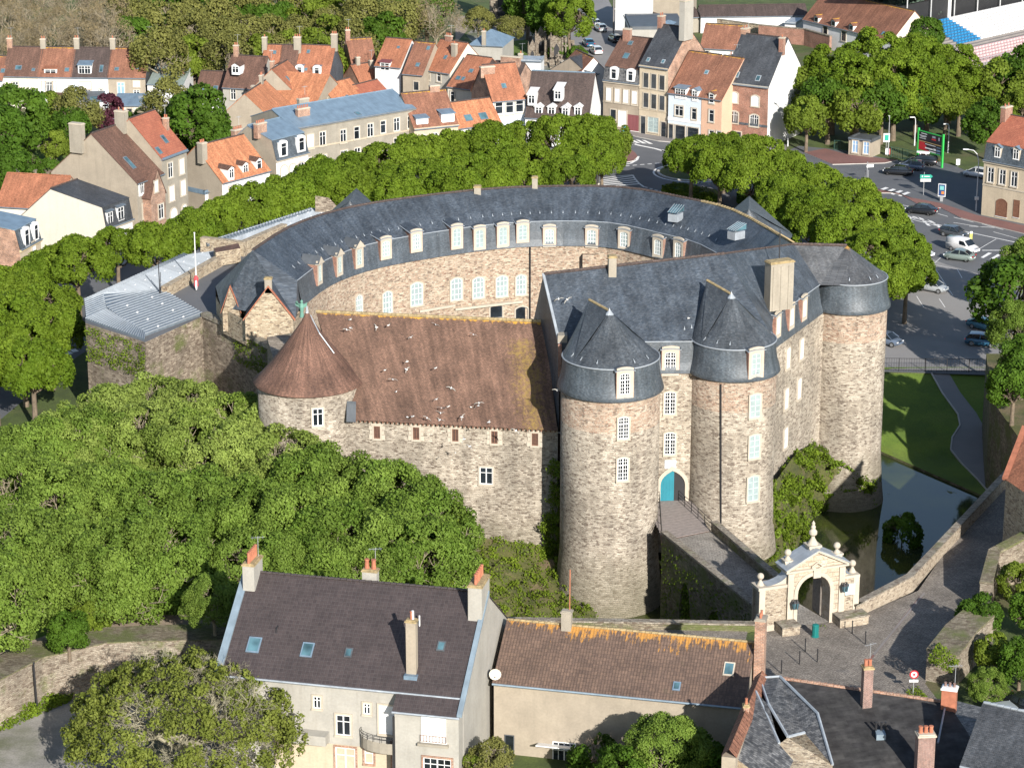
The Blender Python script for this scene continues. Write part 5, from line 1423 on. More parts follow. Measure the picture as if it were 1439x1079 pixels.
# ------------------------------------------------------------ foliage generators
def crown_mesh(name, mat, seed, R_, Hc, nl, n, leaf, lobe=(.26, .42), bottom=-.55, flat=1.0, inner=.12, wid=.68, spread=.72, up=.3, droop=0.0):
    """leaf-sized faces in clumps through the crown; centre of the crown at the origin"""
    rg = np.random.default_rng(seed)
    d = rg.normal(size=(nl*4, 3)); d /= np.linalg.norm(d, axis=1)[:, None]; d = d[d[:, 2] > bottom][:nl]; nl = len(d)
    rad = spread*(.82 + .25*rg.random(nl))
    C = d*rad[:, None]*np.array([R_, R_, Hc]); lr = R_*rg.uniform(lobe[0], lobe[1], nl)
    tone = rg.random(nl)
    li = rg.choice(nl, n, p=(lr**2)/np.sum(lr**2))
    v = rg.normal(size=(n, 3)); v /= np.linalg.norm(v, axis=1)[:, None]
    out = C[li]/(np.linalg.norm(C[li], axis=1)[:, None] + 1e-6)
    v = v + out*.75; v[:, 2] += up; v /= np.linalg.norm(v, axis=1)[:, None]
    q = rg.random(n)
    rr_ = np.where(q < inner, rg.random(n)*.8, .82 + .26*rg.random(n)**1.5)
    P = C[li] + v*(lr[li]*rr_)[:, None]*np.array([1, 1, flat])
    N = v + rg.normal(size=(n, 3))*.55; N[:, 2] -= droop; N /= np.linalg.norm(N, axis=1)[:, None]
    return leaf_cloud(name, mat, P, N, leaf, rg, .55*tone[li] + .45*rg.random(n), wid)
def leaf_cloud(name, mat, P, N, leaf, rg, tone, wid=.68):
    n = len(P)
    t = np.cross(N, rg.normal(size=(n, 3))); t /= (np.linalg.norm(t, axis=1)[:, None] + 1e-9); bb = np.cross(N, t)
    s = leaf*rg.uniform(.6, 1.35, n)[:, None]
    vs = np.empty((n, 4, 3)); vs[:, 0] = P - t*s*.5; vs[:, 1] = P + bb*s*.5*wid - N*s*.08; vs[:, 2] = P + t*s*.5; vs[:, 3] = P - bb*s*.5*wid - N*s*.08
    me = bpy.data.meshes.new(name)
    me.vertices.add(4*n); me.vertices.foreach_set('co', vs.reshape(-1).astype(np.float32))
    me.loops.add(4*n); me.loops.foreach_set('vertex_index', np.arange(4*n, dtype=np.int32))
    me.polygons.add(n); me.polygons.foreach_set('loop_start', np.arange(0, 4*n, 4, dtype=np.int32)); me.polygons.foreach_set('loop_total', np.full(n, 4, dtype=np.int32))
    at = me.attributes.new('leaf', 'FLOAT', 'FACE'); at.data.foreach_set('value', tone.astype(np.float32))
    me.materials.append(mat); me.update(); me.validate()
    return me
def limbs(rg, b, p, d, L, r, depth, lo=.1):
    """recursive boughs"""
    q = p + d*L; mid = p.lerp(q, .5) + Vector((rg.normal(), rg.normal(), rg.normal()))*L*.07
    b.tube([p, mid, q], [r, r*.8, r*.6], 6 if r > .12 else 4 if r > .04 else 3, 0, cap=False)
    if depth == 0: return
    k = 3 if depth > 2 else (4 if rg.random() < .45 else 3)
    for i in range(k):
        e = (d + Vector((rg.normal(), rg.normal(), rg.normal()*.7 + lo))*.62).normalized()
        limbs(rg, b, q if i else q, e, L*rg.uniform(.6, .82), r*.58, depth-1, lo)
def trunk_mesh(name, mat, seed, H, zc, R_, r, depth=2, lo=.35):
    rg = np.random.default_rng(seed); b = MB(); h0 = zc - R_*.55 if zc - R_*.55 > 1.2 else 1.4
    b.tube([(0, 0, -.3), (.05, 0, h0*.5), (0, .05, h0)], [r*1.25, r, r*.9], 8)
    for i in range(5):
        a = 2*math.pi*(i + rg.random()*.6)/5; d = Vector((math.cos(a), math.sin(a), rg.uniform(.6, 1.3))).normalized()
        limbs(rg, b, Vector((0, 0, h0 - .2)), d, R_*.48, r*.55, depth, lo)
    limbs(rg, b, Vector((0, 0, h0 - .2)), Vector((0, 0, 1)), R_*.5, r*.6, depth, lo)
    return b.mesh(name, mat)
KIND = {}
def tree_kind(key, obj_name, mats, bark, R_, Hc, zc, nl, n, leaf, seeds, r=.3, depth=2, **kw):
    vs = []
    for s in seeds:
        cm_ = crown_mesh('crown', M[mats], s, R_, Hc, nl, n, leaf, **kw)
        vs.append((cm_, trunk_mesh('trunk', M[bark], s, 0, zc, R_, r, depth)))
    KIND[key] = (obj_name, vs, zc, R_)
_tc = [0]
def tree(key, px, py, z0=0.0, s=1.0, label='', group=None, sz=None, pos=None, tint=None, lean=0):
    """px, py = where the middle of the crown stands in the survey"""
    nm, vs, zc, R_ = KIND[key]; _tc[0] += 1; k = _tc[0]
    sz = sz or s
    p = Vector(pos) if pos is not None else W(px, py, z0 + zc*sz); p.z = z0
    cm_, tm = vs[k % len(vs)]
    t = thing(nm, label, 'tree' if 'shrub' not in nm and 'hedge' not in nm and 'bush' not in nm else 'shrub', p, (k*2.4) % 6.28, group)
    link('trunk', tm, t, scale=(s, s, sz)); link('crown', cm_, t, (0, 0, zc*sz), scale=(s, s, sz))
    return t
tree_kind('plane', 'plane_tree', 'leaf_plane', 'bark', 4.3, 3.0, 6.6, 70, 17000, .33, (1, 2, 3, 4), .28, 2, bottom=-.35, lobe=(.15, .29), spread=.78)
tree_kind('broad', 'sycamore_tree', 'leaf_broad', 'bark_pale', 5.6, 5.2, 7.4, 110, 32000, .27, (11, 12, 13, 14), .33, 3, bottom=-.6, lobe=(.13, .27), inner=.25, spread=.8)
tree_kind('pale', 'sycamore_tree', 'leaf_pale', 'bark_pale', 5.4, 4.6, 8.0, 110, 32000, .27, (21, 22, 23), .33, 3, bottom=-.6, lobe=(.13, .26), inner=.25, spread=.8)
tree_kind('park', 'park_tree', 'leaf_plane', 'bark', 5.6, 6.2, 9.0, 95, 18000, .42, (31, 32, 33), .4, 2, bottom=-.7, lobe=(.14, .26), spread=.8)
tree_kind('dark', 'broadleaf_tree', 'leaf_dark', 'bark', 4.6, 5.0, 7.0, 36, 7500, .52, (41, 42), .35, 2, bottom=-.7)
tree_kind('lime', 'broadleaf_tree', 'leaf_lime', 'bark', 4.0, 4.6, 6.2, 34, 7000, .48, (51, 52), .3, 2, bottom=-.75)
tree_kind('bronze', 'woodland_tree', 'leaf_bronze', 'bark_pale', 4.6, 4.4, 7.5, 36, 6500, .42, (61, 62, 63), .3, 3, bottom=-.6, inner=.3)
tree_kind('twig', 'bare_tree', 'leaf_twig', 'bark_pale', 4.6, 4.8, 7.0, 40, 6000, .24, (71, 72), .3, 4, bottom=-.7, inner=.5, wid=.3)
tree_kind('purple', 'purple_leaved_tree', 'leaf_purple', 'bark', 2.8, 3.2, 4.2, 26, 4500, .36, (81,), .18, 2, bottom=-.7)
tree_kind('cedar', 'blue_cedar', 'leaf_cedar', 'bark', 8.0, 4.2, 7.0, 60, 15000, .42, (91,), .5, 3, flat=.35, bottom=-.6, lobe=(.18, .3))
tree_kind('shrub', 'garden_shrub', 'leaf_dark', 'bark', 1.7, 1.5, 1.4, 22, 3800, .24, (101, 102), .06, 2, bottom=-.8)
tree_kind('shrubl', 'garden_shrub', 'leaf_lime', 'bark', 1.7, 1.4, 1.3, 22, 3800, .24, (103, 104), .06, 2, bottom=-.8)
def scatter(name, faces, n, leaf, mat, seed, label=None, parent=None, depth=.35, cat=None, off=(0, 0, 0)):
    """leaves over quads (a, b, c, d)"""
    rg = np.random.default_rng(seed); P = []; N = []
    ar = np.array([((b_-a).cross(d_-a)).length + 1e-6 for a, b_, c_, d_ in faces]); ix = rg.choice(len(faces), n, p=ar/ar.sum())
    uv_ = rg.random((n, 2)); cl = rg.random(n)
    F = np.array([[list(v) for v in f] for f in faces]); a, b_, c_, d_ = (F[ix, k] for k in range(4)); u = uv_[:, :1]; v = uv_[:, 1:]
    P = (a*(1-u) + b_*u)*(1-v) + (d_*(1-u) + c_*u)*v
    nn = np.cross(b_-a, d_-a); nn /= (np.linalg.norm(nn, axis=1)[:, None] + 1e-9); nn[nn[:, 2] < 0] *= -1
    ph = np.sin(P[:, 0]*1.7 + P[:, 2])*np.cos(P[:, 1]*1.3 + P[:, 2]*2.1)*np.sin(P[:, 2]*1.1 + P[:, 0]*.6)
    keep = (ph + rg.normal(size=n)*.35) > -.12
    P = P + nn*(rg.random(n)*depth*(1.0 + np.maximum(ph, 0)*1.6))[:, None]
    P = P[keep]; nn = nn[keep]; m = len(P)
    Nn = nn + rg.normal(size=(m, 3))*.7; Nn /= np.linalg.norm(Nn, axis=1)[:, None]
    me = leaf_cloud(name, M[mat], P - np.array(off), Nn, leaf, rg, np.clip(.5 + .5*ph[keep] + rg.normal(size=m)*.2, 0, 1))
    return kind(link(name, me, parent, off if parent is None else (0, 0, 0)), 'stuff', label)
def bank(name, top, bot, mat, n=9, amp=.3, seed=3, k='structure'):
    """rough slope between two lines"""
    rg = np.random.default_rng(seed); T_ = [Vector(p) for p in top]; B_ = [Vector(p) for p in bot]
    def res(P, m):
        L = [0]
        for i in range(1, len(P)): L.append(L[-1] + (P[i]-P[i-1]).length)
        o = []
        for k_ in range(m + 1):
            s = L[-1]*k_/m; i = max(j for j in range(len(L)) if L[j] <= s + 1e-6); i = min(i, len(P)-2)
            o.append(P[i].lerp(P[i+1], (s-L[i])/max(L[i+1]-L[i], 1e-6)))
        return o
    m = 30; T_, B_ = res(T_, m), res(B_, m); G = []
    for j in range(n + 1):
        row = []
        for i in range(m + 1):
            p = T_[i].lerp(B_[i], j/n)
            if 0 < j < n: p += Vector((rg.normal(), rg.normal(), rg.normal()))*amp
            row.append(p)
        G.append(row)
    b = MB(); F = []
    for j in range(n):
        for i in range(m):
            q = [G[j+1][i], G[j+1][i+1], G[j][i+1], G[j][i]]; b.face(q, 0, None, True); F.append(q)
    o = b.build(name, M[mat], None, weld=True); kind(o, k)
    return F
F1 = bank('moat_bank', [(-17, 240, 3.6), (-11, 238.6, 1.0), (-2, 237.2, 0.2), (4.2, 236.2, -.3), (5.6, 230.0, -1.5)], [(-17, 222, 2.5), (-10, 225, -4.2), (0, 226.5, -4.3), (4, 226.0, -4.3), (8.5, 225.6, -4.3)], 'scrub')
scatter('bank_ground_cover', F1, 30000, .22, 'ivy', 5, 'mossy scrub on the bank under the hall wall')
F2 = bank('moat_bank', [(20.5, 233.9, 1.2), (24.3, 236.2, 2.5), (25.2, 241, 4.0), (28.5, 249.5, 4.6), (31, 255.5, 3.6), (33.5, 255.7, 1.4), (36.5, 256.2, -.8)], [W(1060, 800, -4.2), W(1095, 795, -4.2), W(1122, 768, -4.2), W(1142, 728, -4.2), W(1160, 716, -4.2), W(1195, 717, -4.2), W(1228, 712, -4.2)], 'scrub', seed=4)
scatter('bank_ivy', F2, 42000, .27, 'ivy', 6, 'ivy and shrubs climbing the castle foot right of the entrance', depth=.6)
# ------------------------------------------------------------ houses of the town
def rquad(b, e0, e1, r1, r0, th=.12, m=0):
    """roof plane with a real thickness, v measured from the ridge"""
    e0, e1, r1, r0 = map(Vector, (e0, e1, r1, r0)); u = (e1-e0).length; v0, v1 = (r0-e0).length, (r1-e1).length
    b.face([e0, e1, r1, r0], m, [(0, v0), (u, v1), (u, 0), (0, 0)])
    d = Vector((0, 0, -th))
    for a, c in ((e0, e1), (e1, r1), (r1, r0), (r0, e0)): b.face([a + d, c + d, c, a], m)
def house(label, eL, eR, ze, dep, roof, rise, wall, rmat, z0=0.0, wins=(), dorm=(), velux=(), chim=(), rf=.5, name='house', cat='house', ov=.22, mh=2.3, mi=.7, mmat='slate_mans', sides=None, gut='zinc', cornice=None, skl=None, sm='dress', base=None, plinth=0.0, ridgem=None, front=None, band=()):
    A, B = W(eL[0], eL[1], z0 + ze), W(eR[0], eR[1], z0 + ze); A.z = B.z = z0
    d = B - A; L = d.length; rz = math.atan2(d.y, d.x)
    t = thing(name, label, cat, A, rz)
    Mi = (Matrix.Translation(A) @ Matrix.Rotation(rz, 4, 'Z')).inverted()
    sl, sr = sides if sides else (wall, wall)
    b = MB(); zw = ze
    b.face([(0, 0, plinth), (L, 0, plinth), (L, 0, zw), (0, 0, zw)], 0, [(0, plinth), (L, plinth), (L, zw), (0, zw)])
    if plinth: b.face([(0, -.03, 0), (L, -.03, 0), (L, -.03, plinth), (0, -.03, plinth)], 3); b.face([(0, 0, plinth), (L, 0, plinth), (L, -.03, plinth), (0, -.03, plinth)], 3)
    b.face([(L, dep, 0), (0, dep, 0), (0, dep, zw), (L, dep, zw)], 0)
    yr = dep*rf
    if roof == 'gable':
        zt = ze + rise
        b.face([(0, dep, 0), (0, 0, 0), (0, 0, ze), (0, yr, zt), (0, dep, ze)], 1); b.face([(L, 0, 0), (L, dep, 0), (L, dep, ze), (L, yr, zt), (L, 0, ze)], 2)
    elif roof == 'mono':
        b.face([(0, dep, 0), (0, 0, 0), (0, 0, ze), (0, dep, ze + rise)], 1); b.face([(L, 0, 0), (L, dep, 0), (L, dep, ze + rise), (L, 0, ze)], 2); b.face([(L, dep, ze), (0, dep, ze), (0, dep, ze + rise), (L, dep, ze + rise)], 0)
    elif roof == 'mansard':
        zb = ze + mh
        b.face([(0, dep, 0), (0, 0, 0), (0, 0, ze), (0, mi, zb), (0, yr, zb + rise), (0, dep, ze)], 1); b.face([(L, 0, 0), (L, dep, 0), (L, dep, ze), (L, yr, zb + rise), (L, mi, zb), (L, 0, ze)], 2)
    elif roof == 'gfront':
        b.face([(0, dep, 0), (0, 0, 0), (0, 0, ze), (0, dep, ze)], 1); b.face([(L, 0, 0), (L, dep, 0), (L, dep, ze), (L, 0, ze)], 2)
        b.face([(0, 0, ze), (L, 0, ze), (L/2, 0, ze + rise)], 0); b.face([(L, dep, ze), (0, dep, ze), (L/2, dep, ze + rise)], 0)
    else:
        b.face([(0, dep, 0), (0, 0, 0), (0, 0, ze), (0, dep, ze)], 1); b.face([(L, 0, 0), (L, dep, 0), (L, dep, ze), (L, 0, ze)], 2)
    b.build('wall', [M[front or wall], M[sl], M[sr], M[base or wall]], t)
    r = MB(); o = ov; k = rise/max(yr, .1)
    if roof == 'gable':
        kb = rise/(dep - yr)
        rquad(r, (-.08, -o, ze - o*k + .1), (L + .08, -o, ze - o*k + .1), (L + .08, yr, ze + rise + .1), (-.08, yr, ze + rise + .1))
        rquad(r, (L + .08, dep + o, ze - o*kb + .1), (-.08, dep + o, ze - o*kb + .1), (-.08, yr, ze + rise + .1), (L + .08, yr, ze + rise + .1))
        zr = ze + rise + .12
    elif roof == 'mono':
        k = rise/dep; rquad(r, (-.08, -o, ze - o*k + .08), (L + .08, -o, ze - o*k + .08), (L + .08, dep, ze + rise + .08), (-.08, dep, ze + rise + .08)); zr = None
    elif roof == 'mansard':
        zb = ze + mh; k = rise/(yr - mi)
        rquad(r, (-.05, mi - .15, zb + .02), (L + .05, mi - .15, zb + .02), (L + .05, yr, zb + rise + .08), (-.05, yr, zb + rise + .08))
        rquad(r, (L + .05, dep, ze + .1), (-.05, dep, ze + .1), (-.05, yr, zb + rise + .08), (L + .05, yr, zb + rise + .08))
        s_ = MB(); rquad(s_, (-.03, -.12, ze + .05), (L + .03, -.12, ze + .05), (L + .03, mi - .05, zb), (-.03, mi - .05, zb)); s_.build('mansard_slope', M[mmat], t)
        zr = zb + rise + .1
    elif roof == 'gfront':
        for sx in (0, 1):
            xe = -o if sx == 0 else L + o; k = rise/(L/2)
            q = [(xe, dep, ze - o*k + .1), (xe, -.1, ze - o*k + .1), (L/2, -.1, ze + rise + .1), (L/2, dep, ze + rise + .1)] if sx == 0 else [(xe, -.1, ze - o*k + .1), (xe, dep, ze - o*k + .1), (L/2, dep, ze + rise + .1), (L/2, -.1, ze + rise + .1)]
            rquad(r, *q)
        zr = None
    elif roof == 'hip':
        i_ = min(dep/2, L/2)*.95; zt = ze + rise; P = [(-o, -o, ze), (L+o, -o, ze), (L+o, dep+o, ze), (-o, dep+o, ze)]; a, c = (i_, dep/2, zt), (L-i_, dep/2, zt)
        rquad(r, P[0], P[1], c, a); rquad(r, P[2], P[3], a, c); r.face([P[1], P[2], c]); r.face([P[3], P[0], a]); zr = None
    else:
        r.face([(0, 0, ze + rise*.2), (L, 0, ze + rise*.2), (L, dep, ze + rise + .1), (0, dep, ze + rise + .1)]); r.box(-.05, -.05, ze - .3, L + .05, .3, ze + .25 + rise*.2); r.box(-.05, 0, ze - .3, .25, dep, ze + .25 + rise*.2); r.box(L-.25, 0, ze - .3, L + .05, dep, ze + .25 + rise*.2)
        zr = None
    r.build('roof', M[rmat], t)
    if zr: q = MB(); ridge_tiles(q, [(0, yr, zr), (L, yr, zr)], .11, .5); q.build('ridge_tiles', M[ridgem or 'tile_dark'], t)
    if gut and roof != 'gfront': q = MB(); q.tube([(-.05, -o - .08, ze - (o*k if roof in ('gable', 'mono') else -.02) + .02), (L + .05, -o - .08, ze - (o*k if roof in ('gable', 'mono') else -.02) + .02)], .09, 6); q.build('gutter', M[gut], t)
    if roof == 'mansard' or cornice: q = MB(); q.box(-.05, -.22, ze - .28, L + .05, .05, ze + .04); q.build('cornice', M[cornice or 'dress'], t)
    for (z_, h_, mt) in band: q = MB(); q.box(-.02, -.08, z_, L + .02, .02, z_ + h_); q.build('string_course', M[mt], t)
    def zroof(x, y):
        if roof == 'gable': return ze + (rise*y/yr if y < yr else rise*(dep-y)/(dep-yr)) + .1
        if roof == 'mono': return ze + rise*y/dep + .1
        if roof == 'mansard': return (ze + mh + rise*max(0, y-mi)/(yr-mi) if y < yr else ze + (mh + rise)*(dep-y)/(dep-yr)) + .1
        if roof == 'gfront': return ze + rise*(1 - abs(x - L/2)/(L/2)) + .1
        return ze + rise*.3 + .1
    for w_ in wins:
        px, py, w, h, st = w_[:5]; ar = w_[5] if len(w_) > 5 and isinstance(w_[5], (int, float)) else 0; fc = w_[-1] if isinstance(w_[-1], str) and w_[-1] in 'lr' else 'f'
        ax = Vector((math.cos(rz), math.sin(rz), 0)); ay = Vector((-ax.y, ax.x, 0))
        if fc == 'f': P = Mi @ on_wall(px, py, A, B); n = (0, -1, 0); P.y = -.01
        elif fc == 'r': P = Mi @ on_wall(px, py, B, B + ay*dep); n = (1, 0, 0); P.x = L + .01
        else: P = Mi @ on_wall(px, py, A, A + ay*dep); n = (-1, 0, 0); P.x = -.01
        window(t, P, n, w, h, st, ar, sm if st not in ('garage', 'door') else None, name='door' if st in ('door', 'garage', 'pdoor') else 'window')
    for dm in dorm:
        px, py, kd, w, h, st = dm; P = Mi @ on_wall(px, py, A, B); x = P.x; zc = P.z
        yf = .05 if roof == 'mansard' else .45
        ray_z = None
        # stand the dormer where the line of sight meets a plane just behind the front
        ax = Vector((math.cos(rz), math.sin(rz), 0)); ay = Vector((-ax.y, ax.x, 0))
        P = Mi @ on_wall(px, py, A + ay*yf, B + ay*yf); x, zc = P.x, P.z
        if roof != 'mansard' and zc - h/2 < ze + .2:
            yf = -.12; P = Mi @ on_wall(px, py, A + ay*yf, B + ay*yf); x, zc = P.x, P.z
        zb0, zt0 = zc - h/2 - .12, zc + h/2 + .12; hw = w/2 + .13; yb = yf + (2.2 if roof != 'mansard' else 1.6)
        b = MB(); b.box(x - hw, yf, zb0 - .2, x + hw, yb, zt0, 0, 'b')
        if kd == 'arch':
            o_ = outline(w + .62, h + .62, .35, 0, 8); o_ = [(x + a, c + zb0 - .1) for a, c in o_]; b.face([(a, yf - .08, c) for a, c in o_], 0)
            for (a, c), (e, g) in zip(o_, o_[1:] + o_[:1]): b.face([(a, yf - .08, c), (e, yf - .08, g), (e, yf + .3, g), (a, yf + .3, c)], 0)
        do = b.build('dormer', M['white' if kd != 'stone' else 'dress'], t)
        c = MB()
        if kd in ('gab', 'stone', 'hood'):
            e = hw + .16; zz = zt0 + w*.42
            for sx in (-1, 1): rquad(c, *([(x - e, yb, zt0 - .05), (x - e, yf - .2, zt0 - .05), (x, yf - .2, zz), (x, yb + .7, zz)] if sx < 0 else [(x + e, yf - .2, zt0 - .05), (x + e, yb, zt0 - .05), (x, yb + .7, zz), (x, yf - .2, zz)]), th=.07)
            b2 = MB(); b2.face([(x - hw, yf, zt0), (x + hw, yf, zt0), (x, yf, zz - .06)]); b2.build('dormer_gable', M['white' if kd == 'gab' else 'dress'], do)
            c.build('dormer_roof', M[skl or rmat], do)
        elif kd == 'shed': c.box(x - hw - .15, yf - .25, zt0, x + hw + .15, yf + .1, zt0 + .1); c.face([(x - hw - .15, yf - .25, zt0 + .1), (x + hw + .15, yf - .25, zt0 + .1), (x + hw + .15, yb + 1.2, zt0 + .65), (x - hw - .15, yb + 1.2, zt0 + .65)]); c.build('dormer_roof', M[skl or 'zinc_blue'], do)
        elif kd == 'arch':
            c.box(x - hw - .1, yf + .05, zt0 + .02, x + hw + .1, yb, zt0 + .12); c.build('dormer_roof', M['zinc_blue'], do)
        window(t, (x, yf - (.09 if kd == 'arch' else .01), zc), (0, -1, 0), w, h, st, 0, None)
    for vx in velux:
        px, py, w, h = vx[:4]; s0 = 0
        # sight line against the front slope
        o_c = Mi @ Vector((0, 0, CAM_H)); dd = (Mi.to_3x3() @ _ray(px, py)).normalized()
        if roof == 'mansard': p0 = Vector((0, mi, ze + mh)); sl_ = Vector((0, yr - mi, rise)).normalized()
        elif roof == 'mono': p0 = Vector((0, 0, ze)); sl_ = Vector((0, dep, rise)).normalized()
        elif roof == 'gfront': p0 = Vector((L, 0, ze)); sl_ = Vector((-L/2, 0, rise)).normalized()
        else: p0 = Vector((0, 0, ze)); sl_ = Vector((0, yr, rise)).normalized()
        ax_ = Vector((1, 0, 0)) if roof != 'gfront' else Vector((0, 1, 0)); nn = ax_.cross(sl_).normalized(); p0 = p0 + Vector((0, 0, .1))
        tt_ = (p0 - o_c).dot(nn)/dd.dot(nn); P = o_c + dd*tt_
        if nn.z < 0: nn = -nn
        b = MB(); b.obox(P + nn*.04, ax_*(w/2), sl_*(h/2), nn*.05); o = b.build('roof_light', M[vx[4] if len(vx) > 4 else 'zinc'], t)
        g = MB(); g.obox(P + nn*.09, ax_*(w/2 - .1), sl_*(h/2 - .12), nn*.012); g.build('pane', M['glass_sky'], o)
    for ch in chim:
        tx, sy, w, dd_, h, mt, pots = ch[:7]; x, y = tx*L, sy*dep; z = zroof(x, y) - .9
        h = h*.8 if h < 3 else h
        stack(t, (x, y, z), w, dd_, h + .9, mt, pots=pots, capm=ch[7] if len(ch) > 7 else 'dress', ph=.45)
    return t
WN = lambda px, py, st='casement', w=.95, h=1.5, a=0: (px, py, w, h, st, a)
# terrace at the far left
house('end cottage with rust tiled roof cut off by the left edge', (-48, 112), (3, 113), 5.0, 8, 'gable', 3.2, 'white_r', 'tile_rust', velux=[(4, 100, .7, .9)])
house('terrace house with plain brown roof and cream wall, leftmost of the back row', (4, 106.5), (53, 107.5), 5.6, 9, 'gable', 4, 'cream', 'tile_brown', wins=[WN(22, 121, h=1.4), (48, 128, .5, .6, 'single')], velux=[(26, 95.5, 1.1, .9), (47, 98.5, .6, .6)], chim=[(.03, .5, .9, .6, 1.6, 'brick_old', 2)], sides=('brick_old', 'cream'))
house('terrace house with orange roof, shed dormer and pale blue shutters', (53, 107.5), (100, 108), 5.6, 9, 'gable', 4, 'white_r', 'tile_rust', wins=[WN(69.5, 122, 'quad', 1.1, 1.7), (61.5, 122, .5, 1.7, 'pdoor', 0), (76.5, 122, .5, 1.7, 'pdoor', 0), (95, 129, .5, .7, 'single')], dorm=[(71, 101.5, 'shed', 1.9, .9, 'casement')], velux=[(94, 98.5, .75, .8)], chim=[(.03, .5, .9, .6, 1.6, 'chim', 2)], skl='tile_orange')
house('terrace house with dark roof, broad zinc dormer and pale blue wall', (100, 108), (151.5, 108.5), 5.6, 9, 'gable', 4, 'blue_r', 'tile_dark', wins=[(120, 120, 1.9, 1.1, 'shutter'), (120, 129.5, 1.8, .8, 'quad'), (142, 129, .5, .9, 'single')], dorm=[(119, 98.5, 'shed', 2.0, 1.35, 'quad')], velux=[(142.5, 97, .65, 1.5)], chim=[(.04, .5, .9, .6, 1.8, 'chim', 2)])
house('terrace house with orange roof and slate hung right gable', (151.5, 108.5), (204, 109), 5.6, 9, 'gable', 4, 'beige_r', 'tile_rust', wins=[(170, 124, 1.2, 1.9, 'pdoor'), (192, 118, 1.1, 1.0, 'shutter'), (192, 130, 1.0, .8, 'casement')], velux=[(164, 97.5, .75, .7), (193, 95.5, .6, .7)], chim=[(.03, .5, .9, .6, 1.8, 'chim', 1), (.98, .5, .9, .6, 2.2, 'chim', 1)], sides=('beige_r', 'grey_cap'))
house('white flat-fronted house with low green-grey zinc roof', (207, 118.5), (257, 119.5), 4.6, 8, 'mono', 1.9, 'white_r', 'zinc_green', wins=[(218, 130, 1.1, 1.0, 'casement')], chim=[(.86, .5, .5, .4, .9, 'brick', 1)])
house('low brown tiled lean-to behind the blue-shuttered house', (70, 145), (98, 146), 2.4, 3.5, 'mono', 1.0, 'white_r', 'tile_brown')
house('glass roofed extension below the pale blue terrace house', (98, 143), (146, 142), 2.5, 4, 'mono', .8, 'white_r', 'grey_cap', velux=[(112, 139, 1.6, 1.6), (133, 139, 1.6, 1.6)])
house('low extension with blue zinc roof below the slate gabled house', (160, 149), (202, 149), 2.8, 5, 'mono', 1.0, 'cream', 'zinc_blue', wins=[WN(168, 156, w=.8, h=1.2), (182, 158, .8, 1.2, 'dark')])
house('white porch with a skylight beside the purple-leaved tree', (199, 151), (228, 149.5), 2.6, 4, 'mono', 1.0, 'white_r', 'lead', velux=[(216, 143, 1.6, 1.2)])
house('low brown roofed house with two roof windows near the bottom edge', (274, 134), (316, 135.5), 4.2, 8, 'gable', 3.2, 'white_r', 'tile_brown', velux=[(288, 124, .8, .9), (303, 124, .8, .9)], sides=('blue_r', 'cream'))
house('brown roofed house with a white gabled dormer and pale scale-hung wall', (313, 122), (364, 125), 6.2, 9, 'gable', 4.3, 'grey_l', 'tile_brown', wins=[(328, 133, .9, 1.7, 'casement')], dorm=[(331, 98, 'gab', 1.1, 1.1, 'casement')], chim=[(.12, .5, .8, .6, 1.9, 'brick_old', 2)])
house('grey-walled house with orange roof and tall mixed chimney left of the twin dormers', (366, 107), (390, 107.5), 7.2, 9, 'gable', 4.3, 'beige_r', 'tile_orange', velux=[(386, 74, .55, .7)], chim=[(.02, .45, .8, .8, 2.0, 'chim', 1)])
house('narrow house with half brown roof between two orange ones', (390, 107.5), (414, 108), 7.2, 9, 'gable', 4.3, 'beige_r', 'tile_brown', chim=[(.95, .45, 1.2, .6, 2.2, 'chim', 3)], dorm=[(391, 97, 'gab', .8, .9, 'casement')])
house('orange roofed house with two white arched dormers and a blue slate side', (414, 107), (462, 109), 7.2, 9, 'gable', 4.3, 'grey_l', 'tile_orange', wins=[(452, 122, 1.2, 1.3, 'shutter')], dorm=[(421, 99, 'arch', .8, 1.1, 'single'), (445.5, 100, 'arch', .8, 1.1, 'single')], velux=[(433.5, 73, .55, .7), (430, 98, .5, .6)], chim=[(.97, .5, 1.0, .7, 2.3, 'chim', 3)], sides=('grey_l', 'slate_mans'))
house('house with split orange and dark slopes turned side-on below the twin dormers', (420, 136), (441, 123), 5.6, 9, 'gable', 4.2, 'beige_r', 'tile_orange', sides=('beige_r', 'beige_r'), wins=[(432, 134, .8, 1.1, 'casement')], velux=[(406, 112, .6, 1.4)], chim=[(.2, .55, .7, .6, 1.6, 'brick_old', 2)])
house('bright orange roofed house with a small dormer in the dense block', (384, 170), (412, 150), 5.0, 9, 'gable', 4, 'beige_r', 'tile_orange2', dorm=[(394, 160, 'gab', .8, .9, 'casement')], chim=[(.8, .5, .9, .5, 1.4, 'chim', 3)])
house('house with white rendered gable edged in red tiles', (324, 158), (374, 163), 4.2, 8, 'gfront', 2.6, 'white_r', 'tile_orange', chim=[(.5, .3, 1.2, .6, 1.6, 'chim', 0)])
house('long low brown tiled shed behind the blue zinc mansard', (322, 172), (378, 176), 3.8, 6, 'gable', 1.6, 'brick_old', 'tile_rust', chim=[(.45, .2, .9, .5, 1.0, 'chim', 0)])
house('cream gable-fronted house with bright orange roof behind the long grey building', (442, 150), (485, 130), 4.8, 9, 'gfront', 4.0, 'beige_r', 'tile_orange2', wins=[(462, 140, .7, .7, 'dark')])
house('little orange roofed annex with one roof window behind the zinc ridge', (474, 148), (514, 138), 4.2, 7, 'gable', 2.8, 'beige_r', 'tile_orange2', velux=[(489, 137, .6, .9)])
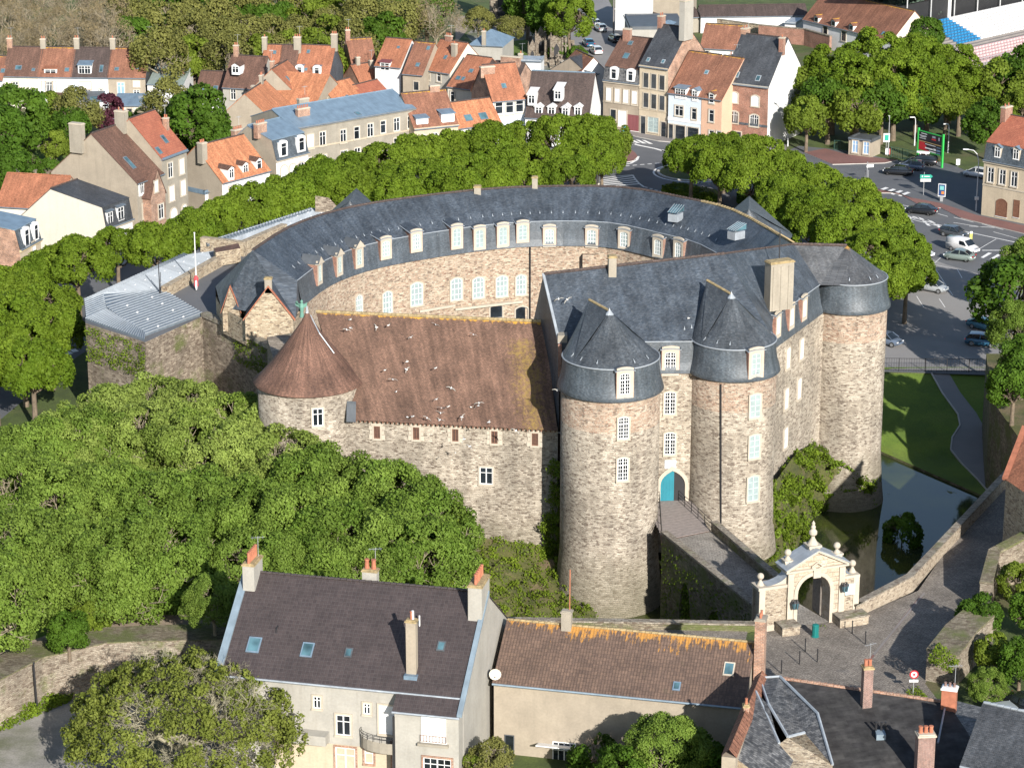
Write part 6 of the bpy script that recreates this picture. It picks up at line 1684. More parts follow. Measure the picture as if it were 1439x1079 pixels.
house('rust roofed house beside the white balcony house', (496, 99), (531, 97), 6.2, 9, 'gable', 4.4, 'brick_old', 'tile_rust', chim=[(.05, .5, .8, .6, 1.8, 'brick', 2)])
house('narrow orange roofed cottage in front of the rust roofed house', (508, 122), (540, 118), 4.2, 7, 'gable', 3.0, 'brick_old', 'tile_orange', chim=[(.3, .5, .7, .5, 1.3, 'chim', 1), (.8, .4, .7, .6, 1.2, 'chim', 1)])
house('low red roofed cottage behind the zinc roof of the grey building', (515, 143), (550, 134), 3.8, 6, 'gable', 2.2, 'brick_old', 'tile_red')
house('white house with a wine red metal dormer roof', (527, 92), (563, 95), 7.8, 9, 'gable', 3.8, 'white_r', 'tile_orange', dorm=[(541, 94, 'shed', 1.6, 1.2, 'casement')], velux=[(560, 67, .5, .5)], skl='red_garage')
house('narrow house with brown and orange roof and two roof windows', (566, 103), (594, 105.5), 7.2, 9.5, 'gable', 4.4, 'beige_r', 'tile_rust', wins=[(585, 121, .9, 1.4, 'dark')], velux=[(587, 91.5, .7, .8), (602, 68, .6, .8)])
house('grey-walled house with orange roof and a grey chimney on its slope', (594, 97), (632, 103), 7.6, 9.5, 'gable', 4.2, 'grey_l', 'tile_orange', wins=[(601.5, 107, .8, 1.4, 'single'), (617, 109, .8, 1.4, 'single')], velux=[(626, 81, .6, .8)], chim=[(.8, .28, .9, .6, 2.2, 'chim', 1), (.3, .5, 1.3, .5, .8, 'brick', 3)], sides=('grey_l', 'cream'))
house('wide orange roofed house with three roof windows and cream wall', (629, 121), (664, 126), 6.2, 11, 'gable', 4.2, 'cream', 'tile_orange', wins=[(636, 136, .8, 1.7, 'single')], velux=[(644, 110, .8, .8), (651, 111, .6, .8), (662, 100, .8, .8)], sides=('cream', 'tile_dark'))
house('small grey house under a pale blue hipped metal roof next to the cemetery', (659, 64), (706, 66), 6.0, 9, 'hip', 2.2, 'grey_l', 'zinc_blue', chim=[(.45, -.0, .7, .5, 2.2, 'chim', 1)])
house('white rendered wall block behind the brick chimney by the cemetery', (727, 86), (760, 87), 6.0, 4, 'flat', .1, 'white_r', 'lead', chim=[(.1, .3, .8, .6, 1.0, 'chim', 1)])
house('dark roofed house with long brick chimney wall below the cemetery', (680, 122), (722, 126), 5.8, 9, 'gable', 3.4, 'brick_old', 'tile_dark', chim=[(.55, .45, 3.4, .7, 1.6, 'brick_old', 0)])
house('red roofed house with brick gable and three tall white windows', (692, 142), (739, 138), 7.2, 9, 'gable', 4.8, 'brick_old', 'tile_orange', wins=[(701, 153, 1.3, 2.0, 'single'), (716, 152, 1.3, 2.0, 'single'), (730, 150, 1.3, 2.0, 'single')], velux=[(708, 121, .8, .9)], chim=[(.1, .4, 2.4, .7, .9, 'brick_old', 0)], front='blue_r', band=[(4.6, .5, 'white')])
house('house with steep dark roof, two rows of dormers and blue zinc ridge', (738, 164), (827, 168), 4.6, 11, 'gable', 6.2, 'white_r', 'tile_dark', dorm=[(747, 140, 'shed', 1.0, 1.3, 'casement'), (784, 134, 'shed', 1.0, 1.3, 'casement'), (757, 156, 'gab', 1.0, 1.2, 'casement'), (775, 156, 'gab', 1.0, 1.2, 'casement'), (794.5, 158, 'gab', .9, 1.4, 'casement'), (812, 157, 'gab', .9, 1.4, 'casement')], skl='white', ridgem='zinc_blue')
house('rust roofed house turned with its blank white gable to the street', (776, 108), (800, 120), 6.0, 8.5, 'gable', 4.2, 'cream', 'tile_rust', sides=('cream', 'white_r'), chim=[(.2, .15, .9, .8, 1.6, 'brick_old', 0)])
house('orange roofed house with two big square roof windows above the planes', (644, 180), (704, 172), 4.8, 7, 'gable', 3.2, 'white_r', 'tile_orange2', velux=[(658, 166, 1.3, 1.2), (679, 163.5, 1.4, 1.3)])
house('grey stone house with rust roof and two zinc topped dormers', (582, 181), (644, 175), 6.4, 10, 'gable', 4.4, 'stone_r', 'tile_rust', wins=[(594, 196, 1.1, 1.6, 'casement', .25), (611, 193.5, 1.1, 1.6, 'casement', .25), (628, 190, 1.1, 1.6, 'casement', .25)], dorm=[(593.5, 172, 'shed', 1.7, 1.0, 'shutter'), (629.5, 166, 'shed', 1.9, 1.1, 'shutter')], skl='zinc_blue', cornice='stone_r', chim=[(.75, .5, 1.6, .6, .8, 'brick_old', 0)])
house('long grey rendered building with a pale blue metal roof', (413, 181), (583, 152), 9.0, 11, 'gable', 1.9, 'grey_r', 'zinc_blue', cornice='grey_r', ridgem='zinc_blue', wins=[(436, 199, 1.1, 2.1, 'shutter'), (453, 195, 1.1, 2.1, 'casement'), (482, 191.5, 1.1, 2.0, 'casement'), (501, 187, 1.0, 1.9, 'single'), (520, 183, 1.1, 2.0, 'casement'), (538, 178.5, 1.0, 1.9, 'single'), (557, 175, 1.1, 2.0, 'casement'), (575.5, 172, .9, 1.9, 'single'), (437, 231, 1.1, 2.1, 'single'), (454, 228, 1.2, 2.2, 'casement'), (483, 222, 1.3, 2.3, 'quad'), (502, 217, 1.1, 2.0, 'casement'), (520, 212, 1.1, 2.0, 'single'), (557, 203, 1.1, 2.0, 'casement'), (576, 200, 1.0, 2.0, 'single')], band=[(5.6, .22, 'stone_r')], velux=[(503, 160, .8, 1.0)], chim=[(.16, .25, 2.2, .7, 1.2, 'brick_old', 6), (.32, .7, 1.8, .7, 1.2, 'chim', 5)])
house('white mansard house with two curved gable dormers and blue metal roof', (388, 226), (433, 214.5), 7.0, 11, 'mansard', 1.4, 'white_r', 'zinc_blue', mh=2.9, mi=.8, mmat='slate_mans', wins=[(399, 243, 1.3, 2.2, 'shutter', .4), (411, 241, 1.3, 2.2, 'shutter', .4), (423, 238, 1.3, 2.2, 'casement', .4)], dorm=[(398, 210, 'arch', 1.1, 1.9, 'single'), (423, 202.5, 'arch', 1.1, 1.9, 'single')], sides=('beige_r', 'beige_r'), chim=[(.05, .3, 1.9, .8, 1.4, 'brick_old', 5), (.1, .75, 1.9, .8, 1.2, 'brick_old', 5)], ridgem='zinc_blue')
house('orange roofed house with three white dormers in a row', (312, 256.5), (379, 239), 6.0, 10, 'gable', 4.4, 'white_r', 'tile_orange2', wins=[(325, 270, .9, 1.7, 'casement')], dorm=[(325, 244, 'gab', .9, 1.3, 'casement'), (345, 238, 'gab', .9, 1.3, 'casement'), (364, 232, 'gab', .9, 1.3, 'single')], skl='tile_brown', sides=('beige_r', 'beige_r'), chim=[(-.02, .35, 1.0, 1.0, 2.4, 'chim', 3)])
house('low zinc roofed annex beside the house with three dormers', (288, 271), (312, 265), 4.2, 7, 'flat', .2, 'white_r', 'zinc_blue', wins=[(301, 284, .8, 1.9, 'single')], sides=('beige_r', 'beige_r'))
house('tall narrow stone house under a steep red pantile roof', (227, 223), (262, 210), 11, 10, 'gable', 5.0, 'grey_r', 'tile_red', wins=[(239, 239, 1.1, 2.1, 'casement'), (255, 234, 1.1, 2.1, 'shutter'), (241, 272, 1.2, 2.1, 'shutter'), (257, 264, 1.1, 2.1, 'shutter'), (244, 306, 1.6, 2.8, 'shutter', .8), (259, 299, 1.2, 2.4, 'shutter', .6)], velux=[(231, 196, .8, 1.4), (223, 212, .8, 1.2)], chim=[(.9, .28, .6, .7, 1.6, 'brick_old', 2), (-.02, .62, 1.0, 1.6, 2.6, 'chim', 2)], sides=('beige_r', 'beige_r'), cornice='zinc_blue')
house('grey stone annex with flat blue roof behind the brown roofed house', (127, 197), (160, 202), 9, 6, 'flat', .2, 'grey_l', 'zinc_blue', wins=[(141, 207, .9, 1.4, 'casement')], chim=[(.75, .2, 1.6, 1.0, 1.6, 'chim', 2)])
house('old house with huge bare gable, brown roof and mossy ridge', (192, 257), (229, 243), 9.0, 14, 'gable', 6.0, 'grey_r', 'tile_brown', wins=[(203, 296, .9, 2.0, 'shutter'), (217, 292, 1.3, 2.0, 'casement')], dorm=[(199, 264, 'shed', .9, 1.6, 'casement')], velux=[(182, 229, .8, 2.2)], chim=[(-.02, .66, .9, 2.0, 3.0, 'chim', 0)], sides=('beige_r', 'beige_r'), skl='tile_brown')
house('brick bay fronted house squeezed beside the huge bare gable', (212, 276), (232, 268), 7.0, 5, 'gfront', 3.4, 'brick_old', 'tile_brown', wins=[(226, 297, 1.2, 2.0, 'casement'), (219, 262, .8, 1.5, 'shutter')])
house('house with dark mansard, twin dormers and cream end wall', (149, 322), (186, 308), 5.6, 14, 'mansard', 1.5, 'white_r', 'slate_house', mh=2.9, mi=.5, rf=.62, mmat='slate_house', wins=[(153, 337, .8, 1.9, 'shutter'), (178, 334, 1.4, 2.2, 'shutter')], dorm=[(154.5, 307, 'shed', 1.1, 1.7, 'casement'), (169.5, 300, 'shed', 1.3, 1.7, 'casement')], sides=('cream', 'white_r'), skl='zinc')
house('long cream house with a speckled rust red roof', (-6, 289), (84, 294), 5.6, 9, 'gable', 3.4, 'cream', 'tile_orange', sides=('cream', 'beige_r'), ridgem='tile_orange')
house('flat dusty red annex wall in front of the cream end wall', (57, 327), (141, 333), 3.2, 4, 'flat', .1, 'pink_r', 'grey_cap')
house('ornate stone house with blue zinc roof at the left edge', (28, 352), (57, 336), 7.4, 14, 'mansard', .8, 'stone_r', 'zinc_blue', mh=2.6, mi=.6, wins=[(47, 350, .9, 1.9, 'shutter')], dorm=[(37, 334, 'arch', 1.1, 2.1, 'single'), (50, 326, 'arch', 1.0, 1.9, 'single')], sides=('brick_old', 'ochre_r'), chim=[(-.1, .6, .9, 1.4, 1.0, 'brick_dark', 2)], cornice='ochre_r')
house('white fronted house with slate roof and one dormer at the left edge', (-24, 374), (29, 360), 5.0, 9, 'mansard', 1.2, 'white_r', 'slate_house', mh=2.6, mi=.9, dorm=[(5, 350, 'shed', 1.2, 1.9, 'casement')], skl='white')
# street front right of the cemetery
house('narrow brown house wedged between white gable and grey mansard', (829, 106), (847, 101), 7.6, 8, 'gable', 2.4, 'brown_r', 'slate_house', wins=[(836, 121, .8, 1.8, 'casement'), (836, 146, 1.2, 2.4, 'dark')])
house('weathered stone house with grey mansard and two carved dormers', (848, 113), (898.5, 119), 8.0, 12, 'mansard', 4.0, 'brown_r', 'tile_brown', mh=2.3, mi=.6, mmat='slate_old', wins=[(856, 133, .9, 2.2, 'shutter'), (868, 134.5, .9, 2.2, 'shutter'), (880, 136, .9, 2.2, 'shutter'), (892, 138, .9, 2.2, 'shutter'), (890, 173, 2.4, 2.6, 'garage'), (875, 167, 1.5, 2.6, 'shutter'), (862, 161, 1.0, 1.6, 'dark')], dorm=[(863, 104, 'arch', .9, 1.6, 'single'), (886.5, 107, 'arch', .9, 1.6, 'single')], velux=[(880, 79, 1.0, 1.2), (886, 61, .8, .9)], chim=[(.2, .45, 1.3, .8, 2.0, 'brick', 0)], band=[(4.4, .35, 'brown_r')])
house('cream three storey townhouse with black balconies and a teal shopfront', (899, 91.5), (939, 97), 11.2, 12, 'gable', 5.6, 'stone_r', 'slate_house', wins=[(908, 113, .95, 2.3, 'dark'), (919, 114.5, .95, 2.3, 'dark'), (930.5, 116.5, .95, 2.3, 'dark'), (908, 141, .95, 2.3, 'dark'), (919, 143, .95, 2.3, 'dark'), (930.5, 145, .95, 2.3, 'dark'), (918, 175.5, 2.0, 2.4, 'teal'), (904, 176, .9, 2.9, 'dark'), (932.6, 183, .9, 2.6, 'dark')], velux=[(911, 84.5, .6, .8, 'lead'), (932, 87, .6, .8, 'lead')], sides=('brick_old', 'brick_old'), chim=[(1.0, .42, 1.0, 2.6, 5.4, 'grey_l', 0), (.02, .5, .8, 1.2, 1.6, 'brick', 2)], cornice='stone_r', band=[(7.4, .2, 'stone_r'), (4.0, .25, 'stone_r')])
house('pale blue house with rust roof, zinc dormer and dark shopfront', (939.5, 129.5), (985.5, 136), 7.6, 12, 'gable', 5.6, 'blue_r', 'tile_rust', wins=[(954.5, 156, 1.5, 1.6, 'casement'), (975.5, 160.5, .9, 1.8, 'single'), (943, 186, .8, 2.6, 'dark'), (956, 188, 1.8, 2.6, 'dark'), (974, 191, 2.0, 2.6, 'dark')], dorm=[(956.5, 131, 'shed', 1.9, 1.3, 'quad'), (976.5, 134, 'gab', .9, 1.4, 'casement')], velux=[(993, 102, .7, .8, 'lead')], skl='zinc_blue', band=[(3.1, .5, 'white'), (0.0, .3, 'grey_cap')])
house('peach coloured house with a small gabled dormer beside the brick one', (986, 136.2), (1014.5, 140.5), 7.6, 12, 'gable', 5.6, 'peach_r', 'tile_rust', wins=[(1000, 163, .9, 1.9, 'single'), (1000, 190, .9, 1.5, 'single'), (1010, 191, .8, 1.5, 'single')], dorm=[(1000, 138.5, 'stone', .9, 1.4, 'single')], chim=[(.3, .6, 1.6, .7, 1.2, 'brick_old', 3)])
house('red brick house with slate roof and blank white right gable', (1015.5, 115), (1080, 122.5), 9.8, 13, 'gable', 6.6, 'brick', 'slate_house', wins=[(1032, 137, 1.3, 1.7, 'shutter', .3), (1061.5, 142, 1.3, 1.7, 'shutter', .3), (1031.5, 164.5, 1.5, 1.9, 'quad', .3), (1060, 169.5, 1.5, 1.9, 'quad', .3), (1035, 193, 1.6, 1.8, 'dark')], velux=[(1035.5, 105.5, .8, 1.1, 'lead'), (1065.5, 110.5, .8, 1.1, 'lead')], chim=[(.97, .38, .8, .8, 2.2, 'brick', 1), (.03, .55, .9, 1.6, 1.6, 'brick_old', 2)], sides=('brick_old', 'white_r'), cornice='grey_l', band=[(3.3, .35, 'slate_mans')])
house('white cottage with rust roof and open carport behind the peach house', (984, 67), (1036, 70), 3.6, 8, 'gable', 3.6, 'white_r', 'tile_rust', wins=[(991, 75, 1.5, 1.0, 'casement')])
house('grey boarded hut with pale blue metal roof beside the cream gable', (908, 45), (958, 48), 4.0, 7, 'hip', 1.8, 'cream', 'zinc_blue')
house('long rust roofed school wing with four hooded dormers, top right', (1129, 27), (1254, 57), 4.6, 10, 'gable', 4.8, 'white_r', 'tile_rust', wins=[(1160, 44, 1.2, 1.8, 'dark'), (1186, 51, 1.2, 1.8, 'dark')], dorm=[(1147, 28, 'hood', 1.0, .8, 'dark'), (1171, 33.5, 'hood', 1.0, .8, 'dark'), (1196, 39.5, 'hood', 1.0, .8, 'dark'), (1219, 46, 'hood', 1.0, .8, 'dark')], velux=[(1241, 47.5, .7, .9)], sides=('cream', 'cream'), skl='tile_rust')
house('white windowless building at the top edge', (865, -8), (918, -4), 7, 12, 'flat', .3, 'white_r', 'grey_cap')
house('beige windowless building at the top edge', (918, -4), (962, -2), 7, 12, 'flat', .3, 'beige_r', 'grey_cap')
house('long dark roofed workshop behind the stone wall, top edge', (985, 24), (1135, 22), 3.2, 6, 'gable', 1.6, 'white_r', 'tile_dark')
house('low dark roofed garage left of the long workshop', (925, 28), (985, 24), 3.0, 6, 'gable', 1.2, 'grey_r', 'tile_dark')
house('white block end wall beside the school wing', (1103, 33), (1118, 34), 3.2, 5, 'flat', .2, 'white_r', 'lead')
house('grey walled lean-to along the street corner at the top', (878, 22), (886, 40), 5, 10, 'flat', .2, 'grey_l', 'grey_cap')
house('grey mansard townhouse with brown garage door by the street lamp', (1383, 225), (1462, 240), 8.0, 11, 'mansard', 3.0, 'stone_r', 'tile_red', mh=2.6, mi=.5, wins=[(1392.5, 246, 1.0, 2.1, 'casement'), (1409, 249, 1.0, 2.1, 'casement'), (1425.5, 252, 1.0, 2.1, 'casement'), (1407.5, 292, 1.9, 2.6, 'door', .5), (1428.5, 293.5, 1.0, 2.5, 'door')], dorm=[(1402, 214, 'stone', .9, 1.4, 'casement'), (1428, 217, 'stone', .9, 1.4, 'casement')], chim=[(.0, .45, .8, 1.8, 1.8, 'brick', 2)], sides=('brick', 'brick'), skl='zinc_blue', band=[(4.4, .18, 'dress')])
house('small tan toilet block with two blue doors and dark flat roof', (1193, 194.5), (1224, 198.5), 2.7, 3.6, 'flat', .05, 'beige_r', 'grey_cap', name='toilet_block', cat='toilet block', wins=[(1202, 206, .95, 1.9, 'pdoor'), (1217.5, 208, .95, 1.9, 'pdoor')], ov=.1)
# walls behind the street front
wall_run('garden_wall', 'rubble wall behind the white carport cottage', [W(958, 26, 2.6), W(1000, 27, 2.6), W(1066, 36, 2.6)], .5, 0, 2.6, 'flint')
wall_run('garden_wall', 'tall red brick yard wall left of the school wing', [W(1066, 36, 3), W(1130, 42, 3), W(1166, 52, 3)], .5, 0, 3.0, 'brick')
hd = MB(); a, c = W(1008, 24, 2), W(1100, 27, 2); hdg = thing('hedge', 'long clipped hedge between the workshop and the rubble wall', 'hedge', (a+c)/2 - Vector((0, 0, 2)))
F_ = []; ax = (c-a)/2; ay = Vector((0, 1.6, 0))
hd.obox((0, 0, 1.0), ax, ay, (0, 0, 1.0)); hd.build('twigs', M['leaf_lime'], hdg)
for qd in ([(-1, -1, 2.0), (1, -1, 2.0), (1, 1, 2.0), (-1, 1, 2.0)], [(-1, -1, 0), (1, -1, 0), (1, -1, 2.0), (-1, -1, 2.0)]): F_.append([ax*q[0] + ay*q[1] + Vector((0, 0, q[2])) for q in qd])
scatter('foliage', F_, 5000, .4, 'leaf_lime', 9, None, hdg, .2)

# ------------------------------------------------------------ houses in the foreground
fg = house('big grey foreground house with dark concrete tile roof and four chimneys', (309, 943), (651, 976), 8.5, 15.0, 'gable', 5.3, 'grey_l', 'tile_black', rf=.5, z0=0, gut='lead', ridgem='tile_black',
    wins=[(446, 986, .6, 1.0, 'casement'), (483, 1018, 1.15, 1.7, 'casement'), (516, 995, .55, .9, 'casement'), (548, 1011, 1.7, 2.4, 'shutter'), (437, 985, .1, .1, 'dark')][:4],
    velux=[(357, 906, 1.05, 1.4, 'zinc_blue'), (432, 913, .95, 1.3, 'zinc_blue'), (490, 917, .6, .85, 'grey_cap'), (620, 908, .65, .9, 'grey_cap')], sides=('grey_l', 'grey_l'), ov=.3)
fA = fg.location.copy(); fz = fg.rotation_euler.z
Lf_ = (W(651, 976, 8.5) - W(309, 943, 8.5)).length
# lower right wing of the same roof
xa, xb = Lf_*.735, Lf_ + .12; kk = 5.3/7.5; yo = -1.7
b = MB(); rquad(b, (xa, yo, 8.5 + yo*kk + .1), (xb, yo, 8.5 + yo*kk + .1), (xb, .3, 8.5 + .3*kk + .13), (xa, .3, 8.5 + .3*kk + .13)); b.build('lower_roof', M['tile_black'], fg)
b = MB(); b.box(xa + .1, yo + .3, 0, xb - .15, .05, 8.5 + yo*kk + .2); b.build('projecting_wall', M['grey_l'], fg)
b = MB(); b.tube([(xa, yo - .08, 8.5 + yo*kk + .02), (xb, yo - .08, 8.5 + yo*kk + .02)], .09, 6); b.build('gutter', M['lead'], fg)
b = MB(); b.box(xa - .05, yo + .22, 0, xa + .12, yo + .4, 6.8); b.build('corner_pipe', M['iron'], fg)
# blue metal verges
for x in (-.1, Lf_ + .1):
    b = MB(); y0_ = -.3 if x < 0 else yo; a, c = Vector((x, y0_, 8.5 + y0_*kk + .2)), Vector((x, 7.5, 13.95)); b.obox((a+c)/2, (c-a)/2, (.2 if x > 0 else .3, 0, 0), (0, 0, .1)); b.build('blue_verge', M['gutter_blue'], fg)
def T_(o, px, py, y):
    ax = Vector((math.cos(fz), math.sin(fz), 0)); ay = Vector((-ax.y, ax.x, 0)); P = on_wall(px, py, fA + ay*y, fA + ax + ay*y) - fA
    return Vector((P.dot(ax), P.dot(ay), P.z))
for px, py, w, h, st, y in ((609.5, 1024, 1.95, 2.1, 'shutter', yo + .3), (565, 1062, 1.5, 2.3, 'pdoor', -.02), (615, 1078, 2.2, 1.6, 'quad', yo + .3), (486, 1066, 1.6, 2.0, 'pdoor', -.02), (519, 1061, .7, 1.3, 'single', -.02)):
    window(fg, T_(fg, px, py, y) + Vector((0, -.02, 0)), (0, -1, 0), w, h, st, 0, None if st == 'shutter' else 'brick_old')
b = MB(); p = T_(fg, 548, 1040, -.05)
for i in range(13):
    a0, a1 = math.pi*i/12, math.pi*(i+1)/12
    if i < 12:
        q = lambda a, z, r=1.0: (p.x + .2 - 2.5*math.cos(a)*r, -1.35*math.sin(a)*r**1 - .02, z)
        b.face([q(a0, p.z - .55), q(a1, p.z - .55), q(a1, p.z + .35), q(a0, p.z + .35)]); b.face([(p.x + .2, -.02, p.z - .5), q(a1, p.z - .55), q(a0, p.z - .55)])
b.build('balcony', M['chim'], fg); 
b = MB()
for h in (.75, 1.0): b.tube([(p.x + .2 - 2.5*math.cos(math.pi*i/12), -1.35*math.sin(math.pi*i/12) - .02, p.z + h - .1) for i in range(13)], .025, 4)
for i in range(0, 13): q_ = (p.x + .2 - 2.5*math.cos(math.pi*i/12), -1.35*math.sin(math.pi*i/12) - .02); b.tube([(q_[0], q_[1], p.z + .3), (q_[0], q_[1], p.z + .9)], .02, 4)
b.build('balcony_railing', M['iron'], fg)
b = MB(); p = T_(fg, 442, 1027, -.05); b.box(p.x - 1.6, -1.1, p.z - .7, p.x + 1.2, 0, p.z + .1); b.build('white_balcony', M['grey_l'], fg)
b = MB(); p = T_(fg, 480, 1046, -.02); b.box(xa*.3, -.06, 0, xa + .1, .0, p.z); b.box(xa + .1, yo + .24, 0, xb - .15, yo + .3, p.z - 1.6); b.build('cream_ground_floor', M['stone_r'], fg)
b = MB(); p = T_(fg, 609.5, 1041, yo + .3); b.tube([(p.x - 1, yo + .12, p.z), (p.x + 1, yo + .12, p.z)], .025, 4)
for i in range(9): b.tube([(p.x - 1 + i*.25, yo + .12, p.z), (p.x - 1 + i*.25, yo + .12, p.z + .5)], .018, 4)
b.tube([(p.x - 1, yo + .12, p.z + .5), (p.x + 1, yo + .12, p.z + .5)], .025, 4); b.build('window_rail', M['brown_wood'], fg)
b = MB(); b.box(p.x - 1.2, yo - .05, p.z - .35, p.x + 1.2, yo + .3, p.z - .15); b.build('window_sill', M['chim'], fg)
# chimneys of the foreground house
stack(fg, (1.1 if False else .55, 7.0, 12.9), .95, 2.2, 2.1, 'grey_l', pots=7, capm='lichcap', pr=.13, ph=.95)
stack(fg, (Lf_ - .35, 6.6, 12.2), 1.1, 2.6, 2.9, 'grey_l', pots=6, capm='lichcap', pr=.13, ph=.9)
p = T_(fg, 520, 824, 8.4); stack(fg, (p.x, 8.6, 12.4), 1.2, .7, 2.0, 'grey_l', pots=2, capm='lichcap', pr=.2, ph=.85)
p = T_(fg, 577, 955, .8); stack(fg, (p.x, 1.3, 8.6), .78, .62, 5.0, 'beige_r', pots=1, capm='lichcap', pr=.13, ph=.7)
b = MB(); b.box(p.x - .5, .6, 9.0, p.x + .55, 1.75, 9.35); b.build('chimney_flashing', M['zinc_blue'], fg)
b = MB(); p2 = T_(fg, 597, 880, 6.2); b.tube([(p2.x, 4.6, 11.7), (p2.x, 4.6, 12.7)], .06, 6); b.tube([(p.x + .1, 1.3, 13.6), (p.x + .1, 1.3, 14.5)], .1, 8); b.build('vent_pipe', M['white'], fg)
b = MB(); p2 = T_(fg, 389, 908, 3.2); b.tube([(p2.x, 2.9, 10.4), (p2.x, 3.3, 11.1), (p2.x + .05, 3.6, 11.2)], .05, 5); b.build('iron_vent', M['iron'], fg)

lo = house('long low house with brown pantiles crusted in orange lichen', (694, 955.5), (1046, 990), 6.3, 9.6, 'gable', 3.1, 'beige_r', 'tile_lichen', gut='gutter_blue', ridgem='lichcap',
    wins=[(793, 1060, 1.9, 2.2, 'quad'), (716, 1048, .8, 2.0, 'dark')], velux=[(1024.5, 940, .85, 1.25, 'dress'), (951, 964, .6, .8, 'zinc_blue')], ov=.3, sm=None)
lz = lo.rotation_euler.z; lA = lo.location
Ll = (W(1046, 990, 6.3) - W(694, 955.5, 6.3)).length
b = MB(); p = lo.matrix_basis.inverted() @ on_wall(787, 1043, lA, lA + Vector((math.cos(lz), math.sin(lz), 0))); b.obox((p.x, -.55, p.z - .1), (1.75, 0, 0), (0, .55, -.14), (0, 0, .05)); b.build('awning', M['white'], lo)
stack(lo, (Ll*.245, 4.6, 8.8), .8, .6, 1.9, 'chim', pots=0, capm='chim'); 
b = MB(); b.tube([(Ll*.255, 4.7, 10.5), (Ll*.255, 4.8, 14.3)], .05, 5); b.build('rusty_aerial_pole', M['terracotta'], lo)
stack(lo, (Ll + .55, 4.2, 5.2), .8, 1.1, 6.6, 'brick_old', pots=2, capm='chim')
b = MB(); b.box(-.05, 0, 0, .02, 9.6, 9.0, 0); 
sd = thing('satellite_dish', 'cream satellite dish on a bracket at the corner between both foreground houses', 'satellite dish', W(696, 948, 6.6) + Vector((0, -.5, 0)))
b = MB(); n_ = 16; 
for i in range(n_):
    a0, a1 = 2*math.pi*i/n_, 2*math.pi*(i+1)/n_
    for r0, r1 in ((0, .25), (.25, .48)):
        q = lambda r, a: (r*math.cos(a)*.9, -.25 - .25*(r/.48)**2*0 - .02, 0) if False else (r*math.cos(a) , -.1 - .35*(r*r), r*math.sin(a) + .35)
        b.face([q(r0, a0), q(r0, a1), q(r1, a1), q(r1, a0)] if r0 else [q(0, 0), q(r1, a1), q(r1, a0)], 0, None, True)
b.build('dish', M['cream'], sd); b = MB(); b.tube([(0, -.1, .1), (.1, -.55, .25)], .02, 4); b.sphere((.1, -.57, .27), .06); b.tube([(0, -.05, .35), (0, .1, -.5), (-.1, .5, -.9)], .04, 5); b.build('arm', M['steel'], sd)

# dark roof at the bottom right with its chimneys
br_ = thing('house', 'house with a wide dark weathered roof at the bottom right of the square', 'house', W(1210, 1040, 4))
bO = br_.location.copy(); Bl = lambda p: Vector(p) - bO
k0, k1 = W(1098, 953, 8.8), W(1332, 987, 8.8); f0, f1 = W(1152, 1140, 6.2), W(1420, 1120, 6.2)
b = MB(); b.face([Bl(f0), Bl(f1), Bl(k1), Bl(k0)]); b.build('roof', M['asphalt_roof'] if 'asphalt_roof' in M else m_roof('weathered_dark_roof', (.038, .036, .036), (.052, .05, .048), bw=.9, bh=.6, patch=.4, joint=.15, rough=.8, spec=.2, streak=.1, spots=.0), br_)
b = MB(); b.face([Bl(k0), Bl(k1), Bl(V3(k1, 3.5)), Bl(V3(k0, 3.5))]); b.face([Bl(k1), Bl(f1), Bl(V3(f1, 3)), Bl(V3(k1, 3))]); b.face([Bl(f0), Bl(k0), Bl(V3(k0, 3)), Bl(V3(f0, 3))]); b.build('wall', M['flint'], br_)
q = MB(); ridge_tiles(q, [Bl(k0), Bl(k1)], .16, .5); q.build('ridge_tiles', M['brick_old'], br_)
def at_roof(px, py, pts):
    a, c, d = map(Vector, pts); n = (c-a).cross(d-a); r = _ray(px, py); o = Vector((0, 0, CAM_H)); return o + r*((a-o).dot(n)/r.dot(n))
p = at_roof(1217, 991, (k0, k1, f0)); stack(br_, Bl(p) - Vector((0, 0, .4)), .72, .72, 3.5, 'brick_dark', .15, pots=2, capm='lichcap', ph=.55, pr=.16)
p = at_roof(1237, 1034, (k0, k1, f0)); b = MB(); b.box(-.35, -.5, -.1, .35, .4, .35); o = b.build('roof_hatch', M['gutter_blue'], br_); o.location = Bl(p)
b = MB(); 
for dx in (-.3, .1, .4): b.tube([(dx, .3, 0), (dx, .3, 1.0)], .09, 6)
o = b.build('vent_pipe', M['iron'], br_); o.location = Bl(p)
p = at_roof(1298, 1085, (k0, k1, f0)); stack(br_, Bl(p) - Vector((0, 0, .2)), 1.25, .9, 3.2, 'brick_dark', .1, pots=3, capm='dress', ph=.55, pr=.17)
p = at_roof(1337, 993, (k0, k1, f0)); stack(br_, Bl(p) - Vector((.2, 0, .4)), 1.1, .8, 1.9, 'terracotta', -.3, pots=3, capm='white', ph=.35, potm='brick_dark')
b = MB(); a, c = at_roof(1328, 995, (k0, k1, f0)), at_roof(1318, 1045, (k0, k1, f0)); b.tube([Bl(a) + Vector((0, 0, .1)), Bl(c) + Vector((0, 0, .1))], .08, 5); b.build('lead_joint', M['lead'], br_)
b = MB(); b.prism([(Bl(W(x, y, 7)).x, Bl(W(x, y, 7)).y) for x, y in ((1340, 990), (1388, 1002), (1430, 1050), (1330, 1060))], -1, 3.4, 0, 1); b.build('side_wing', [M['flint'], M['slate_old']], br_)
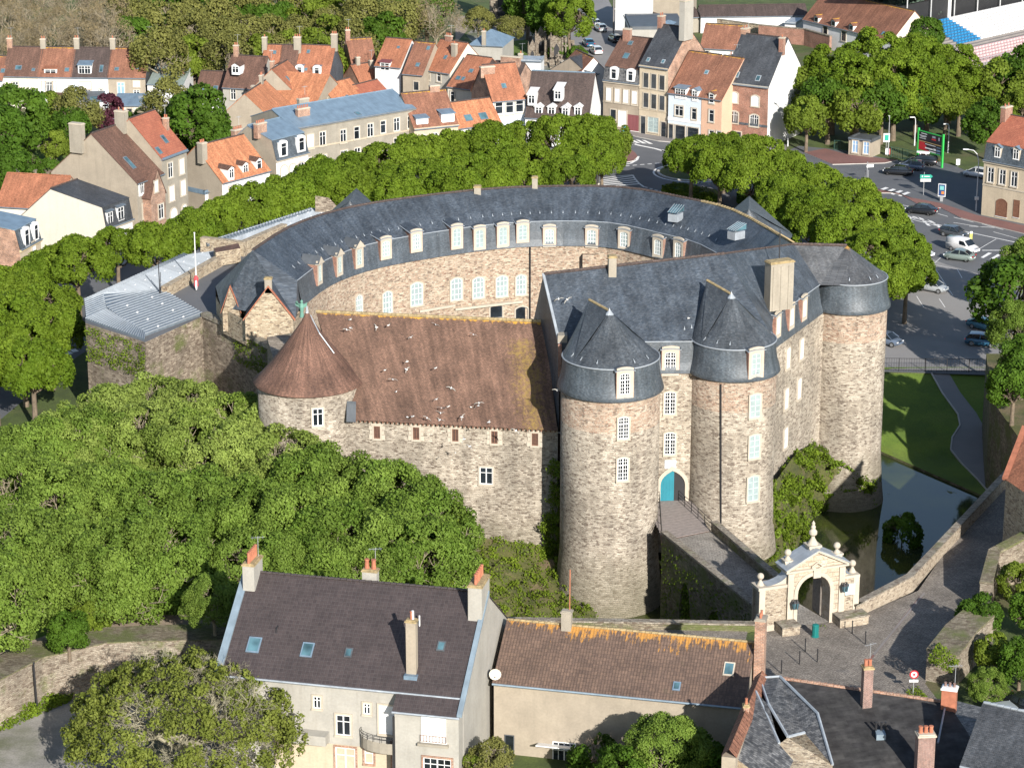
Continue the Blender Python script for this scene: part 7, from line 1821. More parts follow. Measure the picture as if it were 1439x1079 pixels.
# hipped slate wing with ragged rubble slope
hw_ = thing('house', 'old hipped slate roof with white lead hips beside the brick party wall', 'house', W(1090, 1040, 4)); hO = hw_.location.copy(); Hl = lambda p: Vector(p) - hO
def zp(px, py, z): return W(px, py, z)
RP = {k: zp(*v) for k, v in dict(a=(1067, 953, 9.6), b=(1096, 951, 9.8), c=(1149, 1003, 9.6), d=(1131, 1030, 8.8), e=(1107, 1036, 8.8), f=(1080, 990, 9.7), g=(1062, 972, 9.9), h=(1095, 1045, 8.8), i=(1115, 1068, 8.2), j=(1095, 1110, 7.6), k=(1030, 1062, 9.0), l=(1170, 1075, 8.2), m=(1160, 1110, 7.8)).items()}
for nm, ks, mt in (('slate_slope', 'abcdef', 'slate_old'), ('slate_slope', 'gfhijk', 'slate_old'), ('rubble_slope', 'edcl', 'slate_old'), ('rubble_slope', 'hedlmji', 'flint')):
    b = MB(); b.face([Hl(RP[k]) for k in ks]); b.build(nm, M[mt], hw_)
b = MB(); b.face([Hl(RP[k]) - Vector((0, 0, 1.2)) for k in 'afehg']); b.build('roof_well', M['grey_l'], hw_)
b = MB()
for ks in ('ab', 'bc', 'cl', 'af', 'gh', 'de', 'fe'):
    for a, c in zip(ks[:-1], ks[1:]): b.tube([Hl(RP[a]) + Vector((0, 0, .06)), Hl(RP[c]) + Vector((0, 0, .06))], .11, 5)
b.build('lead_hip', M['lead'], hw_)
b = MB(); q = [Hl(RP[k]) for k in 'abclmjkg']; 
for a, c in zip(q, q[1:] + q[:1]): b.face([a, c, Vector((c.x, c.y, -1)), Vector((a.x, a.y, -1))])
b.build('wall', M['flint'], hw_)
pw = thing('party_wall', 'brick party wall capped with lichened orange tiles above the slate wing', 'wall', W(1045, 1040, 4)); pO = pw.location.copy()
a, c = W(1071, 950, 9.6) - pO, W(1024, 1062, 9.6) - pO; n = unit((c-a).cross(Vector((0, 0, 1))))*.5
b = MB(); b.prism([((a-n).x, (a-n).y), ((c-n).x, (c-n).y), ((c+n).x, (c+n).y), ((a+n).x, (a+n).y)], -4, 5.5, 0); b.build('wall', M['beige_r'], pw)
b = MB(); m_ = 22
for i in range(m_):
    p0, p1 = a.lerp(c, i/m_), a.lerp(c, (i + .92)/m_); zc = 5.5
    for sx in (-1, 1): b.face([V3(p0 + n*1.15*sx, zc), V3(p1 + n*1.15*sx, zc), V3(p1, zc + .6), V3(p0, zc + .6)])
b.build('tile_coping', M['tile_rust'], pw)
stack(pw, a.lerp(c, .5) + Vector((0, 0, -.3)), .4, .5, 1.0, 'brick_old', pots=1)
# slate roof in the very corner
cr = house('slate roofed house with white hips in the bottom right corner', (1352, 1072), (1560, 1120), 5.5, 8, 'gable', 3.0, 'flint', 'slate_house', z0=4, sides=('slate_old', 'flint'), gut='lead', ridgem='lead')
# ------------------------------------------------------------ trees
GA = 'plane trees in the row behind the castle'
LA = 'clipped plane tree in the dense row between the castle and the town houses'
for x, y in ((18, 408), (62, 385), (108, 372), (165, 352), (222, 350), (272, 328), (318, 308), (363, 292), (408, 280), (452, 258), (498, 242), (545, 232), (592, 222), (638, 213), (688, 203), (738, 196), (788, 193), (836, 197)):
    tree('plane', x, y, 0, .98 + .1*math.sin(x*1.7), LA, GA)
for x, y in ((28, 452), (70, 432), (468, 262), (500, 272), (548, 262), (596, 256), (648, 247), (700, 240), (752, 235), (802, 232), (846, 228), (640, 270), (690, 262), (742, 256), (795, 250), (560, 280)):
    tree('plane', x, y, 0, .95 + .1*math.sin(x*2.3), LA, GA)
for x, y in ((-12, 470), (32, 490), (70, 468), (-8, 515), (45, 520)):
    tree('plane', x, y, 0, 1.02, 'clipped plane tree on the grass left of the grey bastion', 'plane trees left of the bastion')
tree('lime', 862, 196, 0, .75, 'bright green rounded tree by the crossing at the right end of the plane row')
GB = 'plane trees along the car park'; LB = 'clipped plane tree in the curved belt between the castle and the car park'
for x, y in ((972, 224), (1018, 216), (1064, 222), (1106, 240), (1150, 262), (1195, 288), (1234, 318), (1264, 352), (1274, 388), (1012, 238), (1054, 250), (1100, 274), (1142, 300), (1186, 328), (1228, 360), (1245, 395), (1150, 325), (1100, 300)):
    tree('plane', x, y, 0, .97 + .09*math.sin(x*1.3), LB, GB)
for x, y, k, s in ((1172, 112, 'park', 1), (1228, 96, 'park', 1.06), (1285, 95, 'park', .97), (1336, 104, 'park', .92), (1200, 126, 'park', .94), (1258, 120, 'park', 1.0), (1305, 122, 'park', .9), (1350, 126, 'park', .85), (1165, 142, 'dark', 1.0), (1205, 150, 'lime', 1.1), (1240, 142, 'dark', 1.0), (1288, 140, 'dark', .9), (1330, 142, 'lime', 1.0)):
    tree(k, x, y, 0, s, 'tall leafy park tree behind the toilet block' if k == 'park' else ('dark' if k == 'dark' else 'fresh') + ' green park tree low in the grove behind the toilet block', 'park trees behind the toilet block' if k == 'park' else k + ' trees under the grove')
tree('lime', 1126, 132, 0, 1.05, 'yellow-green tree leaning against the blank white gable'); tree('lime', 1134, 168, 0, .85, 'small yellow-green tree at the foot of the blank white gable')
tree('lime', 1410, 130, 0, 1.2, 'yellow-green tree right of the grove near the stadium'); tree('dark', 1446, 112, 0, 1.2, 'dark tree at the right edge below the stadium')
tree('dark', 1388, 175, 0, .8, 'dark low tree behind the grey mansard townhouse'); tree('lime', 1436, 160, 0, .9, 'light green tree above the brick chimney of the grey townhouse')
tree('cedar', 1268, 12, 0, 1.0, 'spreading blue cedar behind the school wing'); tree('dark', 1300, 48, 0, .75, 'dark conifer-like tree between the school gable and the stadium')
# trees between the camera and the bastion
LD = 'tall sycamore in the big green mass below the round tiled tower'; GD = 'sycamores in the green mass on the left'
for x, y in ((128, 640), (200, 628), (262, 640), (325, 652), (395, 665), (448, 700), (500, 712), (555, 728), (598, 760), (24, 700), (92, 718), (158, 725), (222, 735), (290, 735), (350, 745), (415, 765), (475, 780), (535, 790), (585, 800), (52, 660), (20, 790), (95, 800), (165, 812), (228, 798)):
    k = 'pale' if (y < 700 and 180 < x < 420) else 'broad'
    tree(k, x, y, 0, .95, LD, GD)
for x, y in ((150, 598), (212, 588), (270, 598), (330, 612), (95, 640), (375, 628)): tree('pale', x, y, 0, .95, 'pale green sycamore along the far edge of the green mass, below the bastion', 'pale sycamores below the bastion')
for x, y in ((350, 810), (410, 815), (470, 822), (528, 828)): tree('broad', x, y, 0, .8, 'sycamore rising directly behind the big grey foreground house', 'sycamores behind the foreground house')
tree('broad', -25, 855, 1, .95, 'sycamore half cut off by the left edge above the promenade')
tree('lime', 628, 750, 0, .7, 'light green bush-like tree at the right end of the green mass, against the mossy bank')
tree('dark', 96, 888, 3.6, .42, 'small dark bush on the promenade above the rampart', sz=.36); tree('shrubl', 128, 868, 3.6, 1.1, 'low green shrub beside the dark promenade bush')
tree('broad', 300, 848, 3.6, .5, 'low leafy tree overhanging the promenade left of the grey house')
# the big branchy tree, bottom left
rgE = np.random.default_rng(5); b = MB()
b.tube([(0, 0, 0), (.1, 0, 2), (0, .2, 3.4)], [.75, .6, .55], 9)
for i in range(11):
    a = 2*math.pi*i/11 + rgE.random()*.4; d = Vector((math.cos(a), math.sin(a), rgE.uniform(.25, 1.1))).normalized(); limbs(rgE, b, Vector((0, .1, 3.0 + .5*rgE.random())), d, rgE.uniform(2.4, 2.95), .27, 6, .14)
tE = thing('spreading_tree', 'wide tree with many bare crooked boughs and thin olive foliage, bottom left', 'tree', Vector((W(262, 1010, 5.5).x, W(262, 1010, 5.5).y, -.3)))
link('trunk', b.mesh('trunk', m_ground('lichened_bark', [(.30, .275, .19), (.20, .185, .125)], 1.2, 9.0, .95, .4, .3)), tE)
link('crown', crown_mesh('crown', m_leaf('olive_leaf', (.085, .115, .016), (.175, .20, .04), .28), 77, 9.3, 4.7, 480, 52000, .24, lobe=(.045, .10), bottom=-.3, spread=.93, inner=.5), tE, (0, 0, 5.0))
# woods along the top
LW = 'woodland tree with thin brown-green spring foliage on the slope behind the town'
rw_ = random.Random(3)
for y, x0, x1, st in ((8, -20, 640, 44), (34, -10, 640, 40), (60, -20, 500, 42), (84, 225, 470, 46)):
    x = x0 + rw_.uniform(0, 15)
    while x < x1:
        k = 'twig' if x < 165 else rw_.choice(['bronze', 'bronze', 'dark', 'lime', 'bronze'])
        if 200 < x < 345 and y < 30: k = 'dark'
        if 560 < x < 660 and y > 20: x += st; continue
        if y > 70 and 200 < x < 330: k = rw_.choice(['bronze', 'lime'])
        tree(k, x, y + rw_.uniform(-6, 6), 0, rw_.uniform(.85, 1.15), {'twig': 'bare grey-brown tree in the wood at the top left', 'bronze': LW, 'dark': 'dark green woodland tree on the slope behind the town', 'lime': 'fresh green woodland tree on the slope behind the town'}[k], {'twig': 'bare trees at the top left', 'bronze': 'brown-green woodland trees', 'dark': 'dark woodland trees', 'lime': 'fresh green woodland trees'}[k])
        x += st*rw_.uniform(.8, 1.1)
tree('twig', 612, 32, 0, 1.15, 'round leafless brown tree standing before the cemetery path')
tree('bronze', 560, 30, 0, 1.1, 'brown-green tree left of the round leafless tree'); tree('dark', 540, 52, 0, .9, 'dark green tree behind the rust roofed houses')
tree('bronze', 672, 32, 0, .65, 'small olive tree behind the hipped pale blue roof'); tree('bronze', 716, 40, 0, .6, 'small round tree among the cemetery graves')
tree('dark', 770, 18, 0, 1.0, 'dark tree at the back of the cemetery'); tree('park', 800, 25, 0, .85, 'tall bright green tree between cemetery and street'); tree('dark', 742, 5, 0, 1, 'dark tree behind the cemetery chapel')
for x, y in ((770, 60), (785, 72), (812, 78)): tree('shrub', x, y, 0, 1.2, 'dark shrub under the tall tree by the cemetery street', 'shrubs by the cemetery street')
# gardens on the left
for k, x, y, s, l in (('dark', 20, 165, 1.15, 'large dark garden tree at the left edge'), ('dark', -10, 190, 1.1, 'dark garden tree cut by the left edge'), ('lime', 68, 160, .8, 'light green garden tree right of the large dark one'), ('bronze', 108, 158, .85, 'olive garden tree in front of the white extension'),
      ('dark', 100, 178, .7, 'dark low tree between the garden lawn and the olive tree'), ('purple', 151, 160, 1.0, 'dark purple-leaved tree in the back gardens'), ('bronze', 240, 152, 1.0, 'olive tree in front of the white flat-fronted house'),
      ('dark', 278, 172, 1.15, 'big dark green tree right of the red pantile house'), ('dark', 255, 182, .85, 'dark tree behind the wooden pole'), ('lime', 78, 205, .55, 'tiny garden tree on the mound lawn'), ('dark', 8, 238, .8, 'dark bush above the speckled rust roof'), ('dark', 300, 200, .8, 'dark shrubby tree left of the blue zinc roof')):
    tree(k, x, y, 0, s, l)
for x, y, l in ((45, 235, 'garden shrub beside the stone steps'), (30, 225, 'shrub by the garden wall at the left'), (88, 248, 'shrub behind the speckled rust roof'), (70, 238, 'low shrub in the walled garden'), (187, 168, 'climbing shrub against the back extension'), (205, 165, 'shrub by the white porch')): tree('shrub', x, y, 0, 1.15, l)
# right side
tree('dark', 1432, 418, 2, 1.25, 'dark tree leaning over the parked cars at the right edge', sz=1.1); tree('broad', 1450, 380, 0, .8, 'leafy tree at the right edge above the blue cars'); tree('broad', 1430, 462, 3, .62, 'overhanging foliage on the shaded rampart')
for x, y in ((1438, 510), (1425, 545)): tree('dark', x, y, 5.8, .6, 'dark bushy tree growing on top of the shaded rampart', 'trees on the shaded rampart')
for k, x, y, s, l in (('dark', 1378, 868, .42, 'dark rounded bush behind the crumbling wall'), ('lime', 1428, 818, .42, 'light green bush behind the curving ruined wall'), ('dark', 1448, 860, .42, 'dark bush at the right edge'), ('lime', 1345, 905, .33, 'small bright shrub at the foot of the crumbling wall'), ('broad', 1388, 965, .3, 'leafy bush above the slate side wing'), ('lime', 1398, 918, .4, 'yellow-green bush in the shaded garden'), ('dark', 1434, 930, .42, 'dark garden bush near the parked car')):
    tree(k, x, y, 3.6, s, l)
for k, x, y, s, l in (('broad', 938, 1062, .62, 'white flowering bush below the lichened roof'), ('dark', 985, 1075, .5, 'dark bush right of the white flowering one'), ('shrub', 838, 1068, 1.3, 'green bush right of the french window'), ('bronze', 690, 1070, .42, 'olive bush between the two foreground houses'), ('lime', 668, 1085, .35, 'small bright bush by the tall gable'), ('dark', 880, 1090, .5, 'dark bush under the flowering one'), ('shrubl', 440, 1062, .8, 'potted palm-like plant near the cream ground floor')):
    tree(k, x, y, 0, s, l)
for nm, pts, lab in (('hedge', ((930, 262), (985, 278), (1012, 277), (1005, 268), (960, 260)), 'low clipped hedge behind the castle ridge beside the roundabout'), ('hedge', ((1040, 266), (1080, 290), (1070, 300), (1035, 275)), 'low hedge under the planes right of the roundabout')):
    P = [W(x, y, 1) for x, y in pts]; c0_ = P[0].copy(); c0_.z = 0; h = thing(nm, lab, 'hedge', c0_); b = MB(); b.prism([(p.x - c0_.x, p.y - c0_.y) for p in P], 0, 1.2, 0); b.build('twigs', M['leaf_dark'], h)
    Q = [p - c0_ for p in P]; F_ = [[V3(Q[0], 1.2), V3(Q[1], 1.2), V3(Q[2], 1.2), V3(Q[-1], 1.2)]] + [[V3(a, 0), V3(c, 0), V3(c, 1.2), V3(a, 1.2)] for a, c in zip(Q, Q[1:])]
    scatter('foliage', F_, 5000, .3, 'leaf_lime', 12, None, h, .2)
# garden mound with lawn, walls and steps
sheet('garden_lawn', [(42, 212), (62, 200), (85, 196), (105, 208), (95, 225), (70, 232), (45, 222)], 0, M['grass'], 2)
sheet('road', [(800, 62), (806, 20), (815, -10), (850, -10), (880, 50), (908, 105), (862, 112), (838, 100)], 0, M['asphalt_pale'], 3)
sheet('cemetery_lawn', [(722, 58), (745, 55), (742, 82), (718, 84)], 0, M['grass'], 3); sheet('cemetery_ground', [(655, 50), (690, 15), (800, 25), (835, 75), (800, 105), (700, 100)], 0, M['gravel'], 2)
sheet('garden_path', [(640, 25), (668, 20), (655, 45), (640, 62)], 0, M['earth'], 2)
wall_run('garden_wall', 'old curved garden wall below the mound lawn', [W(14, 216, 1.2), W(40, 204, 1.2), W(72, 186, 1.2)], .4, 0, 1.2, 'wall_old')
wall_run('garden_wall', 'rubble garden wall with a lean-to beside the mound lawn', [W(34, 245, 1.6), W(60, 238, 1.6), W(96, 246, 1.6)], .4, 0, 1.6, 'wall_old')
wall_run('garden_wall', 'stone wall under the huge bare gable chimney', [W(92, 232, 2), W(118, 222, 2)], .4, 0, 2.0, 'wall_old')
wall_run('garden_wall', 'blue-grey rendered wall along the street behind the three dormer house', [W(262, 258, 3), W(300, 240, 3)], .4, 0, 3.0, 'grey_l')
sd_ = thing('garden_steps', 'pale concrete steps in the garden at the left edge', 'steps', W(24, 248, 0)); b = MB()
for i in range(5): b.box(-1.6, i*.4, 0, 1.6, 4, .25*(i + 1))
b.build('steps', M['pavement'], sd_)
# cemetery monuments
def gothic(px, py, s, lab, nm='grave_monument'):
    t = thing(nm, lab, 'monument', W(px, py, 0)); b = MB(); h = 3.0*s
    b.box(-1.0*s, -.8*s, 0, 1.0*s, .8*s, .6*s); b.box(-.75*s, -.55*s, .6*s, .75*s, .55*s, h)
    b.build('plinth', M['wall_old'], t)
    g = MB(); g.face([(-.9*s, -.6*s, h), (.9*s, -.6*s, h), (0, -.6*s, h + 1.7*s)]); g.face([(.9*s, .6*s, h), (-.9*s, .6*s, h), (0, .6*s, h + 1.7*s)])
    g.face([(-.9*s, -.6*s, h), (0, -.6*s, h + 1.7*s), (0, .6*s, h + 1.7*s), (-.9*s, .6*s, h)]); g.face([(.9*s, -.6*s, h), (.9*s, .6*s, h), (0, .6*s, h + 1.7*s), (0, -.6*s, h + 1.7*s)])
    for sx in (-1, 1):
        for sy in (-1, 1): g.lathe(sx*.8*s, sy*.6*s, [(.18*s, 0), (.16*s, h + .3*s), (.02, h + 1.2*s)], 6, smooth=False)
    g.build('gothic_gable', M['wall_old'], t); o = MB(); o.face([(-.35*s, -.62*s, .7*s), (.35*s, -.62*s, .7*s), (.35*s, -.62*s, 2.0*s), (0, -.62*s, 2.6*s), (-.35*s, -.62*s, 2.0*s)]); o.build('niche', M['iron'], t)
    return t
def cross(px, py, h, lab='stone cross on a tall shaft among the cemetery graves'):
    t = thing('grave_cross', lab, 'grave', W(px, py, 0), 0, 'grave crosses'); b = MB()
    b.box(-.45, -.45, 0, .45, .45, .5); b.box(-.3, -.3, .5, .3, .3, 1.0); b.box(-.12, -.12, 1.0, .12, .12, h); b.box(-.42, -.11, h - .65, .42, .11, h - .42); b.build('cross', M['wall_old'], t); return t
gothic(706, 34, 2.6, 'large gothic cemetery chapel with pinnacles and a pointed opening', 'cemetery_chapel')
for i, (x, y, s) in enumerate(((728, 38, 1.2), (738, 44, 1.0), (752, 42, 1.1), (760, 80, 1.2), (772, 84, 1.0), (782, 86, 1.3), (748, 88, .9))): gothic(x, y, s, 'small dark gothic tomb in the cemetery', ).__setitem__('group', 'gothic tombs')
for x, y, h in ((768, 74, 4.2), (776, 82, 3.6), (795, 88, 3.6), (753, 34, 2.8), (717, 86, 3.4), (785, 92, 2.4), (800, 80, 2.2)): cross(x, y, h)
gv0 = None
for i in range(34):
    x = 745 + (i*37) % 62; y = 62 + (i*23) % 34
    p = W(x, y, 0)
    if gv0 is None:
        b = MB(); b.box(-.5, -1.0, 0, .5, .9, .35); b.box(-.45, .6, .35, .45, .8, 1.3); me_g = b.mesh('grave', M['wall_old']); gv0 = 1
    o = link('grave', me_g, None, p, (i % 5)*.05); tag(o, 'low grey grave slab with headstone in the crowded cemetery', 'grave', 'grave slabs')
# stadium stand at the top right
stn = thing('stadium_stand', 'stadium stand with blue, white and pink seat rows under a dark roof', 'stand', W(1400, 80, 0)); sO = stn.location.copy()
u_ = unit(W(1500, 62, 0) - W(1370, 93, 0)); v_ = Vector((-u_.y, u_.x, 0)); a0 = W(1372, 94, 0) - sO
def srow(b, r, s0, s1, h0, m=0):
    o = a0 + v_*(r*.8) + Vector((0, 0, .5 + r*.3)); w = u_*(s1-s0)/2; b.obox(o + u_*(s0+s1)/2 + Vector((0, 0, .2)), w, v_*.25, (0, 0, .18), m)
b = MB()
for r in range(18): o = a0 + v_*(r*.8) + u_*18; b.obox(o + Vector((0, 0, .25 + r*.15)), u_*21, v_*.4, (0, 0, .25 + r*.15))
b.build('terrace', M['pavement'], stn)
blue_m, pink_m = m_plain('blue_seat', (.02, .18, .38), .5), m_plain('pale_pink_seat', (.55, .38, .38), .6)
for nm, r0, r1, s0, s1, mt in (('pink_seats', 0, 6, -3, 38, pink_m), ('blue_seats', 8, 18, 3, 9, blue_m), ('white_seats', 8, 18, 10, 38, M['white'])):
    b = MB()
    for r in range(r0, r1):
        for k in range(int(s0), int(s1) + 1, 1): srow(b, r, k + .05, k + .8, 0)
    kind(b.build(nm, mt, stn), 'stuff')
b = MB(); o = a0 + v_*20 + u_*18 + Vector((0, 0, 11.5)); b.obox(o, u_*23, v_*6.5, (0, 0, .25)); b.obox(o - v_*6.5 + Vector((0, 0, .6)), u_*23, v_*.15, (0, 0, .8), 1); b.build('stand_roof', [M['pavement'], M['white']], stn)
b = MB(); b.obox(a0 + v_*20 + u_*25 - v_*6.7 + Vector((0, 0, 12.1)), u_*12, v_*.05, (0, 0, .7)); b.build('red_banner', m_plain('red_banner', (.5, .06, .04), .6), stn)
b = MB(); b.obox(a0 + v_*15.5 + u_*18 + Vector((0, 0, 7)), u_*21, v_*.3, (0, 0, 2.5)); b.build('dark_rear', M['iron'], stn)
for k in range(6): b = MB(); b.tube([a0 + v_*14.5 + u_*(k*7.5 - 2) + Vector((0, 0, 4)), a0 + v_*14.5 + u_*(k*7.5 - 2) + Vector((0, 0, 11.4))], .15, 5); b.build('roof_post', M['steel'], stn)
b = MB()
for k in range(34): b.tube([a0 - v_*.6 + u_*(k*1.3 - 3), a0 - v_*.6 + u_*(k*1.3 - 3) + Vector((0, 0, 1.5))], .05, 4)
for h in (.6, 1.5): b.tube([a0 - v_*.6 - u_*3 + Vector((0, 0, h)), a0 - v_*.6 + u_*41 + Vector((0, 0, h))], .06, 4)
kind(b.build('railing', M['steel'], stn), 'stuff')
sw = MB(); q = [W(1332, 72, 0) - sO, W(1372, 60, 0) - sO, W(1360, 20, 0) - sO, W(1335, 30, 0) - sO]; sw.prism([(p.x, p.y) for p in q], 0, 3.5, 0); sw.build('side_wall', M['grey_r'], stn)
sheet('running_track', [(1370, 98), (1500, 66), (1500, 90), (1400, 108)], 0, M['asphalt_red'], 3)
fm = thing('floodlight_mast', 'tall white floodlight mast beside the stadium stand', 'floodlight mast', W(1331, 66, 0)); b = MB(); b.tube([(0, 0, 0), (0, 0, 26)], [.42, .3], 10); b.build('pole', M['white'], fm); b = MB()
for i in range(20): b.tube([(-.6, -.3, i*1.0 + .5), (-1.0, -.3, i*1.0 + .5)], .04, 4)
for sx in (-.6, -1.0): b.tube([(sx, -.3, 0), (sx, -.3, 20)], .05, 4)
b.build('ladder', M['steel'], fm)
# ------------------------------------------------------------ vehicles
def car_paint(name, c, rough=.25): 
    t = NT(name, rough); t.col(c); t.b.inputs['Specular IOR Level'].default_value = .6
    t.b.inputs['Coat Weight'].default_value = .5; return t.mat
M['tyre'] = m_plain('tyre_rubber', (.02, .02, .02), .85); M['rim'] = m_plain('wheel_rim', (.35, .36, .37), .35, .6)
M['lampglass'] = m_plain('headlamp', (.6, .62, .64), .15); M['tail'] = m_plain('tail_lamp', (.35, .01, .01), .25); M['plate'] = m_plain('number_plate', (.7, .7, .66), .5)
PROF = {  # stations from rear to front: (x, half width, sill z, shoulder z); cabin: (x, half width, z) base and top
 'sedan': (4.6, [(-2.3, .70, .42, .80), (-2.15, .80, .28, .98), (-1.5, .88, .22, 1.0), (0, .90, .2, .95), (1.2, .89, .22, .90), (1.95, .82, .25, .78), (2.3, .66, .40, .62)], [(-1.75, .80, .97), (-1.0, .64, 1.38), (-.1, .66, 1.44), (.55, .64, 1.38), (1.3, .80, .92)]),
 'hatch': (4.0, [(-2.0, .74, .40, .85), (-1.9, .82, .28, 1.0), (-1.2, .87, .22, 1.02), (0, .88, .2, .98), (1.0, .87, .22, .94), (1.7, .80, .25, .80), (2.0, .64, .40, .62)], [(-1.92, .78, 1.0), (-1.5, .66, 1.42), (-.3, .67, 1.50), (.4, .64, 1.44), (1.2, .80, .95)]),
 'beetle': (4.2, [(-2.1, .55, .42, .62), (-1.85, .78, .28, .92), (-1.2, .90, .22, 1.0), (0, .90, .2, .96), (1.1, .90, .22, .96), (1.8, .76, .26, .80), (2.1, .5, .42, .58)], [(-1.6, .74, .95), (-.9, .66, 1.34), (-.1, .66, 1.5), (.55, .62, 1.42), (1.15, .76, .96)]),
 'van': (4.6, [(-2.3, .86, .35, 1.72), (-2.28, .90, .26, 1.85), (-1.0, .91, .22, 1.90), (.55, .91, .2, 1.86), (1.25, .90, .22, 1.12), (1.95, .82, .26, .95), (2.3, .68, .40, .70)], [(.62, .86, 1.80), (.66, .84, 1.82), (.7, .84, 1.80), (.8, .84, 1.7), (1.5, .86, 1.06)]),
 'suv': (4.6, [(-2.3, .78, .45, .95), (-2.2, .88, .34, 1.1), (-1.2, .92, .28, 1.12), (0, .92, .26, 1.08), (1.2, .91, .28, 1.04), (2.0, .84, .3, .92), (2.3, .7, .45, .72)], [(-2.15, .84, 1.1), (-1.8, .72, 1.58), (-.3, .72, 1.66), (.5, .70, 1.60), (1.3, .84, 1.05)])}
_CM = {}
def car(kd, F, Rr, mat, label, z=0.0, extra=None, group=None):
    pf, pr = W(F[0], F[1], z + .5), W(Rr[0], Rr[1], z + .5); c = (pf + pr)/2; c.z = z + .012; rz = math.atan2(pf.y - pr.y, pf.x - pr.x)
    t = thing('van' if kd == 'van' else 'parked_car', label, 'van' if kd == 'van' else 'car', c, rz, group)
    L, st, cb = PROF[kd]
    if kd not in _CM:
        b = MB(); secs = []
        for x, w, z0, z1 in st:
            zm = z0 + (z1 - z0)*.55; secs.append([(x, -w*.93, z0), (x, -w, zm*.8), (x, -w*.985, zm), (x, -w*.86, z1 - .02), (x, -w*.5, z1 + .02), (x, 0, z1 + .035), (x, w*.5, z1 + .02), (x, w*.86, z1 - .02), (x, w*.985, zm), (x, w, zm*.8), (x, w*.93, z0)])
        for a, e in zip(secs[:-1], secs[1:]):
            for i in range(10): b.face([a[i], e[i], e[i+1], a[i+1]], 0, None, True)
            b.face([a[0], a[10], e[10], e[0]], 0)
        b.face(secs[0][::-1]); b.face(secs[-1])
        # roof skin
        if kd != 'van':
            for (x0, w0, z0), (x1, w1, z1) in zip(cb[1:-2], cb[2:-1]): b.face([(x0, -w0, z0 + .01), (x1, -w1, z1 + .01), (x1, 0, z1 + .05), (x0, 0, z0 + .05)], 0, None, True); b.face([(x0, w0, z0 + .01), (x0, 0, z0 + .05), (x1, 0, z1 + .05), (x1, w1, z1 + .01)], 0, None, True)
        body = b
        g = MB()
        if kd == 'van':
            g.face([(1.42, -.74, 1.12), (1.42, .74, 1.12), (.72, .74, 1.74), (.72, -.74, 1.74)]); 
            for s in (-1, 1): g.face([(.0, s*.925, 1.15), (1.15, s*.93, 1.1), (.72, s*.93, 1.66), (.0, s*.925, 1.7)])
        else:
            for k in range(4):
                (x0, w0, z0), (x1, w1, z1) = cb[k], cb[k+1]
                if k in (0, 3): g.face([(x0, -w0*.94, z0), (x1, -w1*.94, z1), (x1, w1*.94, z1), (x0, w0*.94, z0)])
            for s in (-1, 1): g.face([(cb[0][0], s*cb[0][1]*1.03, cb[0][2]), (cb[4][0], s*cb[4][1]*1.03, cb[4][2]), (cb[3][0], s*cb[3][1], cb[3][2]), (cb[2][0], s*cb[2][1], cb[2][2]), (cb[1][0], s*cb[1][1], cb[1][2])])
        pil = MB()
        if kd != 'van':
            for s in (-1, 1):
                for x in (-.15,): pil.obox((x, s*(cb[2][1] + .09), (cb[2][2] + cb[0][2])/2), (.05, 0, 0), (0, .015, 0), (0, -s*.09, (cb[2][2]-cb[0][2])/2))
                for k0, k1 in ((0, 1), (4, 3)): a = Vector((cb[k0][0], s*cb[k0][1]*1.03, cb[k0][2])); e = Vector((cb[k1][0], s*cb[k1][1], cb[k1][2])); pil.tube([a, e], .045, 4)
        else: pil.box(-2.2, -.92, 1.0, -.1, -.915, 1.05); pil.box(-2.2, .915, 1.0, -.1, .92, 1.05)
        wh = MB(); wh.lathe(0, 0, [(.31, -.1), (.33, -.06), (.33, .06), (.31, .1)], 16, 0); 
        rm = MB(); rm.lathe(0, 0, [(.21, -.108), (.21, .108)], 12, 0)
        hl = MB(); hl.box(-.06, -.14, -.07, .06, .14, .07)
        _CM[kd] = (body, g.mesh('windows', M['glass']), pil, wh.mesh('wheel', M['tyre']), rm.mesh('rim', M['rim']), hl)
    body, gm, pil, wm, rm_, hl = _CM[kd]
    body.build('body', mat, t, weld=True); link('windows', gm, t); pil.build('window_pillars', mat, t)
    for sx in (-1, 1):
        for sy in (-1, 1):
            o = link('wheel', wm, t, (sx*L*.30 + .05, sy*.80, .33)); o.rotation_euler = (R(90), 0, 0); r = link('rim', rm_, o)
    hw = .58
    for s in (-1, 1):
        h = hl.mesh('headlight', M['lampglass']); link('headlight', h, t, (L/2 - .1, s*hw, .66)); h = hl.mesh('tail_light', M['tail']); link('tail_light', h, t, (-L/2 + .06, s*(hw + .1), .82 if kd != 'van' else 1.0))
    b = MB(); b.box(-L/2 - .02, -.26, .5, -L/2 + .03, .26, .62); b.build('number_plate', M['plate'], t)
    if extra == 'box': b = MB(); b.lathe(0, 0, [(.1, 1.78), (.44, 1.86), (.40, 2.02), (.1, 2.1)], 12); 
    if extra == 'box':
        b = MB()
        for a, e in zip([(-1.0, .22), (-.8, .40), (.3, .42), (1.0, .2)][:-1], [(-.8, .40), (.3, .42), (1.0, .2)]):
            b.face([(a[0], -a[1], 1.84), (e[0], -e[1], 1.84), (e[0], -e[1]*.8, 2.08), (a[0], -a[1]*.8, 2.08)]); b.face([(a[0], a[1], 1.84), (e[0], e[1], 1.84), (e[0], e[1]*.8, 2.08), (a[0], a[1]*.8, 2.08)]); b.face([(a[0], -a[1]*.8, 2.08), (e[0], -e[1]*.8, 2.08), (e[0], e[1]*.8, 2.08), (a[0], a[1]*.8, 2.08)])
        b.box(-.6, -.6, 1.72, -.5, .6, 1.85); b.box(.3, -.6, 1.72, .4, .6, 1.85); b.build('roof_box', M['white'], t)
    return t
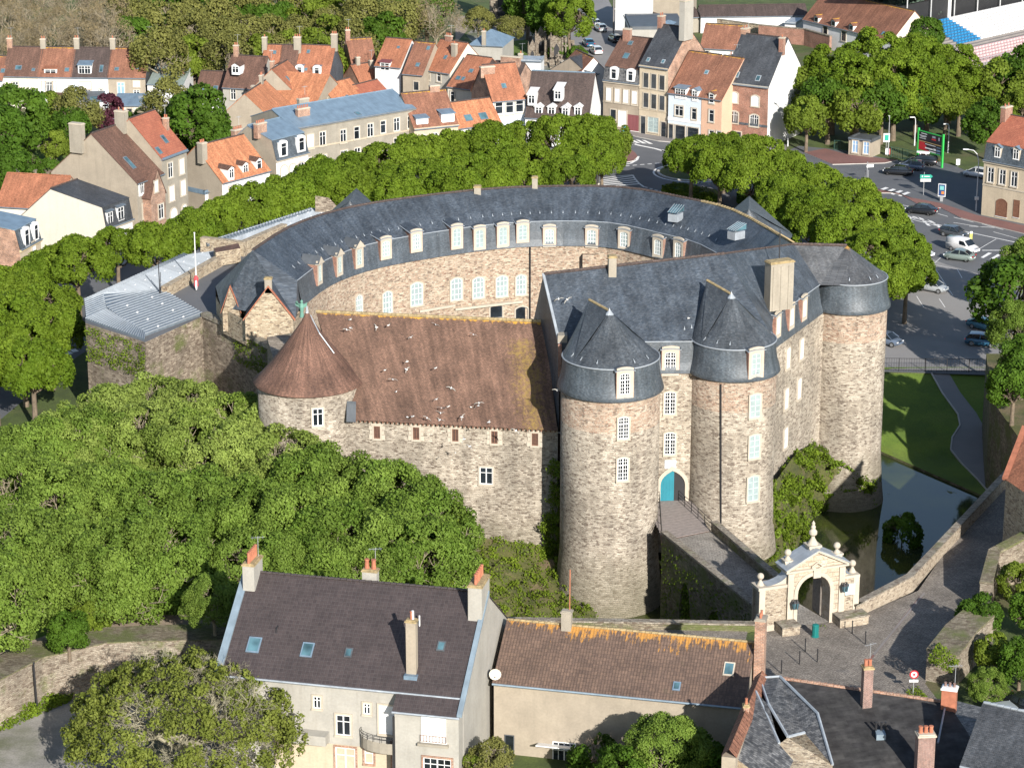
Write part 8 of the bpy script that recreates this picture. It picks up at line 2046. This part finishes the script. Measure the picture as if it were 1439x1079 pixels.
P_ = {k: car_paint(k + '_car_paint', c) for k, c in dict(black=(.012, .013, .015), white=(.62, .62, .62), silver=(.30, .32, .33), grey=(.05, .055, .06), blue=(.03, .11, .19), teal=(.06, .17, .24), green=(.16, .20, .18), slate=(.10, .13, .18)).items()}
car('sedan', (1241, 239.5), (1284, 242.5), P_['black'], 'black saloon parked at the left end of the row below the big green sign')
car('hatch', (1262, 232), (1299, 235.5), P_['slate'], 'slate blue hatchback parked between the black saloon and the car with a roof box')
car('suv', (1278, 225.5), (1316, 229), P_['black'], 'dark estate car with a white roof box under the green framed billboard', extra='box')
car('hatch', (1353, 241.5), (1392, 247), P_['white'], 'white hatchback half shaded left of the townhouse with the brown garage')
car('sedan', (1272, 293), (1318, 298), P_['black'], 'black coupe driving on the main road below the red island')
car('hatch', (1361, 332), (1320, 323.5), P_['grey'], 'dark grey hatchback driving beside the white van')
car('van', (1378, 354), (1329, 343), P_['white'], 'white delivery van parked by the yellow bollard')
car('beetle', (1326, 357.5), (1371, 363), P_['green'], 'rounded silver-green car in front of the white van')
car('hatch', (1309, 359), (1279, 350), P_['white'], 'white car half hidden by the plane trees left of the rounded silver one')
car('hatch', (1329, 407), (1292, 400.5), P_['silver'], 'silver car half under the last plane tree of the car park')
car('hatch', (1264, 482), (1228, 474), P_['slate'], 'dark blue car whose nose shows just right of the corner tower')
car('sedan', (1410, 463), (1359, 452), P_['teal'], 'teal blue saloon in the shade, rear one of the pair at the right edge')
car('hatch', (1405, 482), (1356, 477), P_['blue'], 'blue family car in the shade, front one of the pair at the right edge')
car('hatch', (828, 29), (842, 38), P_['white'], 'white car parked at the far end of the street beside the cemetery'); car('hatch', (838, 36.5), (850, 44.5), P_['silver'], 'silver grey car parked second in the street beside the cemetery')
car('hatch', (856, 51), (872, 60), P_['grey'], 'dark car parked under the wooden pole above the brown mansard roof'); car('sedan', (822, 57), (832, 66), P_['blue'], 'dark blue car parked behind the tree at the cemetery street'); car('hatch', (830, 67), (845, 77), P_['white'], 'white tailed car parked just above the orange roof in the cemetery street')
car('hatch', (1432, 1024), (1406, 1000), P_['silver'], 'silver hatchback parked beside the slate house at the lower right', 4); car('sedan', (1462, 1002), (1424, 985), P_['black'], 'black car in the shaded yard at the lower right', 4)

# ------------------------------------------------------------ lamps, signs, posts
def lamp(px, py, h, arm, label, z=0, mat='lampgrey', reach=1.6):
    p = W(px, py, z); t = thing('street_lamp', label, 'street lamp', p); a = Vector((math.cos(R(arm)), math.sin(R(arm)), 0))
    b = MB(); b.tube([(0, 0, 0), (0, 0, 1.1)], .11, 8); b.tube([Vector((0, 0, 1.1)), Vector((0, 0, h*.82)), Vector((0, 0, h*.93)) + a*reach*.18, Vector((0, 0, h*.985)) + a*reach*.5, Vector((0, 0, h)) + a*reach], [.085, .07, .06, .055, .05], 8); b.build('post', M[mat], t)
    b = MB(); b.obox(Vector((0, 0, h)) + a*(reach + .3), a*.38, a.cross(Vector((0, 0, 1)))*.13, (0, 0, .07)); b.build('lamp_head', M['lampgrey'], t)
    return t
l_ = lamp(1371.5, 297, 9.0, 172, 'tall grey street lamp with a box on its post beside the townhouse'); b = MB(); b.box(-.28, -.2, 1.7, .28, .1, 2.15); b.build('switch_box', M['white'], l_)
lamp(1089, 200, 5.4, 150, 'curved street lamp in front of the blank white gable'); lamp(1107, 206, 7.0, 170, 'second street lamp at the foot of the white gable, straighter and taller')
lamp(832, 172, 5.2, 35, 'curved street lamp before the narrow brown house'); lamp(1248, 212, 5.5, 90, 'dark post lamp behind the toilet block', mat='steel', reach=.3); lamp(1332, 215, 4.6, 180, 'park lamp right of the billboard', reach=.25); lamp(1285, 205, 4.6, 180, 'park lamp left of the billboard', reach=.25)
for x, y, h, lab in ((266, 238, 7.4, 'pale wooden pole standing right of the tall red roofed house'), (862, 52, 9.5, 'tall pale pole with a small sign in the cemetery street')):
    t = thing('utility_pole', lab, 'pole', W(x, y, 0)); b = MB(); b.tube([(0, 0, 0), (0, 0, h)], [.17, .12], 8); b.build('pole', M['pavement'], t); b = MB(); b.tube([(0, 0, h*.55), (1.1, -.1, h*.62)], .05, 5); b.box(1.0, -.2, h*.6, 1.6, 0, h*.66); b.build('bracket', M['lampgrey'], t)
t = thing('flagpole', 'slim white pole rising behind the castle ridge beside the crossing', 'pole', W(841, 262, 0)); b = MB(); b.tube([(0, 0, 0), (0, 0, 3.9)], [.16, .13], 8); b.sphere((0, 0, 3.9), .16); b.build('pole', M['cream'], t)
def sign(name, lab, cat, px, py, h, parts, z=0, rz=0, pm='steel'):
    t = thing(name, lab, cat, W(px, py, z), rz); b = MB(); b.tube([(0, 0, 0), (0, 0, h)], .05, 6); b.build('post', M[pm], t)
    for nm, x0, z0, x1, z1, c in parts: q = MB(); q.box(x0, -.09, z0, x1, -.04, z1); q.build(nm, c, t)
    return t
gm = m_plain('sign_green', (.02, .30, .22), .4); wm_ = m_plain('sign_white', (.65, .66, .66), .4); rm2 = m_plain('sign_red', (.45, .02, .03), .4); bm2 = m_plain('sign_blue', (.03, .14, .33), .4)
t = sign('direction_sign', 'green direction arrow above two white arrows on the red paved island', 'road sign', 1297.5, 274, 3.4, [('white_arrow', -.55, 2.25, 1.0, 2.42, wm_), ('white_arrow', -.55, 2.0, 1.0, 2.16, wm_)])
q = MB(); q.face([(-.6, -.09, 2.5), (.95, -.09, 2.5), (1.25, -.09, 2.78), (.95, -.09, 3.06), (-.6, -.09, 3.06)]); q.build('green_arrow', gm, t); q = MB(); q.box(-.35, -.1, 2.66, -.2, -.092, 2.9); q.box(.0, -.1, 2.72, .8, -.092, 2.84); q.build('lettering', wm_, t)
t = sign('direction_sign', 'white direction sign at the left end of the red island', 'road sign', 1218, 257, 3.2, [('white_arrow', -.15, 2.35, .95, 2.75, wm_)], rz=.25)
b = MB(); b.tube([(-.25, .1, 0), (-.25, .1, 1.9), (.25, .1, 1.9), (.25, .1, 0)], .04, 5); b.build('frame', M['steel'], t)
t = sign('traffic_bollard', 'yellow and white marker post beside the white van', 'traffic bollard', 1364, 341, 1.3, [('yellow_panel', -.17, .35, .17, 1.3, m_plain('sign_yellow', (.60, .58, .10), .5)), ('white_band', -.17, 1.3, .17, 1.6, wm_)])
t = sign('information_board', 'green and white information board right of the toilet block', 'sign', 1245, 213, 2.9, [('board', -.5, 1.5, .5, 2.9, wm_)]); q = MB(); q.box(-.32, -.1, 1.75, .32, -.092, 2.65); q.build('green_picture', gm, t)
sign('notice_board', 'small white notice with red edge below the green information board', 'sign', 1247, 219, 1.3, [('board', -.35, .2, .25, 1.15, wm_), ('red_edge', .25, .2, .4, 1.15, rm2)])
sign('notice_board', 'small pale notice on the grass right of the billboard', 'sign', 1346, 234, 1.2, [('board', -.3, .25, .3, 1.15, wm_)])
t = sign('traffic_bollard', 'teal and white marker post beside the zebra crossing at the roundabout', 'traffic bollard', 878, 200, 1.2, [('white_panel', -.35, .4, .35, 1.2, wm_), ('teal_panel', -.35, 1.2, .35, 2.6, m_plain('teal_sign', (.05, .35, .45), .4))])
t = thing('advertising_panel', 'freestanding advertising panel on the red paved island', 'advertising panel', W(1323, 283, 0), -.35); b = MB(); b.box(-.2, -.15, 0, .2, .15, .8); b.build('foot', M['steel'], t); b = MB(); b.box(-.55, -.12, .7, .55, .12, 2.6); b.build('frame', M['lampgrey'], t)
b = MB(); b.box(-.45, -.14, .85, .45, -.122, 2.5); b.build('poster', m_plain('poster_blue', (.03, .06, .16), .4), t); b = MB(); b.box(-.3, -.15, 1.7, .3, -.142, 2.3, 0); b.build('poster_picture', m_plain('poster_teal', (.15, .4, .4), .4), t); b = MB(); b.box(-.05, -.15, 1.1, .35, -.142, 1.5); b.build('poster_orange', m_plain('poster_orange', (.6, .2, .05), .4), t)
# billboard with two printed panels
bp0, bp1 = W(1289, 226, 0), W(1323.5, 236, 0); rz = math.atan2(bp1.y - bp0.y, bp1.x - bp0.x); L_ = (bp1 - bp0).length
bb = thing('billboard', 'green framed billboard with a dark poster above a red and black one', 'billboard', bp0, rz)
for x in (0, L_): b = MB(); b.box(x - .13, -.13, 0, x + .13, .13, 5.2); b.build('post', m_plain('frame_green', (.04, .42, .08), .4), bb)
b = MB(); b.box(.1, -.06, 4.75, L_ - .1, .06, 4.9); b.box(.1, -.06, 1.75, L_ - .1, .06, 1.88); b.build('rail', bpy.data.materials['frame_green'], bb)
dk_ = m_plain('poster_black', (.012, .014, .02), .4)
b = MB(); b.box(.13, -.05, 3.35, L_ - .13, .05, 4.75); b.build('upper_poster', dk_, bb); b = MB(); b.box(.13, -.05, 1.88, L_ - .13, .05, 3.25); b.build('lower_poster', dk_, bb)
b = MB(); b.box(.13, -.07, 3.25, L_ - .13, -.03, 3.33); b.build('gold_strip', m_plain('poster_gold', (.5, .35, .15), .4), bb)
def blk(nm, rects, mt, y=-.06): 
    b = MB()
    for x0, z0, x1, z1 in rects: b.face([(x0*L_, y, z0), (x1*L_, y, z0), (x1*L_, y, z1), (x0*L_, y, z1)])
    return kind(b.build(nm, mt, bb), 'stuff')
blk('poster_lettering', [(.12, 4.45, .36, 4.56), (.06, 4.1, .34, 4.2), (.1, 3.95, .3, 4.03), (.06, 3.7, .32, 3.78), (.3, 2.95, .72, 3.05), (.3, 2.3, .62, 2.5), (.64, 2.3, .74, 2.6), (.48, 1.92, .74, 2.1)], wm_)
blk('poster_red', [(.55, 3.85, .72, 4.1), (.04, 2.1, .28, 3.2), (.04, 1.9, .46, 2.1), (.28, 2.15, .34, 2.8)], rm2, -.056)
b = MB(); b.lathe(.6*L_, 0, [(.25, 4.15), (.28, 4.3), (.2, 4.5), (.0, 4.62)], 10); 
blk('poster_figure', [(.57, 4.2, .70, 4.5), (.82, 4.0, .87, 4.5)], m_plain('poster_grey', (.3, .32, .36), .5)); blk('poster_blue_text', [(.76, 2.3, .93, 2.55), (.76, 1.95, .94, 2.1), (.76, 2.85, .93, 2.95)], m_plain('poster_slate', (.12, .22, .32), .5))
# fences
def fence(lab, pts, z, h, mt, step=2.4, slats=0):
    P = [W(x, y, z) for x, y in pts]; t = thing('metal_fence', lab, 'fence', P[0]); o = P[0]
    for a, c in zip(P[:-1], P[1:]):
        n = max(1, int((c-a).length/step))
        for i in range(n + 1): b = MB(); p = a.lerp(c, i/n) - o; b.tube([p, p + Vector((0, 0, h))], .05, 5); b.build('post', M[mt], t)
        b = MB()
        for hh in (h*.1, h*.97): b.tube([a - o + Vector((0, 0, hh)), c - o + Vector((0, 0, hh))], .03, 4)
        b.build('rail', M[mt], t)
        b = MB(); m = int((c-a).length/.28)
        for i in range(m): p = a.lerp(c, (i + .5)/m) - o; b.tube([p, p + Vector((0, 0, h))], .018, 3, cap=False)
        kind(b.build('bars', M[mt], t), 'stuff')
    return t
fence('dark metal fence along the lower edge of the car park above the lawn', [(1226, 521), (1300, 522), (1392, 523)], 0, 1.6, 'iron')
M['fence_green'] = m_plain('dark_green_metal', (.02, .07, .05), .6)
fence('dark green park fence between information board and billboard', [(1252, 221), (1268, 224), (1289, 229)], 0, 1.7, 'fence_green'); fence('dark green park fence left of the toilet block', [(1172, 211), (1193, 213)], 0, 1.6, 'fence_green')
# things on the gate square
GRP = 'slim iron bollards on the cobbles'
for x, y, lab in ((1197.5, 890, 'slim iron bollard in front of the right stone bench'), (1216, 905, 'slim iron bollard nearest the cobble strip'), (1131.5, 915, 'slim iron bollard before the left stone bench'), (1148.5, 930, 'slim iron bollard right of the long slanted shadow'), (1123.5, 933, 'slim iron bollard near the shadow of the roofs'), (1098, 946, 'slim iron bollard close to the party wall chimney')):
    t = thing('iron_bollard', lab, 'bollard', W(x, y, 4.01), 0, GRP); b = MB(); b.tube([(0, 0, 0), (0, 0, 1.12)], .05, 8); b.sphere((0, 0, 1.14), .07, 0, 8, 6); b.build('post', M['iron'], t)
t = thing('litter_bin', 'dark teal cylindrical litter bin in front of the gate arch', 'litter bin', W(1145.5, 894, 4.01)); b = MB(); b.lathe(0, 0, [(.34, 0), (.34, .06), (.25, .1), (.26, .95), (.3, .97), (.3, 1.06), (.22, 1.12), (0, 1.14)], 14, 0, cap=False); b.build('body', m_plain('bin_teal', (.01, .15, .14), .4), t); b = MB()
for i in range(10): b.tube([(.27*math.cos(R(36*i)), .27*math.sin(R(36*i)), .12), (.275*math.cos(R(36*i)), .275*math.sin(R(36*i)), .94)], .015, 4)
b.build('ribs', m_plain('bin_rib_teal', (.015, .19, .17), .4), t)
t = thing('no_entry_sign', 'round red and white prohibition sign with a plate below on the cobbles', 'road sign', W(1283, 975, 4.01)); b = MB(); b.tube([(0, 0, 0), (0, 0, 2.0)], .04, 6); b.build('post', M['steel'], t)
for nm, r, y, mt in (('red_rim', .36, -.06, rm2), ('white_face', .25, -.072, wm_), ('red_symbol', .10, -.08, rm2)):
    b = MB(); b.face([(r*math.cos(R(18*i)), y, 1.75 + r*math.sin(R(18*i))) for i in range(20)]); b.face([(r*math.cos(R(18*i)), y + .012, 1.75 + r*math.sin(R(18*i))) for i in range(19, -1, -1)]); b.build(nm, mt, t)
b = MB(); b.box(-.36, -.07, 1.08, .36, -.05, 1.3); b.build('plate', wm_, t)
tree('shrub', 0, 0, -5.2, 1.2, 'dark rounded bush standing alone in the moat water', sz=1.5, pos=W(1267, 776, -5))
# gulls over the hall roof
gb_ = MB(); gb_.lathe(0, 0, [(0, -.22), (.06, -.12), (.08, 0), (.06, .12), (.03, .2), (0, .26)], 8, 0, cap=False); gb_.v = [(z, y, x) for x, y, z in gb_.v]
gull_body = gb_.mesh('body', M['white']); g = MB(); g.face([(.08, .04, 0), (-.08, .04, 0), (-.14, .34, .10), (-.02, .34, .12)]); g.face([(-.02, .34, .12), (-.14, .34, .10), (-.22, .62, .02), (-.18, .64, .02)], 0); gw = g.mesh('wing', M['grey_l']); g = MB(); g.face([(.08, -.04, 0), (-.08, -.04, 0), (-.14, -.34, .10), (-.02, -.34, .12)]); g.face([(-.02, -.34, .12), (-.14, -.34, .10), (-.22, -.62, .02), (-.18, -.64, .02)]); gw2 = g.mesh('wing', M['grey_l'])
rg_ = random.Random(11)
for i, (x, y) in enumerate(((492, 449), (493, 461), (487, 463), (529, 460), (546, 457), (572, 508), (571, 519), (541, 520), (552, 533), (557, 550), (612, 517), (577, 474), (634, 545), (613, 561), (620, 573), (619, 580), (630, 571), (649, 586), (662, 572), (673, 566), (672, 570), (618, 590), (600, 587), (580, 585), (573, 586), (687, 593), (725, 605), (790, 610), (652, 617), (660, 627), (640, 636), (665, 470), (783, 548), (612, 456), (785, 420), (797, 421), (905, 448), (968, 447))):
    on = x < 780 and y < 592; P = at_roof(x, y, (hr0, hr1, e0)) if on else V(x, y, 233 if x < 820 else 232)
    if x >= 783 and y < 460: P = at_roof(x, y, (rA, rB, br0[0]))
    d = (Vector((0, 0, CAM_H)) - P).normalized(); P = P + d*(.25 if i % 3 == 0 else 1.2)
    t = thing('gull', 'white gull wheeling over the brown hall roof' if x < 780 else 'white gull by the slate roof of the main block', 'gull', P, rg_.uniform(0, 6.28), 'gulls around the hall roof'); s = .78
    t.rotation_euler = (rg_.uniform(-.7, .7), rg_.uniform(-.5, .3), rg_.uniform(0, 6.28)); t.scale = (s, s, s)
    link('body', gull_body, t); link('wing', gw, t); link('wing', gw2, t)
# ivy on the bridge, the hall corner and tower feet
def vface(a, c, z0, z1): return [Vector((a[0], a[1], z0)), Vector((c[0], c[1], z0)), Vector((c[0], c[1], z1)), Vector((a[0], a[1], z1))]
def off(a, n, d): return (a[0] + n[0]*d, a[1] + n[1]*d)
nb = wall_n(Ln, Lf); A_, C_ = off(Ln, nb, .05), off(Lf, nb, .05)
scatter('bridge_ivy', [vface(A_, C_, -4.5, 4.3)], 26000, .24, 'ivy', 21, 'ivy hanging on the left flank of the stone bridge', depth=.5)
scatter('corner_ivy', [vface((3.2, 236.2), (4.9, 234.2), -2.5, 3.5), vface((3.9, 235.9), (4.8, 234.6), 3, 9)], 6500, .22, 'ivy', 22, 'ivy climbing the joint between hall and big tower', depth=.45)
scatter('bastion_moss', [vface((ba[1].x, ba[1].y - .1), (ba[2].x, ba[2].y - .1), 7.0, 10.9), vface(off(tq[1], (-.3, -1), .1), off(tq[2], (-.3, -1), .1), 8, 11.3)], 5200, .2, 'ivy', 23, 'mossy growth near the top of the bastion walls', depth=.2)
scatter('rampart_weeds', [[V3(W(-10, 1035, 0), 0), V3(W(100, 985, 0), 0), V3(W(110, 972, 0), .6), V3(W(-10, 1015, 0), .6)]], 3500, .22, 'ivy', 24, 'weeds along the foot of the rampart wall', depth=.4)
scatter('ruin_weeds', [[V3(p, 7.1) for p in (W(1303, 930, 7), W(1335, 948, 7), W(1350, 930, 7), W(1318, 905, 7))]], 1500, .2, 'ivy', 25, 'weeds on top of the crumbling wall', depth=.25)
scatter('gate_weeds', [[V3(W(x, y, 4), 4.02) for x, y in ((1150, 884), (1160, 888), (1163, 880), (1153, 878))], [V3(W(x, y, 4), 4.02) for x, y in ((1272, 975), (1300, 990), (1303, 980), (1290, 965))]], 900, .14, 'ivy', 26, 'small weeds between the cobbles', depth=.15)
